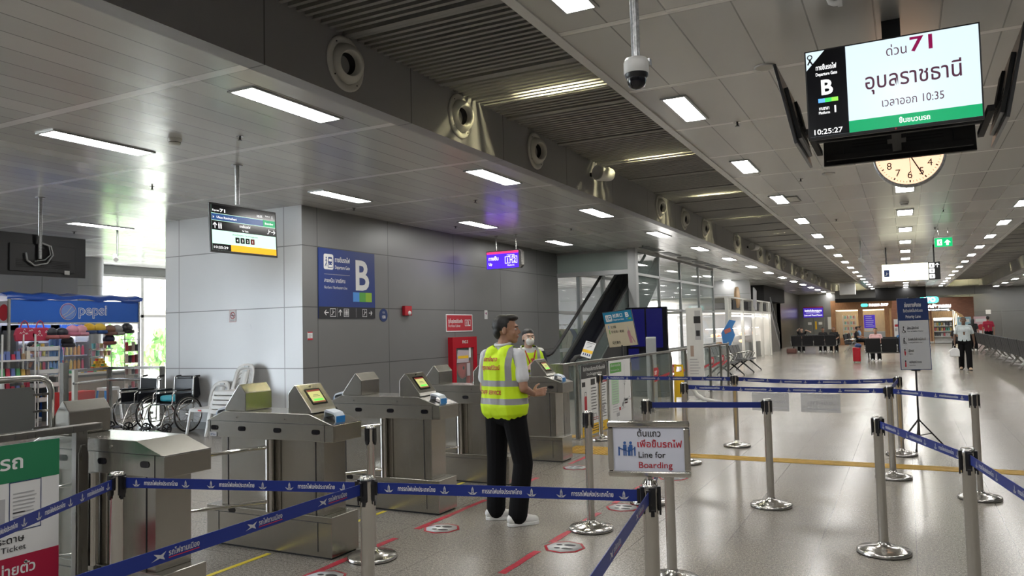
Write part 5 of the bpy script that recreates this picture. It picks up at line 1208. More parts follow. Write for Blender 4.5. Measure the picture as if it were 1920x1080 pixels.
# ================================================================== white plastic chairs
def make_chair():
    t = thing('plastic_chair', 'chair', 'chair')   # faces -y
    b = MB(); b.prism([(-.23, -.22), (.23, -.22), (.25, -.1), (.21, .2), (-.21, .2), (-.25, -.1)], .415, .43, 'white_plastic', axis='z'); b.prism([(-.23, -.22), (.23, -.22), (.235, -.2), (-.235, -.2)], .37, .42, 'white_plastic', axis='z'); b.build('seat', t, bevel=.006)
    for sx in (-1, 1):
        for sy in (-1, 1):
            b = MB(); p0 = V((sx * .22, sy * .2 if sy > 0 else -.2, .42)); p1 = V((sx * .26, -.25 if sy < 0 else .27, 0))
            u = V((0, 1, 0)); b.bar(p0, p1, .05, .012, 'white_plastic', up=(0, 1, 0)); b.bar(p0 + V((-sx * .02, 0, 0)), p1 + V((-sx * .01, 0, 0)), .012, .04, 'white_plastic', up=(0, 1, 0)); b.build('leg', t, bevel=.003)
    # backrest leaning back: outer hoop, top band, centre splat
    def Pb(x, z): return V((x, .19 + (z - .43) * .28 + .0 + (x * x) * -.6, z))
    b = MB()
    hoop = [(-.21, .43), (-.215, .58), (-.205, .72), (-.17, .8), (-.1, .845), (0, .855), (.1, .845), (.17, .8), (.205, .72), (.215, .58), (.21, .43)]
    inner = [(-.165, .43), (-.165, .58), (-.155, .68), (-.13, .74), (-.08, .755), (0, .76), (.08, .755), (.13, .74), (.155, .68), (.165, .58), (.165, .43)]
    def sheet(A, B_, th=.012):
        n = len(A); vs = [Pb(*p) for p in A] + [Pb(*p) for p in B_] + [Pb(*p) + V((0, th, 0)) for p in A] + [Pb(*p) + V((0, th, 0)) for p in B_]; fs = []
        for i in range(n - 1): fs += [(i, i + 1, n + i + 1, n + i), (2 * n + i, 3 * n + i, 3 * n + i + 1, 2 * n + i + 1), (i, 2 * n + i, 2 * n + i + 1, i + 1), (n + i, n + i + 1, 3 * n + i + 1, 3 * n + i)]
        b.add(vs, fs, 'white_plastic', True)
    hole = [(-.05, .79), (-.05, .81), (-.03, .82), (0, .822), (.03, .82), (.05, .81), (.05, .79)]
    sheet(hoop, inner)
    sheet([(-.08, .755), (-.06, .6), (-.055, .5), (-.06, .43)], [(.08, .755), (.06, .6), (.055, .5), (.06, .43)])
    b.build('backrest', t)
    b = MB(); b.prism([(-.045, .79), (.045, .79), (.05, .8), (.045, .815), (-.045, .815), (-.05, .8)], .28, .3, 'alu_dark'); b.build('hand_hole', t)
    return t
CH = make_chair(); uch = []
place(CH, uch, (-10.5, 9.27, 0), .08, 'single white plastic chair left of the stack, beside the wheelchair', 'white plastic chairs')
nm = ('bottom', 'second lowest', 'middle', 'second highest', 'topmost')
for k in range(5): place(CH, uch, (-9.93 + .015 * k, 9.16 + .012 * k, .075 * k), .05, 'white plastic chair, %s of the stack against the pale wall' % nm[k], 'white plastic chairs')

b = MB(); b.box((0, -.226, .4), (.07, .006, .025), 'red_plastic'); b.build('red_sticker', CH)

# ================================================================== glass barrier before the kiosk
t = thing('glass_barrier', 'low glass barrier with steel rails behind the wheelchairs', 'barrier', (-13.34, 8.77, 0))
pts = [V((0, 0, 0)), V((-.5, 1.03, 0)), V((.74, 1.24, 0))]
for k, p in enumerate(pts): b = MB(); b.bar(p, p + V((0, 0, 1.08)), .07, .07, 'steel_fence' if k else 'offwhite'); b.build('post', t)
for a, c in ((0, 1), (1, 2)):
    b = MB(); b.bar(pts[a] + V((0, 0, 1.06)), pts[c] + V((0, 0, 1.06)), .05, .05, 'steel_fence'); b.build('top_rail', t)
    b = MB(); b.tube([pts[a] + V((0.05, -.05, .84)), pts[c] + V((.05, -.05, .84))], .025, 'chrome_soft', 10); b.build('hand_rail', t)
    b = MB(); b.bar(pts[a] + V((0, 0, .56)), pts[c] + V((0, 0, .56)), .01, .94, 'glass'); b.build('glass_panel', t)
# things behind the barrier
def simple(name, mb, lab, cat, grp=None, **k): return tag(mb.build(name, **k), lab, cat, grp)
b = MB(); b.bb((-.2, -.35, 0), (.2, .35, .62), 'red_plastic'); simple('red_crate', b, 'large red crate behind the low glass barrier', 'crate', loc=(-14.6, 9.55, 0), bevel=.02)
t = thing('plastic_stool', 'blue and white plastic stool behind the low glass barrier', 'stool', (-14.3, 10.1, 0))
b = MB(); b.bb((-.15, -.15, .6), (.15, .15, .66), 'white_plastic'); b.build('seat', t, bevel=.01)
for sx in (-1, 1):
    for sy in (-1, 1): b = MB(); b.bar((sx * .13, sy * .13, .6), (sx * .18, sy * .18, 0), .07, .03, 'white_plastic' if sy > 0 else 'reader_blue'); b.build('leg', t)

# ================================================================== drinks kiosk
KX = -15.2
KY = lambda px: 8.7 + (px - 17) / 221 * 2.75
KZ = lambda py: 1.6 - (py - 638) / 81.
k = thing('snack_kiosk', 'blue snack kiosk with a pepsi banner and open shelves', 'kiosk', (KX, 8.7, 0))
L = 2.75
b = MB(); b.bb((-.03, 0, 1.98), (0, L, 2.43), 'kiosk_blue'); o = b.build('banner', k)
b = MB(); p = PL(b, (.002, 0, 1.98), (0, 1, 0)); p.ring(1.14, .225, .175, .012, 'print_grey', 1, 32); p.disc(1.14, .225, .15, colmat((.16, .27, .6)), 1, 32); p.ring(1.14, .225, .155, .008, 'print_red', 2, 32, 20, 250); p.stroke([(1.0, .13), (1.12, .2), (1.22, .33)], .012, 'print_grey', 2); p.stroke([(1.05, .1), (1.18, .17), (1.28, .25)], .014, 'print_grey', 2)
p.text('pepsi', 1.36, .16, .3, 'print_white', 'l', width=.64, bold=.03, l=1); p.text('pepsi', 1.365, .163, .295, colmat((.12, .22, .55)), 'l', width=.63, l=2); b.build('lettering', o, fix=False)
b = MB(); b.bb((-1.2, -.002, 1.98), (0, 0, 2.4), 'print_grey'); p = PL(b, (-1.2, -.003, 1.98), (1, 0, 0)); p.disc(1.0, .2, .16, 'print_red', 1); p.rect(.1, .05, .5, .3, 'print_white', 1); b.build('side_banner', k)
b = MB(); n = 14
vs = []; fs = []
rk = random.Random(4)
for i in range(n + 1):
    y = -.08 + (L + .16) * i / n; sg = rk.uniform(-.02, .02)
    for x, z in ((.03, 2.44 + sg), (.05, 2.5 + sg * .5), (-.2, 2.56 - sg), (-.7, 2.6 + sg), (-1.25, 2.55)): vs.append((x, y, z + .02 * math.sin(i * 1.9 + x * 3)))
for i in range(n):
    for j in range(4): fs.append((i * 5 + j, i * 5 + j + 1, i * 5 + j + 6, i * 5 + j + 5))
b.add(vs, fs, 'tarp_blue', True); b.build('tarpaulin_roof', k)
for x, y in ((0, -.02), (0, L + .02), (-1.2, -.02), (-1.2, L + .02)): b = MB(); b.bar((x, y, 0), (x, y, 2.45), .04, .04, 'chrome_soft'); b.build('post', k)
b = MB(); b.bar((0.0, -.02, 1.97), (0, L + .02, 1.97), .03, .03, 'chrome_soft'); b.bar((-1.2, 0, 2.4), (-1.2, L, 2.4), .03, .03, 'chrome_soft'); b.build('rail', k)
b = MB(); b.bb((-.45, .9, 0), (.0, L, .9), 'alu_dark'); b.bb((-.5, .85, .9), (.04, L + .02, .94), 'offwhite'); b.build('counter', k)
b = MB(); b.bb((.001, 1.0, .2), (.004, L - .1, .85), colmat((.35, .3, .25))); b.build('counter_front', k)
# fill lamps added under the roof to brighten the kiosk
for kx, kl in ((-.25, 'front'), (-.8, 'back')):
    t = thing('kiosk_fill_lamp', 'added fill tube lamp under the kiosk roof, %s one' % kl, 'light', (KX + kx, 10.0, 2.3)); b = MB(); b.cyl((0, -.9, 0), (0, .9, 0), .02, 'kiosk_glow', 8); b.build('lamp_tube', t); b = MB(); b.bb((-.03, -.92, .02), (.03, .92, .06), 'alu'); b.build('housing', t)
# fridges
def fridge(y0, lab, cols):
    t = thing('drinks_fridge', lab, 'fridge', (-16.45, y0, 0)); w = .75
    b = MB(); b.bb((0, 0, 0), (.04, w, 1.95), 'print_white'); b.bb((0, 0, 0), (.5, .05, 1.95), 'alu_dark'); b.bb((0, w - .05, 0), (.5, w, 1.95), 'alu_dark'); b.bb((0, 0, 1.85), (.5, w, 1.95), 'kiosk_blue'); b.bb((0, 0, 0), (.5, w, .5), 'kiosk_blue'); b.build('body', t)
    b = MB(); b.bb((.49, .05, .5), (.5, w - .05, 1.85), 'glass'); b.build('door', t)
    b = MB(); b.cyl((.1, w / 2 - .3, 1.8), (.1, w / 2 + .3, 1.8), .015, 'kiosk_glow', 6); b.build('lamp', t)
    b = MB()
    for z in (.7, 1.0, 1.3, 1.6): b.bb((.05, .05, z - .02), (.45, w - .05, z), 'white_plastic')
    b.build('shelf', t)
    rk = random.Random(int(y0 * 10))
    for z in (.7, 1.0, 1.3):
        for q in range(7):
            c = cols[(q // 2 + int(z * 10)) % len(cols)]
            b = MB(); b.cyl((0, 0, 0), (0, 0, .16), .032, c, 10); b.cyl((0, 0, .16), (0, 0, .2), .03, c, 10, r2=.012); b.cyl((0, 0, .2), (0, 0, .22), .014, 'print_white', 8)
            simple('drink_bottle', b, 'drink bottle on a shelf of the %s' % ('left fridge' if y0 < 10 else 'right fridge'), 'bottle', 'bottles in the %s fridge' % ('left' if y0 < 10 else 'right'), loc=(-16.45 + .38, y0 + .1 + q * .09, z))
fridge(9.25, 'glass fridge of drinks at the back of the kiosk, left one', [colmat((.7, .55, .03)), colmat((.6, .05, .1)), colmat((.1, .1, .1)), colmat((.6, .3, .4))])
fridge(10.1, 'glass fridge of drinks at the back of the kiosk, right one', [colmat((.65, .3, .03)), colmat((.6, .02, .08)), colmat((.7, .5, .1))])
# caps and bags hanging from the rail
def cap(px, py, c1, c2, lab, r=.13):
    t = thing('cap', lab, 'cap', (KX + .06, KY(px), KZ(py)), 0, 'caps on the kiosk rail')
    c1, c2 = colmat(c1), colmat(c2)
    b = MB(); b.ell((0, 0, 0), (r * .75, r, r * .8), c1, 16); b.build('crown', t)
    b = MB(); b.lathe([(r * .95, -r * .35), (r * 1.05, -r * .75), (r * .8, -r * .95), (r * .7, -r * .5)], (r * .3, 0, 0), c2, 16); b.build('brim', t)
    b = MB(); b.tube([(0, 0, r * .8), (0, 0, 1.95 - KZ(py))], .004, 'chrome', 5); b.build('hook', t)
for a in ((77, 624, (.02, .02, .03), (.45, .15, .15), 'black and coral cap, leftmost on the kiosk rail'), (95, 624, (.02, .02, .03), (.4, .14, .14), 'black and coral cap, second from the left on the kiosk rail'), (113, 620, (.7, .3, .4), (.6, .2, .3), 'pink cap, left of the two pink ones'), (128, 620, (.72, .35, .42), (.65, .3, .38), 'pink cap, right of the two pink ones'), (142, 617, (.75, .45, .03), (.03, .06, .15), 'plain yellow cap beside the pink ones'), (161, 617, (.75, .5, .06), (.02, .07, .25), 'yellow cap with blue brim'), (180, 620, (.2, .1, .06), (.2, .1, .08), 'brown cap before the grey one'), (193, 620, (.32, .31, .3), (.3, .29, .28), 'large grey hat on the kiosk rail'), (212, 617, (.03, .03, .035), (.02, .02, .02), 'black cap at the right end of the rail'), (105, 638, (.01, .01, .015), (.01, .01, .015), 'black cap hanging lower, left one'), (178, 636, (.02, .02, .05), (.2, .06, .04), 'dark cap hanging lower, right one')): cap(*a)
for px, lab in ((36, 'red printed tote bag hanging at the left of the kiosk'), (60, 'red printed tote bag hanging right beside the other')):
    t = thing('tote_bag', lab, 'bag', (KX + .06, KY(px), 1.62), 0, 'red tote bags'); c = colmat((.42, .03, .07))
    b = MB(); b.prism([(-.16, 0), (.16, 0), (.19, .12), (.14, .26), (-.14, .26), (-.19, .12)], -.05, .05, c, axis='x'); b.build('body', t, bevel=.02)
    b = MB(); b.tube([(0, -.08, .25), (0, -.05, .36), (0, 0, .4), (0, .05, .36), (0, .08, .25)], .012, c, 6); b.build('handles', t)
    b = MB(); p = PL(b, (.0525, -.14, .03), (0, 1, 0)); rk = random.Random(px)
    for q in range(7): u, v_ = rk.uniform(.02, .24), rk.uniform(.0, .18); p.stroke([(u, v_), (u + .02, v_ + .03), (u + .04, v_)], .008, 'print_white', 1)
    b.build('print', t, fix=False)
# rack of white trays
t = thing('tray_rack', 'white rack of plastic trays at the left of the kiosk', 'rack', (-14.9, KY(54), 0))
for z in (.45, .72, .98, 1.22, 1.42):
    b = MB(); b.bb((-.18, -.2, z), (.18, .2, z + .01), 'white_plastic'); b.bb((.17, -.2, z), (.18, .2, z + .09), 'white_plastic'); b.bb((-.18, -.2, z), (.18, -.19, z + .09), 'white_plastic'); b.bb((-.18, .19, z), (.18, .2, z + .09), 'white_plastic'); b.build('tray', t)
b = MB()
for x in (-.17, .17):
    for y in (-.2, .2): b.bar((x, y, 0), (x, y, 1.52), .02, .02, 'white_plastic')
b.build('frame', t)
rk = random.Random(9)
CC = [(.5, .04, .08), (.1, .35, .15), (.75, .7, .6), (.6, .4, .1), (.15, .2, .45), (.7, .7, .72), (.3, .2, .12)]
for z in (.465, .735, .995, 1.235, 1.435):
    for q in range(4):
        b = MB(); c = colmat(rk.choice(CC)); hh = rk.uniform(.06, .14); b.cyl((0, 0, 0), (0, 0, hh), .038, c, 10, r2=.03); simple('snack_tub', b, 'small tub of snacks on the white tray rack', 'tub', 'tubs on the tray rack', loc=(-14.85, KY(54) - .14 + q * .092, z))
t = thing('shelf_unit', 'white shelf unit with goods cut by the left edge', 'shelf', (-14.9, KY(8), 0)); b = MB()
for z in (.35, .65, .95, 1.25): b.bb((-.2, -.3, z), (.2, .3, z + .03), 'white_plastic')
for y in (-.3, .3): b.bar((.19, y, 0), (.19, y, 1.75), .025, .025, 'white_plastic'); b.bar((-.19, y, 0), (-.19, y, 1.75), .025, .025, 'white_plastic')
b.build('frame', t)
for z in (.38, .68, .98, 1.28):
    for q in range(6):
        b = MB(); c = colmat(rk.choice(CC)); hh = rk.uniform(.1, .18); b.box((0, 0, hh / 2), (.1, .075, hh), c, taper=.8); simple('snack_packet', b, 'snack packet on the white shelf at the left edge', 'packet', 'packets on the left edge shelf', loc=(-14.85, KY(8) - .23 + q * .092, z))
# water bottles pack, tubs pile, cups
for i in range(3):
    for j in range(4):
        b = MB(); b.cyl((0, 0, 0), (0, 0, .2), .035, 'water_plastic', 10); b.cyl((0, 0, .2), (0, 0, .25), .033, 'water_plastic', 10, r2=.013); b.cyl((0, 0, .25), (0, 0, .27), .015, 'reader_blue', 8)
        simple('water_bottle', b, 'clear blue water bottle stacked on the kiosk counter', 'bottle', 'water bottles on the counter', loc=(KX - .2, KY(90) + j * .075, .945 + i * .275))
pil = 0
for i in range(5):
    for j in range(7 - i):
        b = MB(); c = colmat([(.7, .4, .03), (.5, .05, .03), (.1, .3, .1)][(i + j) % 3 if j % 3 == 0 else 0]); b.cyl((0, 0, 0), (0, 0, .045), .03, c, 10); b.cyl((0, 0, .045), (0, 0, .052), .031, 'print_yellow', 10)
        simple('snack_can', b, 'small round can in the stepped pile on the kiosk counter', 'can', 'pile of cans on the counter', loc=(KX - .12, KY(155) + j * .066 + i * .033, .945 + i * .055))
for q in range(10):
    c = colmat([(.7, .35, .45), (.2, .55, .55), (.75, .5, .5), (.6, .5, .2)][q % 4]); b = MB(); b.cyl((0, 0, 0), (0, 0, .11), .03, c, 10, r2=.042)
    simple('paper_cup', b, 'pastel cup hanging over the can pile', 'cup', 'pastel cups at the kiosk', loc=(KX - .0, KY(172) + (q % 5) * .085, 1.2 + (q // 5) * .2)) if False else simple('paper_cup', b, 'pastel cup on the small stand over the can pile', 'cup', 'pastel cups at the kiosk', loc=(KX - .3, KY(170) + (q % 5) * .09, 1.27 + (q // 5) * .16))
t = thing('cup_stand', 'two level wire stand holding pastel cups', 'stand', (KX - .3, KY(184), .94)); b = MB(); b.bb((-.06, -.24, .31), (.06, .24, .325), 'chrome'); b.bb((-.06, -.24, .465), (.06, .24, .485), 'chrome')
for y in (-.24, .24): b.bar((0, y, 0), (0, y, .5), .012, .012, 'chrome')
b.build('frame', t)
t = thing('goods_rack', 'tall wire rack with dark goods at the right end of the kiosk', 'rack', (KX + .25, KY(210), 0)); b = MB()
for z in (.5, .85, 1.1, 1.35, 1.6): b.bb((-.12, -.16, z), (.12, .16, z + .012), 'chrome')
for y in (-.16, .16): b.bar((0, y, 0), (0, y, 1.75), .015, .015, 'chrome')
b.build('frame', t)
for z in (.512, .862, 1.112, 1.362):
    for q in range(4):
        b = MB(); c = colmat([(.05, .05, .06), (.4, .04, .06), (.15, .06, .05), (.5, .4, .35)][(q + int(z * 7)) % 4]); hh = rk.uniform(.1, .2); b.cyl((0, 0, 0), (0, 0, hh), .035, c, 8)
        simple('gift_item', b, 'small dark souvenir on the rack at the kiosk end', 'souvenir', 'souvenirs on the end rack', loc=(KX + .25, KY(210) - .12 + q * .08, z))
for q in range(16):
    b = MB(); c = colmat(rk.choice(CC)); b.box((0, 0, .03), (.1, .07, .06), c); simple('sweet_packet', b, 'packet of sweets laid out on the kiosk counter', 'packet', 'sweets on the counter', loc=(KX - .05 - .12 * (q % 2), KY(117) + (q // 2) * .07 - .0, .94))

# ================================================================== beam seats
def make_bench(n, style):
    t = thing('bench_seat', 'bench', 'seats'); w = .56
    for k in range(n):
        x = (k - (n - 1) / 2) * w
        if style == 'black':
            b = MB(); b.prism([(-.25, .4), (.2, .42), (.24, .44), (.24, .48), (-.25, .46)], x - .25, x + .25, 'seat_black', axis='x'); b.build('seat', t, bevel=.015)
            b = MB(); b.prism([(-.25, .45), (-.2, .45), (-.26, .93), (-.3, .95), (-.33, .93)], x - .27, x + .27, 'seat_black', axis='x'); b.build('backrest', t, bevel=.02)
        else:
            b = MB(); b.prism([(-.22, .41), (.22, .43), (.26, .4), (.26, .42), (.22, .45), (-.22, .43)], x - .255, x + .255, 'seat_grey', axis='x'); b.build('seat', t)
            b = MB(); b.prism([(-.23, .43), (-.2, .43), (-.34, .9), (-.38, .91)], x - .255, x + .255, 'seat_grey', axis='x'); 
            b.build('backrest', t, bevel=.008)
    for k in range(n + 1):
        x = (k - n / 2) * w; b = MB()
        b.tube([(x, -.22, .42), (x, -.24, .64), (x, -.1, .67), (x, .18, .66), (x, .2, .6), (x, .1, .42)], .015, 'chrome_soft', 8); b.build('armrest', t)
    b = MB(); b.bar((-n * w / 2, 0, .38), (n * w / 2, 0, .38), .06, .05, 'alu_dark'); b.build('beam', t)
    for x in (-n * w / 2 + .1, n * w / 2 - .1):
        b = MB()
        if style == 'black': b.bar((x, 0, .38), (x, -.28, .03), .04, .04, 'chrome_soft'); b.bar((x, 0, .38), (x, .28, .03), .04, .04, 'chrome_soft'); b.bar((x, -.3, .02), (x, .3, .02), .05, .02, 'chrome_soft')
        else: b.tube([(x, 0, .38), (x, -.12, .3), (x, -.42, .03), (x, -.42, .0)], [.03, .028, .02, .025], 'black_plastic', 8); b.tube([(x, 0, .38), (x, .12, .3), (x, .42, .03), (x, .42, .0)], [.03, .028, .02, .025], 'black_plastic', 8)
        b.build('leg', t)
    return t
BG = make_bench(3, 'grey'); ubg = []
place(BG, ubg, (-5.05, 24.3, 0), -PI / 2, 'dark grey slim three-seat bench right behind the railing end', 'slim grey benches')
place(BG, ubg, (-5.0, 27.2, 0), -PI / 2, 'dark grey slim three-seat bench farther back, before the lit shop', 'slim grey benches')
BK = make_bench(4, 'black'); ubk = []
place(BK, ubk, (-4.4, 43.6, 0), 0, 'far middle-left black bench with its backs to the viewer', 'black padded benches')
for x, y, rz, lab in ((-2.7, 45.4, -PI / 2, 'black padded bench turned sideways beside the orange backpack'), (-2.7, 48.2, -PI / 2, 'black padded bench turned sideways, beyond the orange backpack'), (-.35, 33.2, 0, 'black padded bench behind the priority sign, backs to the viewer'), (-.35, 35.2, PI, 'black padded bench facing the viewer behind the nearer one'),
                     (-4.4, 45.6, PI, 'black padded bench behind the far middle-left one'), (3.3, 26.90, -PI / 2, 'nearest black bench along the right edge of the hall'), (3.3, 29.22, -PI / 2, 'second black bench along the right edge of the hall'), (3.3, 31.54, -PI / 2, 'third black bench along the right edge of the hall'), (3.3, 33.86, -PI / 2, 'fourth black bench along the right edge of the hall'), (3.3, 36.18, -PI / 2, 'fifth black bench along the right edge of the hall'), (3.3, 38.50, -PI / 2, 'sixth black bench along the right edge of the hall'), (3.3, 40.82, -PI / 2, 'seventh black bench along the right edge of the hall'), (3.3, 43.14, -PI / 2, 'eighth black bench along the right edge of the hall'), 
                     (4.7, 30.0, -PI / 2, 'black bench in the second row at the right edge'), (4.7, 33.0, -PI / 2, 'black bench farther along the second right row'), (4.7, 36.0, -PI / 2, 'farthest black bench of the second right row')):
    place(BK, ubk, (x, y, 0), rz, lab, 'black padded benches')
# luggage on the seats
t = thing('backpack', 'dark backpack with orange front on a far bench', 'backpack', (-3.55, 43.6, .49)); b = MB(); b.box((0, 0, .24), (.36, .22, .46), 'cloth_black', taper=.8); b.build('body', t, bevel=.04)
b = MB(); b.box((0, -.12, .25), (.12, .03, .4), 'orange'); b.box((-.13, -.1, .25), (.04, .03, .38), 'orange', rot=(0, .2, 0)); b.box((.13, -.1, .25), (.04, .03, .38), 'orange', rot=(0, -.2, 0)); b.build('orange_straps', t)
b = MB(); b.box((0, 0, .14), (.5, .3, .26), colmat((.12, .05, .04))); simple('travel_bag', b, 'dark brown travel bag on the left end of the far bench', 'bag', loc=(-5.45, 43.0, 0), bevel=.05)
t = thing('red_suitcase', 'small red upright suitcase beside the bench behind the priority sign', 'suitcase', (-1.78, 33.0, 0)); b = MB(); b.bb((-.14, -.1, .05), (.14, .12, .6), 'red_gloss'); b.build('shell', t, bevel=.03)
b = MB(); b.ell((.06, 0, .66), (.13, .12, .1), colmat((.02, .05, .16)), 12); b.build('blue_pouch', t)
for x in (-.1, .1): b = MB(); b.cyl((x, 0, .03), (x + .02, 0, .03), .03, 'rubber', 10); b.build('wheel', t)

# ================================================================== white shop behind the railing
s = thing('white_food_shop', 'brightly lit white framed food shop on the left of the hall', 'shop', (-6.3, 31, 0))
LY = 10.6
b = MB(); b.bb((-4, .0, 2.1), (.05, LY, 2.2), 'offwhite'); b.bb((-4, 0, 2.68), (.05, LY, 2.74), 'offwhite'); b.build('roof_frame', s)
for y in (0, .5, 3.2, 5.9, 8.2, 10.1, 10.6):
    b = MB(); b.bar((0, y, 0), (0, y, 2.7), .16 if y in (0, .5, 10.1, 10.6) else .1, .12, 'offwhite'); b.build('column', s)
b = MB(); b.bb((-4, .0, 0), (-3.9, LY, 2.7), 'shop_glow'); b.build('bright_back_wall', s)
b = MB(); b.bb((-4, LY, 0), (0, LY + .06, 2.7), 'offwhite'); b.build('end_wall', s)
b = MB()
for y in (1.5, 4.2, 7, 9.2): b.bb((-.02, y - .35, 2.25), (.02, y + .35, 2.62), 'black_matt')
b.build('sign_boxes', s)
b = MB(); b.bb((-.06, .6, 1.95), (-.02, LY, 2.0), 'shop_glow'); b.build('light_strip', s)
b = MB(); b.lathe([(.0, -.04), (.45, -.04), (.45, .04), (0, .04)], (.0, 2.2, 2.75), 'wood_pale', 20, axis='x'); b.build('round_sign', s)
b = MB(); b.box((.25, 5.0, 2.75), (.05, .8, .9), 'print_grey', rot=(.25, 0, .3)); b.box((.28, 4.95, 2.75), (.02, .5, .6), colmat((.5, .35, .12)), rot=(.25, 0, .3)); b.build('projecting_sign', s)
rk = random.Random(12)
for y in (1.2, 3.4, 7.1, 9.0):
    t = thing('display_case', 'glass display case of food in the white shop', 'display case', (-7.0, 31 + y, 0), 0, 'display cases of the white shop')
    b = MB(); b.bb((-.35, -.7, 0), (.35, .7, .75), 'alu_dark'); b.build('base', t); b = MB(); b.bb((-.35, -.7, .75), (.35, .7, 1.45), 'glass'); b.build('glass_box', t)
    b = MB(); b.bb((-.3, -.65, 1.08), (.3, .65, 1.1), 'white_plastic'); b.bb((-.3, -.65, 1.43), (.3, .65, 1.45), 'shop_glow'); b.build('shelf', t)
    for z in (.755, 1.105):
        for q in range(5):
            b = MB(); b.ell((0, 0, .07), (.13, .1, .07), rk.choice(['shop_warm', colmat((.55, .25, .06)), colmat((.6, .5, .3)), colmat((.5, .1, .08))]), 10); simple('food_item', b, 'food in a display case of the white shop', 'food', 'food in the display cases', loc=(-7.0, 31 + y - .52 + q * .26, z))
b = MB(); b.prism([(-.2, .9), (.1, .8), (.3, 1.2), (.2, 1.5), (.35, 1.75), (.1, 1.8), (-.1, 1.5), (-.25, 1.3)], -.02, .02, colmat((.05, .2, .5))); b.bar((0, 0, 0), (0, 0, .95), .05, .05, 'alu'); b.prism([(-.1, 1.25), (.15, 1.35), (.1, 1.5), (-.15, 1.4)], -.03, -.02, colmat((.5, .15, .12)))
simple('cutout_board', b, 'blue and red cutout board on a post before the white shop', 'board', loc=(-6.15, 30.2, 0), rot=(0, 0, .6))
# service kiosk wall pieces and stair beyond the shop
b = MB()
for k in range(10): b.bb((0, k * .28, 0), (1.2, k * .28 + .28, 2.1 - k * .2), 'alu_dark')
t = tag(b.build('staircase', loc=(-8.0, 45.5, 0)), 'grey staircase going down to the right beyond the white shop', 'stairs')
b = MB(); b.bar((1.2, -.1, 3.1), (1.2, 2.9, 1.0), .05, .05, 'alu'); b.bar((1.2, 0, 2.2), (1.2, 2.9, .2), .02, .3, 'alu')
for k in range(6): b.bar((1.2, k * .55, 2.1 - k * .39), (1.2, k * .55, 3.0 - k * .39), .03, .03, 'alu')
b.build('stair_railing', t)
b = MB(); b.bb((-9.6, 44, 2.9), (-6.9, 52, H), 'dark_void'); st('trim_6', b)
b = MB(); b.bb((-12, 52, 0), (-7.2, 52.2, H), 'steel_fence'); b.bb((-7.4, 52, 0), (-7.2, 62, H), 'steel_fence'); st('wall_left', b)
# far wall: lost and found room
t = thing('lost_found_sign', 'dark violet Lost and Found Room sign with a red top band', 'sign', (-6.9, 61.98, 2.0)); b = MB(); b.bb((0, -.08, 0), (1.4, 0, .78), 'print_navy'); b.bb((0, -.085, .72), (1.4, -.08, .8), 'print_red'); b.build('board', t)
b = MB(); p = PL(b, (0, -.086, 0), (1, 0, 0)); p.rect(0, 0, 1.4, .72, 'sign_violet_dim', 0); p.text('ห้องจัดเก็บสิ่งของสูญหาย', .7, .44, .2, 'screen_text', 'c', width=1.2, bold=.03); p.rect(.2, .34, 1.2, .36, 'screen_text', 1); p.text('Lost and Found Room', .7, .12, .17, 'screen_text', 'c', width=1.25, bold=.02); b.build('lettering', t, fix=False)
b = MB(); b.bb((-6.95, 61.9, 0), (-5.45, 62, 1.98), 'alu_dark'); b.bb((-6.22, 61.89, 0), (-6.2, 61.9, 1.95), 'black_matt'); w = st('door_1', b)
b = MB(); b.bb((-6.1, 61.87, 1.1), (-5.98, 61.89, 1.7), 'print_yellow'); b.bb((-6.6, 61.87, 1.45), (-6.35, 61.89, 1.65), 'print_white'); b.bb((-5.85, 61.87, 1.45), (-5.6, 61.89, 1.65), 'print_white'); b.build('door_notices', w)
b = MB(); b.bb((0, 0, 0), (.9, .05, .9), 'print_white'); b.bb((-.03, .01, -.03), (.93, .06, .93), 'alu'); simple('notice_board', b, 'white square notice board right of the lost and found door', 'board', loc=(-5.2, 61.9, 1.1))
# pharmacy on the left
ph = thing('pharmacy_shop', 'wood fronted PHARMA SHOP pharmacy with warm lit windows', 'shop', (-4.7, 58.5, 0))
b = MB(); b.bb((0, 0, 2.45), (3.9, .3, 3.1), 'wood'); b.build('fascia', ph)
for x in (0, 1.75, 3.4): b = MB(); b.bb((x, 0, 0), (x + .3, .3, 2.45), 'wood'); b.build('pilaster', ph)
b = MB(); b.bb((.3, .1, 0), (1.75, .14, .5), 'wood'); b.bb((0, 3, 0), (3.9, 3.1, 2.9), 'wood_pale'); b.build('back_wall', ph)
b = MB(); b.bb((.3, .1, .5), (1.75, .12, 2.45), 'glass'); b.bb((2.05, .1, .9), (3.4, .12, 2.45), 'glass'); b.build('window_glass', ph)
b = MB(); b.bb((.3, .3, 2.38), (3.4, 2.9, 2.44), 'sign_lit'); b.build('light_ceiling', ph)
b = MB(); b.bb((2.05, .1, 0), (3.4, .5, .9), 'alu'); b.build('service_counter', ph)
b = MB(); p = PL(b, (1.9, -.005, 2.62), (1, 0, 0)); p.rrect(.05, .0, .5, .22, .1, 'sign_cyan', 1); p.text('PHARMA SHOP', .56, .02, .25, 'sign_glow', 'l', width=1.2, bold=.04); b.build('lit_lettering', ph, fix=False)
b = MB(); p = PL(b, (2.05, .09, .95), (1, 0, 0)); p.rect(.05, .2, .75, 1.1, 'sign_violet_dim', 1); fake_lines(p, .15, .7, 1.0, 6, .13, .04, 'print_white', 2); p.rect(.05, 0, .75, .18, 'print_white', 1); b.build('violet_poster', ph, fix=False)
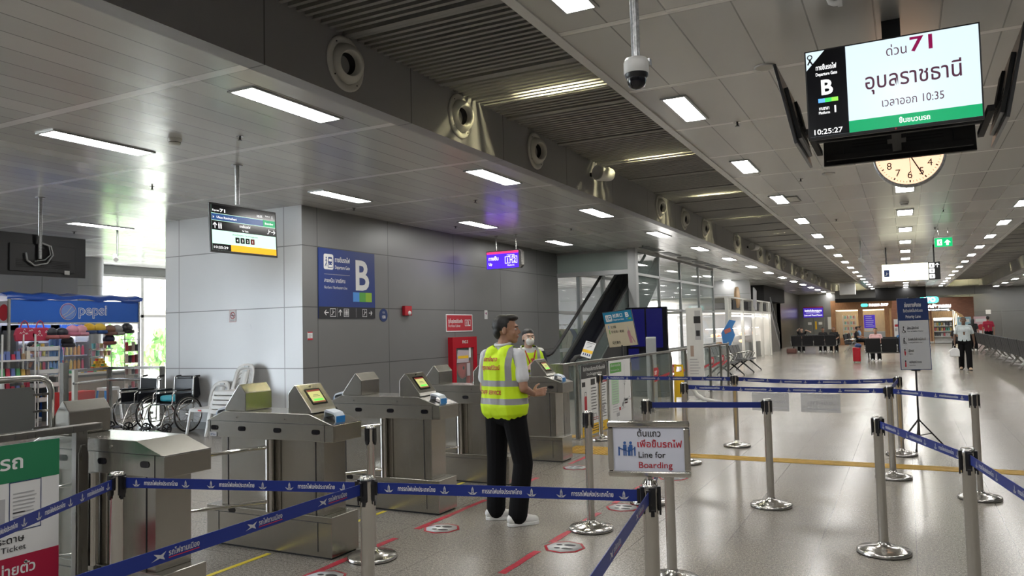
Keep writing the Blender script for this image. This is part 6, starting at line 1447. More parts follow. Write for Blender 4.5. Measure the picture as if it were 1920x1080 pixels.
for q, (x, lab) in enumerate(((.9, 'left'), (1.35, 'right'))):
    t = thing('medicine_shelf', 'shelf of medicine packs inside the pharmacy window, %s one' % lab, 'shelf', (-4.7 + x - .2, 59.3, 0)); b = MB()
    for z in (.6, 1.0, 1.4, 1.8): b.bb((0, 0, z), (.4, .3, z + .03), 'white_plastic')
    for a in (0, .38): b.bb((a, 0, 0), (a + .02, .3, 2.1), 'white_plastic')
    b.build('frame', t); b = MB()
    for z in (.63, 1.03, 1.43, 1.83):
        for j in range(4): b.bb((.04 + j * .085, .02, z), (.11 + j * .085, .2, z + .2), colmat([(.5, .4, .3), (.1, .4, .3), (.6, .6, .6), (.5, .1, .1)][(j + q) % 4]))
    tag(b.build('packs', t), kind='stuff')
b = MB(); b.bb((0, 0, 0), (.5, .05, 1.7), 'print_white'); p = PL(b, (0, -.003, 0), (1, 0, 0)); p.rect(.05, 1.2, .45, 1.35, 'print_red', 1); p.rect(.05, .9, .2, 1.1, 'print_grey', 1); p.rect(.28, .9, .45, 1.1, 'print_grey', 1); p.disc(.25, .5, .15, 'print_sky', 1); simple('roll_up_poster', b, 'white roll-up poster between the two pharmacies', 'poster', loc=(-.75, 57.8, 0), fix=False)
# second shop with the glowing sign
gp = thing('pharmacy_shop', 'wood arch pharmacy with glowing GPO sign', 'shop', (-.9, 60, 0))
b = MB(); b.prism([(0, 0), (.35, 0), (.35, 2.3), (3.4, 2.45), (4.3, 1.9), (4.65, 1.2), (4.65, 0), (4.98, 0), (4.98, 3.1), (0, 3.1)], 0, .4, 'wood_red'); b.build('arch_front', gp)
b = MB(); b.bb((.3, 1.2, 0), (4.7, 1.3, 2.9), 'wood_pale'); b.bb((.3, 1.19, 1.6), (4.7, 1.2, 1.66), 'alu_dark'); b.bb((.3, 1.19, 2.2), (4.7, 1.2, 2.9), 'alu_dark'); b.bb((2.4, 1.15, 0), (2.5, 1.2, 2.9), 'wood_red'); b.bb((.3, .4, 0), (4.7, 1.2, .1), 'offwhite'); b.build('shutter_wall', gp)
b = MB(); b.bb((3.5, .4, 2.2), (3.56, 1.1, 2.24), 'shop_glow')
for k in range(6): b.bb((3.75 + .1 * k, .3, .4), (3.79 + .1 * k, .34, 2.3 - .15 * k), 'sign_lit')
b.build('side_lamps', gp)
b = MB(); p = PL(b, (1.45, -.01, 2.35), (1, 0, 0)); p.rrect(.3, .4, 1.5, .85, .2, 'sign_cyan', 1); p.text('GPO', .9, .5, .42, 'sign_glow', 'c', width=.8, bold=.05); p.text('องค์การเภสัชกรรม', .9, .08, .32, 'sign_glow', 'c', width=2.6, bold=.05); p.text('ผลิตภัณฑ์องค์การเภสัชกรรม', .9, -.1, .12, 'sign_glow', 'c', width=2.3, bold=.04); b.build('lit_lettering', gp, fix=False)
t = thing('product_shelf', 'white lit product shelf in front of the glowing GPO shop', 'shelf', (1.65, 59.4, 0)); b = MB()
for z in (.05, .45, .8, 1.15, 1.5): b.bb((0, 0, z), (1.1, .35, z + .04), 'white_plastic')
b.bb((0, .33, 0), (1.1, .36, 1.7), 'white_plastic'); b.bb((-.04, 0, 0), (0, .36, 1.7), 'wood_pale'); b.bb((1.1, 0, 0), (1.14, .36, 1.7), 'wood_pale'); b.bb((0, 0, 1.6), (1.1, .02, 1.72), 'shop_glow'); b.build('frame', t)
rk = random.Random(2)
for z in (.495, .845, 1.195):
    for j in range(8): b = MB(); b.bb((0, 0, 0), (.1, .2, .22), colmat(rk.choice([(.05, .05, .06), (.4, .08, .1), (.5, .5, .5), (.1, .3, .25), (.5, .35, .1)]))); simple('product_box', b, 'product box on the white shelf of the GPO shop', 'box', 'boxes on the GPO shelf', loc=(1.69 + j * .13, 59.45, z))
for x, lab, c in ((3.0, 'pale blue standing poster beside the glowing shop', (.35, .55, .65)), (3.95, 'pink and white standing poster at the right of the glowing shop', (.7, .5, .55))):
    b = MB(); b.bb((0, 0, 0), (.8, .05, 1.75), colmat(c)); p = PL(b, (0, -.004, 0), (1, 0, 0)); p.disc(.4, 1.05, .2, 'print_red' if x > 3.5 else 'print_sky', 1); p.rect(.1, 1.4, .7, 1.6, 'print_white', 1); p.rect(.3, .4, .65, .8, 'orange' if x < 3.5 else 'print_white', 1); simple('roll_up_poster', b, lab, 'poster', loc=(x, 58.8, 0), fix=False)
b = MB(); b.bb((5.8, 61.88, 0), (8.2, 62, 2.2), 'alu_dark'); b.bb((5.85, 61.86, 0), (8.15, 61.88, 2.15), 'cladding_far'); w = st('door_2', b); b = MB(); b.bb((7.1, 61.83, 1.0), (7.3, 61.86, 1.9), 'print_white'); b.build('door_notices', w)
b = MB(); b.bb((0, 0, 0), (.3, .02, .3), 'print_white'); simple('wall_notice', b, 'small white notice on the grey far wall at the right', 'sign', loc=(4.9, 61.97, 1.9))
b = MB(); b.bb((-1.7, 55.5, 3.05), (1.2, 55.6, H), 'black_matt'); simple('black_display_panel', b, 'wide black display panel hanging above the far shops', 'display')
b = MB(); b.bb((-4.3, 57.5, 2.95), (-.5, 57.7, 3.2), 'black_matt'); b.bb((-4.3, 57.5, 3.2), (5, 57.6, H), 'cladding_far'); st('trim_7', b)
b = MB(); b.bb((-3.2, 46, 3.1), (-2.4, 46.5, H), 'white_plastic'); simple('white_duct_box', b, 'pale square box under the slats in the far middle', 'box', bevel=.02)
# hanging signs
t = thing('hanging_sign', 'lit cream waiting area sign with black end hanging over the hall', 'sign', (-.57, 25, H))
b = MB(); b.bb((0, -.08, -1.0), (1.5, .08, -.5), 'black_plastic'); b.build('box', t, bevel=.01)
for x in (.13, 1.36): b = MB(); b.cyl((x, 0, -.5), (x, 0, 0), .02, 'black_plastic', 10); b.build('rod', t)
b = MB(); p = PL(b, (0, -.081, -1.0), (1, 0, 0)); p.rect(.01, .0, 1.2, .49, 'sign_lit', 1); p.rect(.06, .13, .2, .33, 'print_navy', 2); stairs_icon(p, .07, .15, .12, 'print_white', 3); p.text('จุดรอขึ้นรถไฟ สายเหนือ / อีสาน', .24, .26, .11, 'print_black', 'l', width=.86, bold=.01); p.text('Northern / Northeastern Line Waiting Area', .24, .16, .07, 'print_black', 'l', width=.86)
for k in range(3): p.rrect(1.22, .03 + k * .155, 1.36, .16 + k * .155, .02, 'screen_text', 2); person_icon(p, 1.29, .045 + k * .155, .09, 'screen_black', 3)
p.arrow(1.43, .4, .06, 90, 'screen_text'); b.build('lit_face', t, fix=False)
t = thing('exit_sign', 'green emergency exit sign hanging from the middle ceiling', 'sign', (.68, 20.5, H)); b = MB(); b.bb((0, -.03, -.45), (.36, .03, -.25), 'exit_green'); b.bb((0, -.02, -.25), (.36, .02, -.23), 'white_plastic'); b.build('box', t)
b = MB(); b.cyl((.08, 0, -.25), (.08, 0, 0), .008, 'chrome', 8); b.cyl((.28, 0, -.25), (.28, 0, 0), .008, 'chrome', 8); b.build('rods', t)
b = MB(); p = PL(b, (0, -.031, -.45), (1, 0, 0)); p.rect(.05, .03, .15, .17, 'screen_text', 1); p.stroke([(.12, .15), (.09, .1), (.12, .05)], .018, 'exit_green', 2); p.stroke([(.06, .11), (.12, .12)], .012, 'exit_green', 2); p.poly([(.26, .16), (.33, .09), (.285, .09), (.285, .03), (.235, .03), (.235, .09), (.19, .09)], 'screen_text', 1); b.build('pictogram', t, fix=False)
for x, y, lab in ((-1.0, 22.5, 'thin ceiling pole with a small camera at the left of the middle ceiling'), (-13.8, 9.93, 'thin ceiling pole with a small camera over the sunlit windows')):
    t = thing('pole_camera', lab, 'camera', (x, y, H)); b = MB(); b.cyl((0, 0, -.5), (0, 0, 0), .018, 'alu', 10); b.build('pole', t); b = MB(); b.cyl((-.05, -.02, -.48), (.1, -.1, -.58), .045, 'white_plastic', 14); b.build('camera_body', t)
# ================================================================== people
def blob(name, fill, m, parent, voxel=.008, smooth=6, fac=.6, paint=None, mats=None):
    """union of closed shapes fused into one continuous skin"""
    b = MB(); fill(b)
    me = bpy.data.meshes.new('tmp'); me.from_pydata(b.v, [], b.f)
    bm = bmesh.new(); bm.from_mesh(me); bmesh.ops.remove_doubles(bm, verts=bm.verts[:], dist=1e-5); bmesh.ops.holes_fill(bm, edges=[e for e in bm.edges if e.is_boundary]); bmesh.ops.recalc_face_normals(bm, faces=bm.faces[:]); bm.to_mesh(me); bm.free()
    o = bpy.data.objects.new('tmp', me); COL.objects.link(o)
    r = o.modifiers.new('r', 'REMESH'); r.mode = 'VOXEL'; r.voxel_size = voxel
    s = o.modifiers.new('s', 'SMOOTH'); s.iterations = smooth; s.factor = fac
    dg = bpy.context.evaluated_depsgraph_get(); dg.update()
    res = bpy.data.meshes.new_from_object(o.evaluated_get(dg)); bpy.data.objects.remove(o); bpy.data.meshes.remove(me)
    res.name = name; res.materials.clear()
    for q in (mats or [m]): res.materials.append(M(q))
    for p in res.polygons:
        p.use_smooth = True
        if paint: p.material_index = paint(p.center)
    out = bpy.data.objects.new(name, res); COL.objects.link(out); out.parent = parent
    return out
def lerp(a, b, t): return V(a) * (1 - t) + V(b) * t
def limb(b, pts, rs):
    for i in range(len(pts) - 1): b.cap(pts[i], pts[i + 1], rs[i], rs[i + 1], n=14)
def head_geo(b, c, R, k=1.):
    """head centred at c, looks along local +y"""
    P = lambda x, y, z: V(c) + R @ (V((x, y, z)) * k)
    E_ = lambda p, r: b.ell(P(*p), [q * k for q in r], 'x', 16, R)
    E_((0, -.012, .03), (.074, .09, .083)); E_((0, .03, -.02), (.06, .062, .075)); E_((0, .058, -.078), (.032, .028, .025)); E_((0, .03, -.06), (.052, .05, .04))
    E_((-.034, .055, -.025), (.025, .025, .022)); E_((.034, .055, -.025), (.025, .025, .022)); E_((0, .078, .032), (.05, .014, .013))
    b.cap(P(0, .082, .02), P(0, .101, -.016), .0075 * k, .0115 * k); E_((0, .092, -.022), (.017, .012, .008))
    E_((0, .083, -.047), (.024, .012, .006)); E_((0, .083, -.056), (.021, .011, .007))
    for s in (-1, 1): E_((s * .077, -.008, -.002), (.011, .02, .034))
def face_parts(t, c, R, k=1., mask=False, small=False, lips=True):
    P = lambda x, y, z: V(c) + R @ (V((x, y, z)) * k)
    for s in (-1, 1):
        b = MB(); b.ell(P(s * .03, .074, .008), (.0155 * k, .011 * k, .008 * k), 'eye_white', 12, R); b.ell(P(s * .03, .0835, .008), (.0065 * k, .004 * k, .0065 * k), 'hair', 10, R); o = b.build('eye', t)
        b = MB(); b.tube([P(s * .013, .087, .027), P(s * .03, .09, .033), P(s * .049, .079, .029)], .0038 * k, 'hair', 6); b.build('eyebrow', t)
    if lips and not mask:
        b = MB(); b.tube([P(-.02, .086, -.0515), P(-.006, .0955, -.05), (P(.006, .0955, -.05)), P(.02, .086, -.0515)], .0034 * k, 'lip', 6); b.build('lips', t)
mat('eye_white', (.6, .58, .55), .3); mat('lip', (.3, .1, .08), .5)
def hand_geo(b, w, d, side, up, k=1., curl=.35, thumb=1):
    """w wrist, d pointing direction, side: towards the thumb, up: back of the hand"""
    w, d, side, up = V(w), V(d).normalized(), V(side).normalized(), V(up).normalized()
    for s in (-.026, -.009, .009, .026): b.cap(w + side * s * .6, w + d * .085 * k + side * s, .013 * k, .0125 * k, n=10)
    L = (.07, .078, .073, .058)
    for i, s in enumerate((.03, .01, -.01, -.029)):
        p = w + d * .085 * k + side * s; c = curl * (1 + .15 * i); d1 = (d * math.cos(c) - up * math.sin(c) + side * s * 1.5).normalized(); q = p + d1 * L[i] * .5 * k; d2 = (d * math.cos(c * 2.1) - up * math.sin(c * 2.1)).normalized(); b.cap(p, q, .0092 * k, .0085 * k, n=9); b.cap(q, q + d2 * L[i] * .5 * k, .0085 * k, .007 * k, n=9)
    p = w + d * .02 * k + side * .03; q = p + (d * .6 + side * .75 - up * .25).normalized() * .045 * k; b.cap(p, q, .014 * k, .0105 * k, n=9); b.cap(q, q + (d * .9 + side * .35 - up * .2).normalized() * .035 * k, .0105 * k, .008 * k, n=9)


def person(lab, loc, rz, J, look, cl, voxel=.012, hairstyle='short', skin='skin', group=None, hands=True, hk=1., long_sleeve=False, vest=None, mask=False, faces=True, pants=True):
    """J: joints in local metres; y is forward"""
    t = thing('person', lab, 'person', loc, rz, group)
    R = Euler((look[1], 0, look[0])).to_matrix()
    hc = V(J['head'])
    def body(b):
        head_geo(b, hc, R, hk)
        b.cap(V(J['neck']) - V((0, 0, .03)), hc + R @ V((0, -.015, -.045)), .056, .052)
        b.cap(V(J['neck']) - V((.1, 0, .08)), V(J['neck']) - V((-.1, 0, .08)), .05, .05)
        b.cap(J['chest'], J['waist'], .11, .1); b.cap(J['waist'], J['pelvis'], .1, .11)
        for s in 'LR':
            b.cap(V(J['neck']) - V((0, 0, .05)), J['sh' + s], .06, .052)
            limb(b, [J['sh' + s], J['el' + s], J['wr' + s]], [.047, .038, .025])
            if hands: hand_geo(b, J['wr' + s], J['hd' + s], J['th' + s], J['hu' + s])
            else: b.cap(J['wr' + s], V(J['wr' + s]) + V(J['hd' + s]).normalized() * .13, .03, .022)
            limb(b, [J['hip' + s], J['kn' + s], J['an' + s]], [.08, .052, .036])
            b.cap(J['an' + s], V(J['an' + s]) + V(J['ft' + s]).normalized() * .1 - V((0, 0, .05)), .032, .024)
    blob('body', body, skin, t, voxel, 3 if voxel < .01 else 4)
    # hair
    def hair(b):
        P = lambda x, y, z: hc + R @ (V((x, y, z)) * hk)
        b.ell(P(0, -.03 if hairstyle != 'tied' else -.036, .045), [q * hk for q in (.08, .09, .082)], 'x', 16, R)
        if hairstyle == 'short': b.ell(P(.0, .035, .098), [q * hk for q in (.062, .062, .03)], 'x', 14, R); b.ell(P(0, -.07, -.005), [q * hk for q in (.062, .04, .065)], 'x', 14, R); b.ell(P(.01, .045, .098), [q * hk for q in (.045, .04, .022)], 'x', 14, R)
        if hairstyle == 'short':
            for s in (-1, 1): b.ell(P(s * .07, -.012, .035), [q * hk for q in (.012, .026, .04)], 'x', 12, R)
        if hairstyle == 'tied': b.ell(P(0, -.02, .066), [q * hk for q in (.077, .09, .06)], 'x', 16, R); b.ell(P(0, -.1, .0), [q * hk for q in (.04, .035, .04)], 'x', 12, R); b.ell(P(0, -.05, -.02), [q * hk for q in (.07, .05, .06)], 'x', 14, R)
        if hairstyle == 'long': b.cap(P(0, -.05, .0), P(0, -.09, -.22), .085 * hk, .07 * hk)
        if hairstyle == 'bald': pass
    blob('hair', hair, cl.get('hair', 'hair'), t, min(voxel, .01), 3)
    if faces: face_parts(t, hc, R, hk, mask)
    # shirt
    sl = .55 if not long_sleeve else .92
    def shirt(b, g=.008):
        ne, ch, wa, pe = V(J['neck']), V(J['chest']), V(J['waist']), V(J['pelvis'])
        ax = (V(J['shR']) - V(J['shL'])).normalized()
        b.cap(ch - ax * .085, ch + ax * .085, .108 + g, .108 + g); b.cap(wa - ax * .06, wa + ax * .06, .1 + g, .1 + g); b.cap(lerp(wa, pe, .8) - ax * .07, lerp(wa, pe, .8) + ax * .07, .098 + g, .098 + g)
        b.cap(ch - ax * .075, wa - ax * .055, .105 + g, .1 + g); b.cap(ch + ax * .075, wa + ax * .055, .105 + g, .1 + g); b.cap(wa, lerp(wa, pe, .85), .11 + g, .11 + g)
        b.cap(wa - ax * .06, lerp(wa, pe, .85) - ax * .07, .1 + g, .1 + g); b.cap(wa + ax * .06, lerp(wa, pe, .85) + ax * .07, .1 + g, .1 + g)
        b.cap(ne + V((0, 0, -.01)), ch, .062, .12)
        for s in 'LR':
            S, E_, W_ = V(J['sh' + s]), V(J['el' + s]), V(J['wr' + s])
            b.cap(ne - V((0, 0, .045)), S, .062, .052 + g)
            if long_sleeve: limb(b, [S, E_, lerp(E_, W_, .92)], [.058 + g, .047 + g, .036 + g])
            else: b.cap(S, lerp(S, E_, .66), .05 + g, .053 + g)
    if cl.get('shirt'): blob('shirt', shirt, cl['shirt'], t, min(voxel, .01), 5)
    # trousers
    def trou(b):
        L, Rr = V(J['hipL']), V(J['hipR']); b.cap(L, Rr, .115, .115); b.cap(lerp(J['waist'], J['pelvis'], .75) - V((.05, 0, 0)), lerp(J['waist'], J['pelvis'], .75) + V((.05, 0, 0)), .112, .112)
        for s in 'LR': limb(b, [V(J['hip' + s]), V(J['kn' + s]), V(J['an' + s]) + V((0, 0, .0))], [.106, .084, .08])
    if pants: blob('trousers', trou, cl.get('trousers', 'trousers_black'), t, min(voxel, .01), 5)
    # shoes
    for s in 'LR':
        def shoe(b):
            a = V(J['an' + s]); f = V(J['ft' + s]).normalized(); z0 = a.z - .085
            g0 = V((a.x, a.y, z0)); b.cap(g0 - f * .05 + V((0, 0, .055)), g0 + f * .03 + V((0, 0, .062)), .046, .043); b.cap(g0 + f * .03 + V((0, 0, .052)), g0 + f * .15 + V((0, 0, .035)), .046, .035); b.cap(a - V((0, 0, .035)), a - V((0, 0, .06)), .042, .045)
        o = blob('shoe', shoe, cl.get('shoes', 'shoe_white'), t, .008, 3)
        b = MB(); a = V(J['an' + s]); f = V(J['ft' + s]).normalized(); n = V((-f.y, f.x, 0)); g0 = V((a.x, a.y, a.z - .085))
        pl = [(-.09, .02), (-.09, -.02), (-.06, -.042), (.04, -.042), (.13, -.047), (.175, -.03), (.185, 0), (.175, .03), (.13, .047), (.04, .042), (-.06, .042)]
        b.prism([((g0 + f * u + n * v_).x, (g0 + f * u + n * v_).y) for u, v_ in pl], max(.001, g0.z), max(.001, g0.z) + .026, 'sole_white' if 'white' in cl.get('shoes', 'shoe_white') else 'rubber', axis='z'); b.build('sole', o, bevel=.004)
    return t, R
def stand(h=1.72, sway=0.):
    k = h / 1.72
    J = dict(head=(0, .03, 1.605), neck=(0, -.01, 1.46), chest=(0, 0, 1.3), waist=(0, .0, 1.08), pelvis=(0, 0, .93))
    for s, n in ((-1, 'L'), (1, 'R')):
        J.update({'sh' + n: (s * .175, -.01, 1.4), 'el' + n: (s * .24, -.03, 1.12), 'wr' + n: (s * .25, .06, .88), 'hd' + n: (0, .15, -1), 'th' + n: (0, 1, .1), 'hu' + n: (s, 0, 0), 'hip' + n: (s * .085, 0, .9), 'kn' + n: (s * .1, .03, .48), 'an' + n: (s * .11, 0, .085), 'ft' + n: (s * .2, 1, 0)})
    if k != 1:
        for q in J:
            if q[:2] not in ('hd', 'th', 'hu', 'ft') or q in ('head',): J[q] = tuple(c * k if i == 2 or q[:2] != 'an' else c * k for i, c in enumerate(J[q]))
        for n in 'LR': J['an' + n] = (J['an' + n][0], J['an' + n][1], .085)
    return J
def sit(h=1.65):
    J = dict(head=(0, .0, 1.22), neck=(0, -.05, 1.07), chest=(0, -.06, .92), waist=(0, -.08, .7), pelvis=(0, -.07, .56))
    for s, n in ((-1, 'L'), (1, 'R')):
        J.update({'sh' + n: (s * .17, -.06, 1.02), 'el' + n: (s * .22, .0, .76), 'wr' + n: (s * .1, .2, .68), 'hd' + n: (-s * .3, 1, -.1), 'th' + n: (-s, 0, .2), 'hu' + n: (0, 0, 1), 'hip' + n: (s * .085, -.06, .55), 'kn' + n: (s * .11, .38, .53), 'an' + n: (s * .12, .4, .085), 'ft' + n: (s * .15, 1, 0)})
    return J
# --- the staff man seen from behind
J = dict(head=(.02, .03, 1.6), neck=(0, -.005, 1.455), chest=(0, 0, 1.29), waist=(0, .005, 1.08), pelvis=(0, .01, .93),
         shL=(-.178, -.01, 1.385), elL=(-.225, -.0, 1.1), wrL=(-.03, .22, 1.04), hdL=(1, .3, -.05), thL=(0, .3, 1), huL=(0, 1, -.2),
         shR=(.178, -.01, 1.385), elR=(.235, -.03, 1.12), wrR=(.15, .2, 1.055), hdR=(.55, .8, .12), thR=(-.3, .2, 1), huR=(.8, -.5, .1),
         hipL=(-.09, .01, .9), knL=(-.115, .02, .49), anL=(-.12, .0, .085), ftL=(.75, .7, 0),
         hipR=(.09, .01, .9), knR=(.155, .04, .49), anR=(.165, -.06, .085), ftR=(.5, .85, 0))
guy, RG = person('young man in a yellow vest seen from behind, in black trousers and white shoes', (-3.06, 5.8, 0), math.radians(-12), J, (math.radians(-58), 0), dict(shirt='shirt_white'), voxel=.0055, hk=1.08)
vm = NG('vest_yellow')
st_ = vm.math('MAXIMUM', vm.band(vm.z, 1.135, 1.185), vm.band(vm.z, .985, 1.035))
ax_ = vm.math('ABSOLUTE', vm.x)
st_ = vm.math('MAXIMUM', st_, vm.math('MULTIPLY', vm.band(ax_, .118, .168), vm.math('GREATER_THAN', vm.z, 1.16)))
nn_ = vm.noise(9, 3)
vm.set('Base Color', vm.mix(st_, vm.mix(nn_, (.5, .78, .0), (.72, .95, .015)), (.3, .3, .31)))
vm.set('Roughness', vm.math('MULTIPLY_ADD', st_, -.3, .7)); vm.bump(vm.noise(11, 3), .35, .02)
def vest_fill(J, hem):
    def f(b):
        ch, wa = V(J['chest']), V(J['waist']); g = .03
        for s in (-1, 1):
            b.cap(ch + V((s * .082, 0, .02)), wa + V((s * .075, 0, 0)), .108 + g, .108 + g)
            b.cap(wa + V((s * .075, 0, 0)), V((s * .085, 0, hem + .11)), .108 + g, .112 + g)
            b.cap(V((s * .07, -.015, J['shR'][2] - .01)), ch + V((s * .07, 0, 0)), .075 + g, .1 + g)
            b.cap(V((s * .05, -.01, J['neck'][2] - .045)), V((s * .13, -.012, J['shR'][2] + .002)), .05 + g, .045 + g)
        b.cap(ch, wa, .125 + g, .12 + g); b.cap(wa, (0, .005, hem + .11), .125 + g, .118 + g)
    return f
def cut_vest(o, hem, arm_r=.085, neck=(0, .0, 1.5), nr=.085, J=None):
    """trim hem, armholes and neckline cleanly"""
    bm = bmesh.new(); bm.from_mesh(o.data)
    bmesh.ops.bisect_plane(bm, geom=bm.verts[:] + bm.edges[:] + bm.faces[:], plane_co=(0, 0, hem), plane_no=(0, 0, -1), clear_outer=True)
    dead = []
    for v in bm.verts:
        c = v.co
        if (c - V(neck)).length < nr: dead.append(v); continue
        for s in (-1, 1):
            S = V((s * (J['shR'][0] + .045), -.005, J['shR'][2] - .035)); d = c - S
            if abs(d.z) < .13 and (d.y / .075) ** 2 + (d.z / .115) ** 2 < 1 and s * c.x > .115: dead.append(v); break
    bmesh.ops.delete(bm, geom=dead, context='VERTS')
    bm.to_mesh(o.data); bm.free()
    m = o.modifiers.new('s', 'SOLIDIFY'); m.thickness = .004; m.offset = -1
    return o
HEM = .85
v = blob('vest', vest_fill(J, HEM), 'vest_yellow', guy, .007, 6); cut_vest(v, HEM, J=J, neck=(0, .01, 1.52), nr=.1)
def print_on(parent, mesh_o, s, cx, z, size, width, m, d=1, bold=.02, name='lettering'):
    """text laid on the back (d=1) or the front (d=-1) of a garment"""
    vs, fs = text_geo(s, bold); x0 = min(a for a, b in vs); x1 = max(a for a, b in vs); k = width / (x1 - x0)
    bv = BVHTree.FromPolygons([p.co[:] for p in mesh_o.data.vertices], [tuple(p.vertices) for p in mesh_o.data.polygons])
    out = []
    for a, b_ in vs:
        x = cx + d * ((a - x0) * k - width / 2); zz = z + b_ * size
        h = bv.ray_cast(V((x, -d * .6, zz)), V((0, d, 0)))
        y = h[0].y if h[0] else -d * .14
        out.append((x, y - d * .0035, zz))
    b = MB(); b.add(out, fs, m); return b.build(name, parent, fix=False)
print_on(v, v, 'สถานีกลาง', -.035, 1.345, .05, .15, 'print_red', bold=.03)
print_on(v, v, 'กรุงเทพอภิวัฒน์', -.03, 1.275, .05, .2, 'print_red', bold=.03)
print_on(v, v, 'STAFF  SERVICE', -.045, 1.07, .045, .24, 'print_red', bold=.03)
b = MB(); hc = V(J['neck']); b.tube([hc + V((.066 * math.cos(a), .002 + .058 * math.sin(a), .03 + .012 * math.sin(a))) for a in [2 * PI * k / 24 for k in range(24)]], .014, 'shirt_white', 8, closed=True); b.build('collar', guy)

# --- staff woman behind the last gate
Jw = stand(1.6)
Jw.update(elL=(-.22, .0, 1.05), wrL=(-.1, .24, 1.12), hdL=(.6, .6, .2), thL=(.3, -.2, 1), huL=(-.5, 1, 0), elR=(.22, .02, 1.05), wrR=(.07, .24, 1.1), hdR=(-.5, .6, .2), thR=(-.3, -.2, 1), huR=(.5, 1, 0))
wm, RW = person('staff woman in a yellow vest and white face mask behind the last gate', (-4.5, 9.25, 0), math.radians(218), Jw, (math.radians(5), .0), dict(shirt='shirt_white'), voxel=.007, hairstyle='tied', skin='skin_light', mask=True)
vw = blob('vest', vest_fill(Jw, .82), 'vest_lime', wm, .008, 6) if False else None
vm2 = NG('vest_lime')
st_ = vm2.math('MAXIMUM', vm2.band(vm2.z, 1.0, 1.045), vm2.math('MULTIPLY', vm2.band(vm2.math('ABSOLUTE', vm2.x), .09, .135), vm2.math('GREATER_THAN', vm2.z, 1.0)))
vm2.set('Base Color', vm2.mix(st_, (.6, .88, .01), (.36, .36, .36))); vm2.set('Roughness', .6)
vw = blob('vest', vest_fill(Jw, .82), 'vest_lime', wm, .008, 6); cut_vest(vw, .82, J=Jw, neck=(0, .06, 1.38), nr=.1)
hc = V(Jw['head']); P = lambda x, y, z: hc + RW @ V((x, y, z))
def maskf(b): b.ell(P(0, .062, -.045), (.058, .05, .055), 'x', 16, RW)
blob('face_mask', maskf, 'mask_white', wm, .006, 4)
b = MB(); b.tube([P(-.05, .04, -.03), P(-.078, 0, .0)], .003, 'mask_white', 5); b.tube([P(.05, .04, -.03), P(.078, 0, .0)], .003, 'mask_white', 5); b.build('mask_straps', wm)
b = MB(); b.tube([(-.07, .12, 1.33), (-.03, .17, 1.2), (0, .18, 1.08)], .008, 'print_red', 6); b.tube([(.07, .12, 1.33), (.03, .17, 1.2), (0, .18, 1.08)], .008, 'print_red', 6); b.build('lanyard', wm)
b = MB(); b.box((-.02, .34, 1.17), (.075, .012, .15), 'print_grey', rot=(-.9, 0, 0)); tag(b.build('mobile_phone', loc=(-4.5, 9.25, 0), rot=(0, 0, math.radians(218)), bevel=.004), 'grey phone held in the hands of the masked staff woman', 'phone')
b = MB()
for s in 'LR':
    S, E_, W_ = V(Jw['sh' + s]), V(Jw['el' + s]), V(Jw['wr' + s]); limb(b, [lerp(S, E_, .35), E_, lerp(E_, W_, .85)], [.058, .055, .042])
b2 = [b]
def slv(bb):
    for s in 'LR':
        S, E_, W_ = V(Jw['sh' + s]), V(Jw['el' + s]), V(Jw['wr' + s]); limb(bb, [lerp(S, E_, .1), E_, lerp(E_, W_, .85)], [.068, .062, .05])
blob('navy_sleeves', slv, 'cloth_navy', wm, .01, 4)
# --- man walking in the hall
Jm = stand(1.66)
Jm.update(knL=(-.1, .12, .48), anL=(-.1, .22, .095), knR=(.1, .0, .47), anR=(.1, -.16, .1), wrR=(.27, .02, .86), wrL=(-.27, -.03, .84), elL=(-.25, -.06, 1.08), elR=(.25, -.04, 1.08))
mw_, _r = person('older man in a pale short sleeved shirt walking towards the viewer with a white bag', (1.6, 28.1, 0), PI, Jm, (0, 0), dict(shirt='shirt_pale', shoes='sandal', hair='hair_grey'), voxel=.01, hairstyle='bald', skin='skin_dark')
t = thing('shopping_bag', 'white plastic bag carried by the walking man', 'bag', (1.6 - .27, 28.1, .42))
b = MB(); b.prism([(-.14, 0), (.14, 0), (.16, .2), (.05, .28), (-.05, .28), (-.16, .2)], -.07, .07, 'print_white'); b.build('body', t, bevel=.03)
b = MB(); b.tube([(-.05, 0, .26), (0, -.02, .4), (.05, 0, .26)], .008, 'print_white', 6); b.build('handle', t)
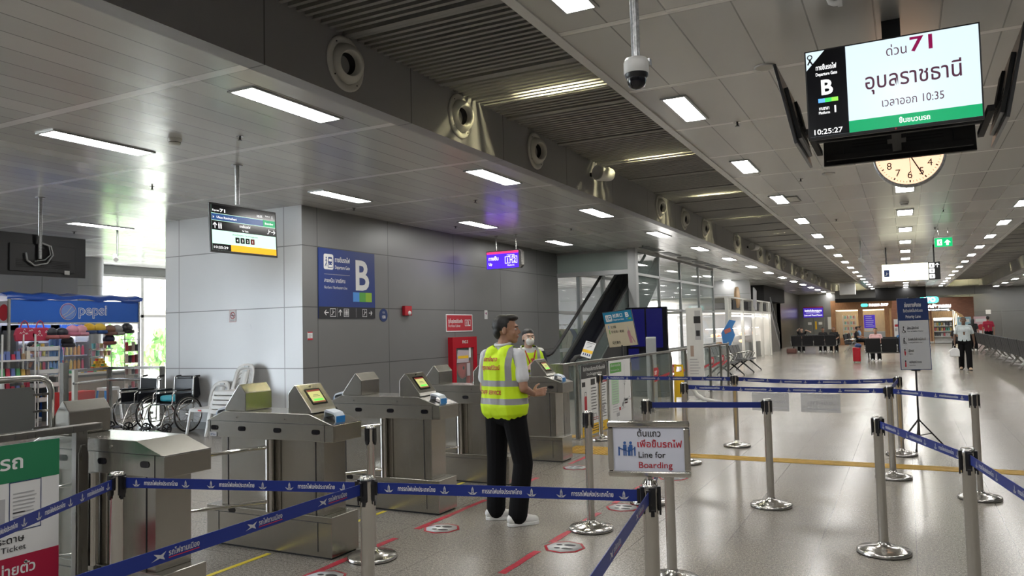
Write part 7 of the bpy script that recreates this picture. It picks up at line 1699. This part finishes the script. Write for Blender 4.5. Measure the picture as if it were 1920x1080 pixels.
# --- people farther away
kc, _r = person('kiosk seller in grey behind the counter holding a phone to the ear', (-15.75, 9.45, 0), -PI / 2 + .5, {**stand(1.6), 'elR': (.26, .1, 1.12), 'wrR': (.13, .16, 1.38)}, (0, 0), dict(shirt='cloth_grey'), voxel=.012, hands=False)
for pos, rz, lab, Jx, cl, hs, sk in (
    ((-1.15, 35.0, 0), PI, 'woman in pale pink with a red scarf sitting behind the nearer bench', sit(), dict(shirt='cloth_pink'), 'tied', 'skin'),
    ((3.0, 45.5, 0), -.3, 'woman with long dark hair standing in black at the right', stand(1.6), dict(shirt='cloth_black'), 'long', 'skin'),
    ((3.75, 46.5, 0), 0, 'person in a dark red top standing at the far right', stand(1.72), dict(shirt='cloth_red'), 'short', 'skin'),
    ((2.1, 42.0, 0), 0, 'person in black with short dark hair sitting at the right benches', sit(), dict(shirt='cloth_black'), 'short', 'skin'),
    ((-4.1, 45.4, 0), PI, 'person with short dark hair sitting beyond the far middle-left bench', sit(), dict(shirt='cloth_black'), 'short', 'skin'),
    ((-3.55, 45.4, 0), PI, 'person with brown hair sitting beyond the far middle-left bench', sit(), dict(shirt='cloth_black', hair='hair_brown'), 'long', 'skin'),
    ((-2.45, 47.2, 0), -PI / 2, 'person in dark clothes sitting on the sideways bench', sit(), dict(shirt='cloth_black'), 'short', 'skin'),
    ((-2.4, 49.0, 0), -PI / 2, 'person in a light blue shirt sitting on the sideways bench', sit(), dict(shirt='cloth_blue'), 'short', 'skin'),
    ((-5.2, 45.4, 0), PI, 'person with raised arms sitting at the left of the far benches', {**sit(), 'elL': (-.25, .1, 1.2), 'wrL': (-.5, .1, 1.1), 'elR': (.2, .1, 1.2), 'wrR': (.1, .1, 1.3)}, dict(shirt='cloth_black', hair='hair_brown'), 'short', 'skin_light')):
    person(lab, pos, rz, Jx, (0, 0), cl, voxel=.016, hairstyle=hs, skin=sk, hands=False, faces=False)
# --- small things on the gates
t = thing('spray_bottle', 'light blue spray bottle with a red nozzle on the last gate', 'bottle', (-4.18, 8.72, 1.03))
b = MB(); b.lathe([(0, 0), (.035, 0), (.036, .01), (.036, .1), (.02, .13), (.012, .145), (.012, .16)], (0, 0, 0), 'spray_blue', 18); b.build('bottle_body', t)
b = MB(); b.cyl((0, 0, .155), (0, 0, .185), .014, 'print_red', 12); b.box((.0, -.01, .2), (.022, .06, .026), 'print_red'); b.tube([(0, -.02, .19), (0, -.03, .16)], .005, 'print_red', 6); b.build('nozzle', t)
t = thing('pen_cup', 'blue cup with pens beside the staff woman', 'cup', (-4.48, 8.7, 1.03)); b = MB(); b.cyl((0, 0, 0), (0, 0, .12), .05, 'reader_blue', 16, r2=.055); b.build('cup', t)
b = MB(); rk = random.Random(1)
for q in range(5): a = rk.uniform(0, 6); b.tube([(.02 * math.cos(a), .02 * math.sin(a), .02), (.05 * math.cos(a), .05 * math.sin(a), .19)], .004, rk.choice(['print_black', 'print_red', 'wood']), 5)
b.build('pens', t)
t = thing('equipment_basket', 'white basket of supplies at the far side of the last gate', 'basket', (-4.27, 9.2, 0)); b = MB(); b.bb((-.1, -.1, 0), (.1, .1, .86), 'alu_dark'); b.build('stand', t); b = MB(); b.bb((-.14, -.1, .86), (.14, .1, 1.0), 'offwhite'); b.build('basket', t, bevel=.01)
b = MB(); b.bb((-.1, -.05, 1.0), (-.02, .05, 1.12), 'print_black'); b.bb((.0, -.05, 1.0), (.09, .05, 1.08), 'print_white'); b.cyl((.1, 0, 1.0), (.1, 0, 1.1), .02, 'print_red', 8); b.build('supplies', t)
# ================================================================== daylight
w = bpy.data.worlds.new('sky'); SC.world = w; w.use_nodes = True
bg = w.node_tree.nodes['Background']; bg.inputs[0].default_value = (.8, .9, 1, 1); bg.inputs[1].default_value = 14
sd = bpy.data.lights.new('sun', 'SUN'); sd.energy = 14; sd.angle = .01; sd.color = (1, .96, .88)
so = bpy.data.objects.new('sun', sd); COL.objects.link(so); so.rotation_euler = (math.radians(28), math.radians(-12), 0)
SC.view_settings.view_transform = 'Standard'; SC.view_settings.look = 'None'; SC.view_settings.exposure = .4; SC.view_settings.gamma = 1
SC.view_settings.use_curve_mapping = False
cy = SC.cycles
cy.max_bounces = 5; cy.diffuse_bounces = 3; cy.glossy_bounces = 3; cy.transmission_bounces = 3; cy.transparent_max_bounces = 8; cy.volume_bounces = 0
cy.caustics_reflective = False; cy.caustics_refractive = False; cy.sample_clamp_indirect = 4; cy.blur_glossy = .5
cy.use_denoising = True; cy.denoiser = 'OPENIMAGEDENOISE'; cy.use_adaptive_sampling = True; cy.adaptive_threshold = .03
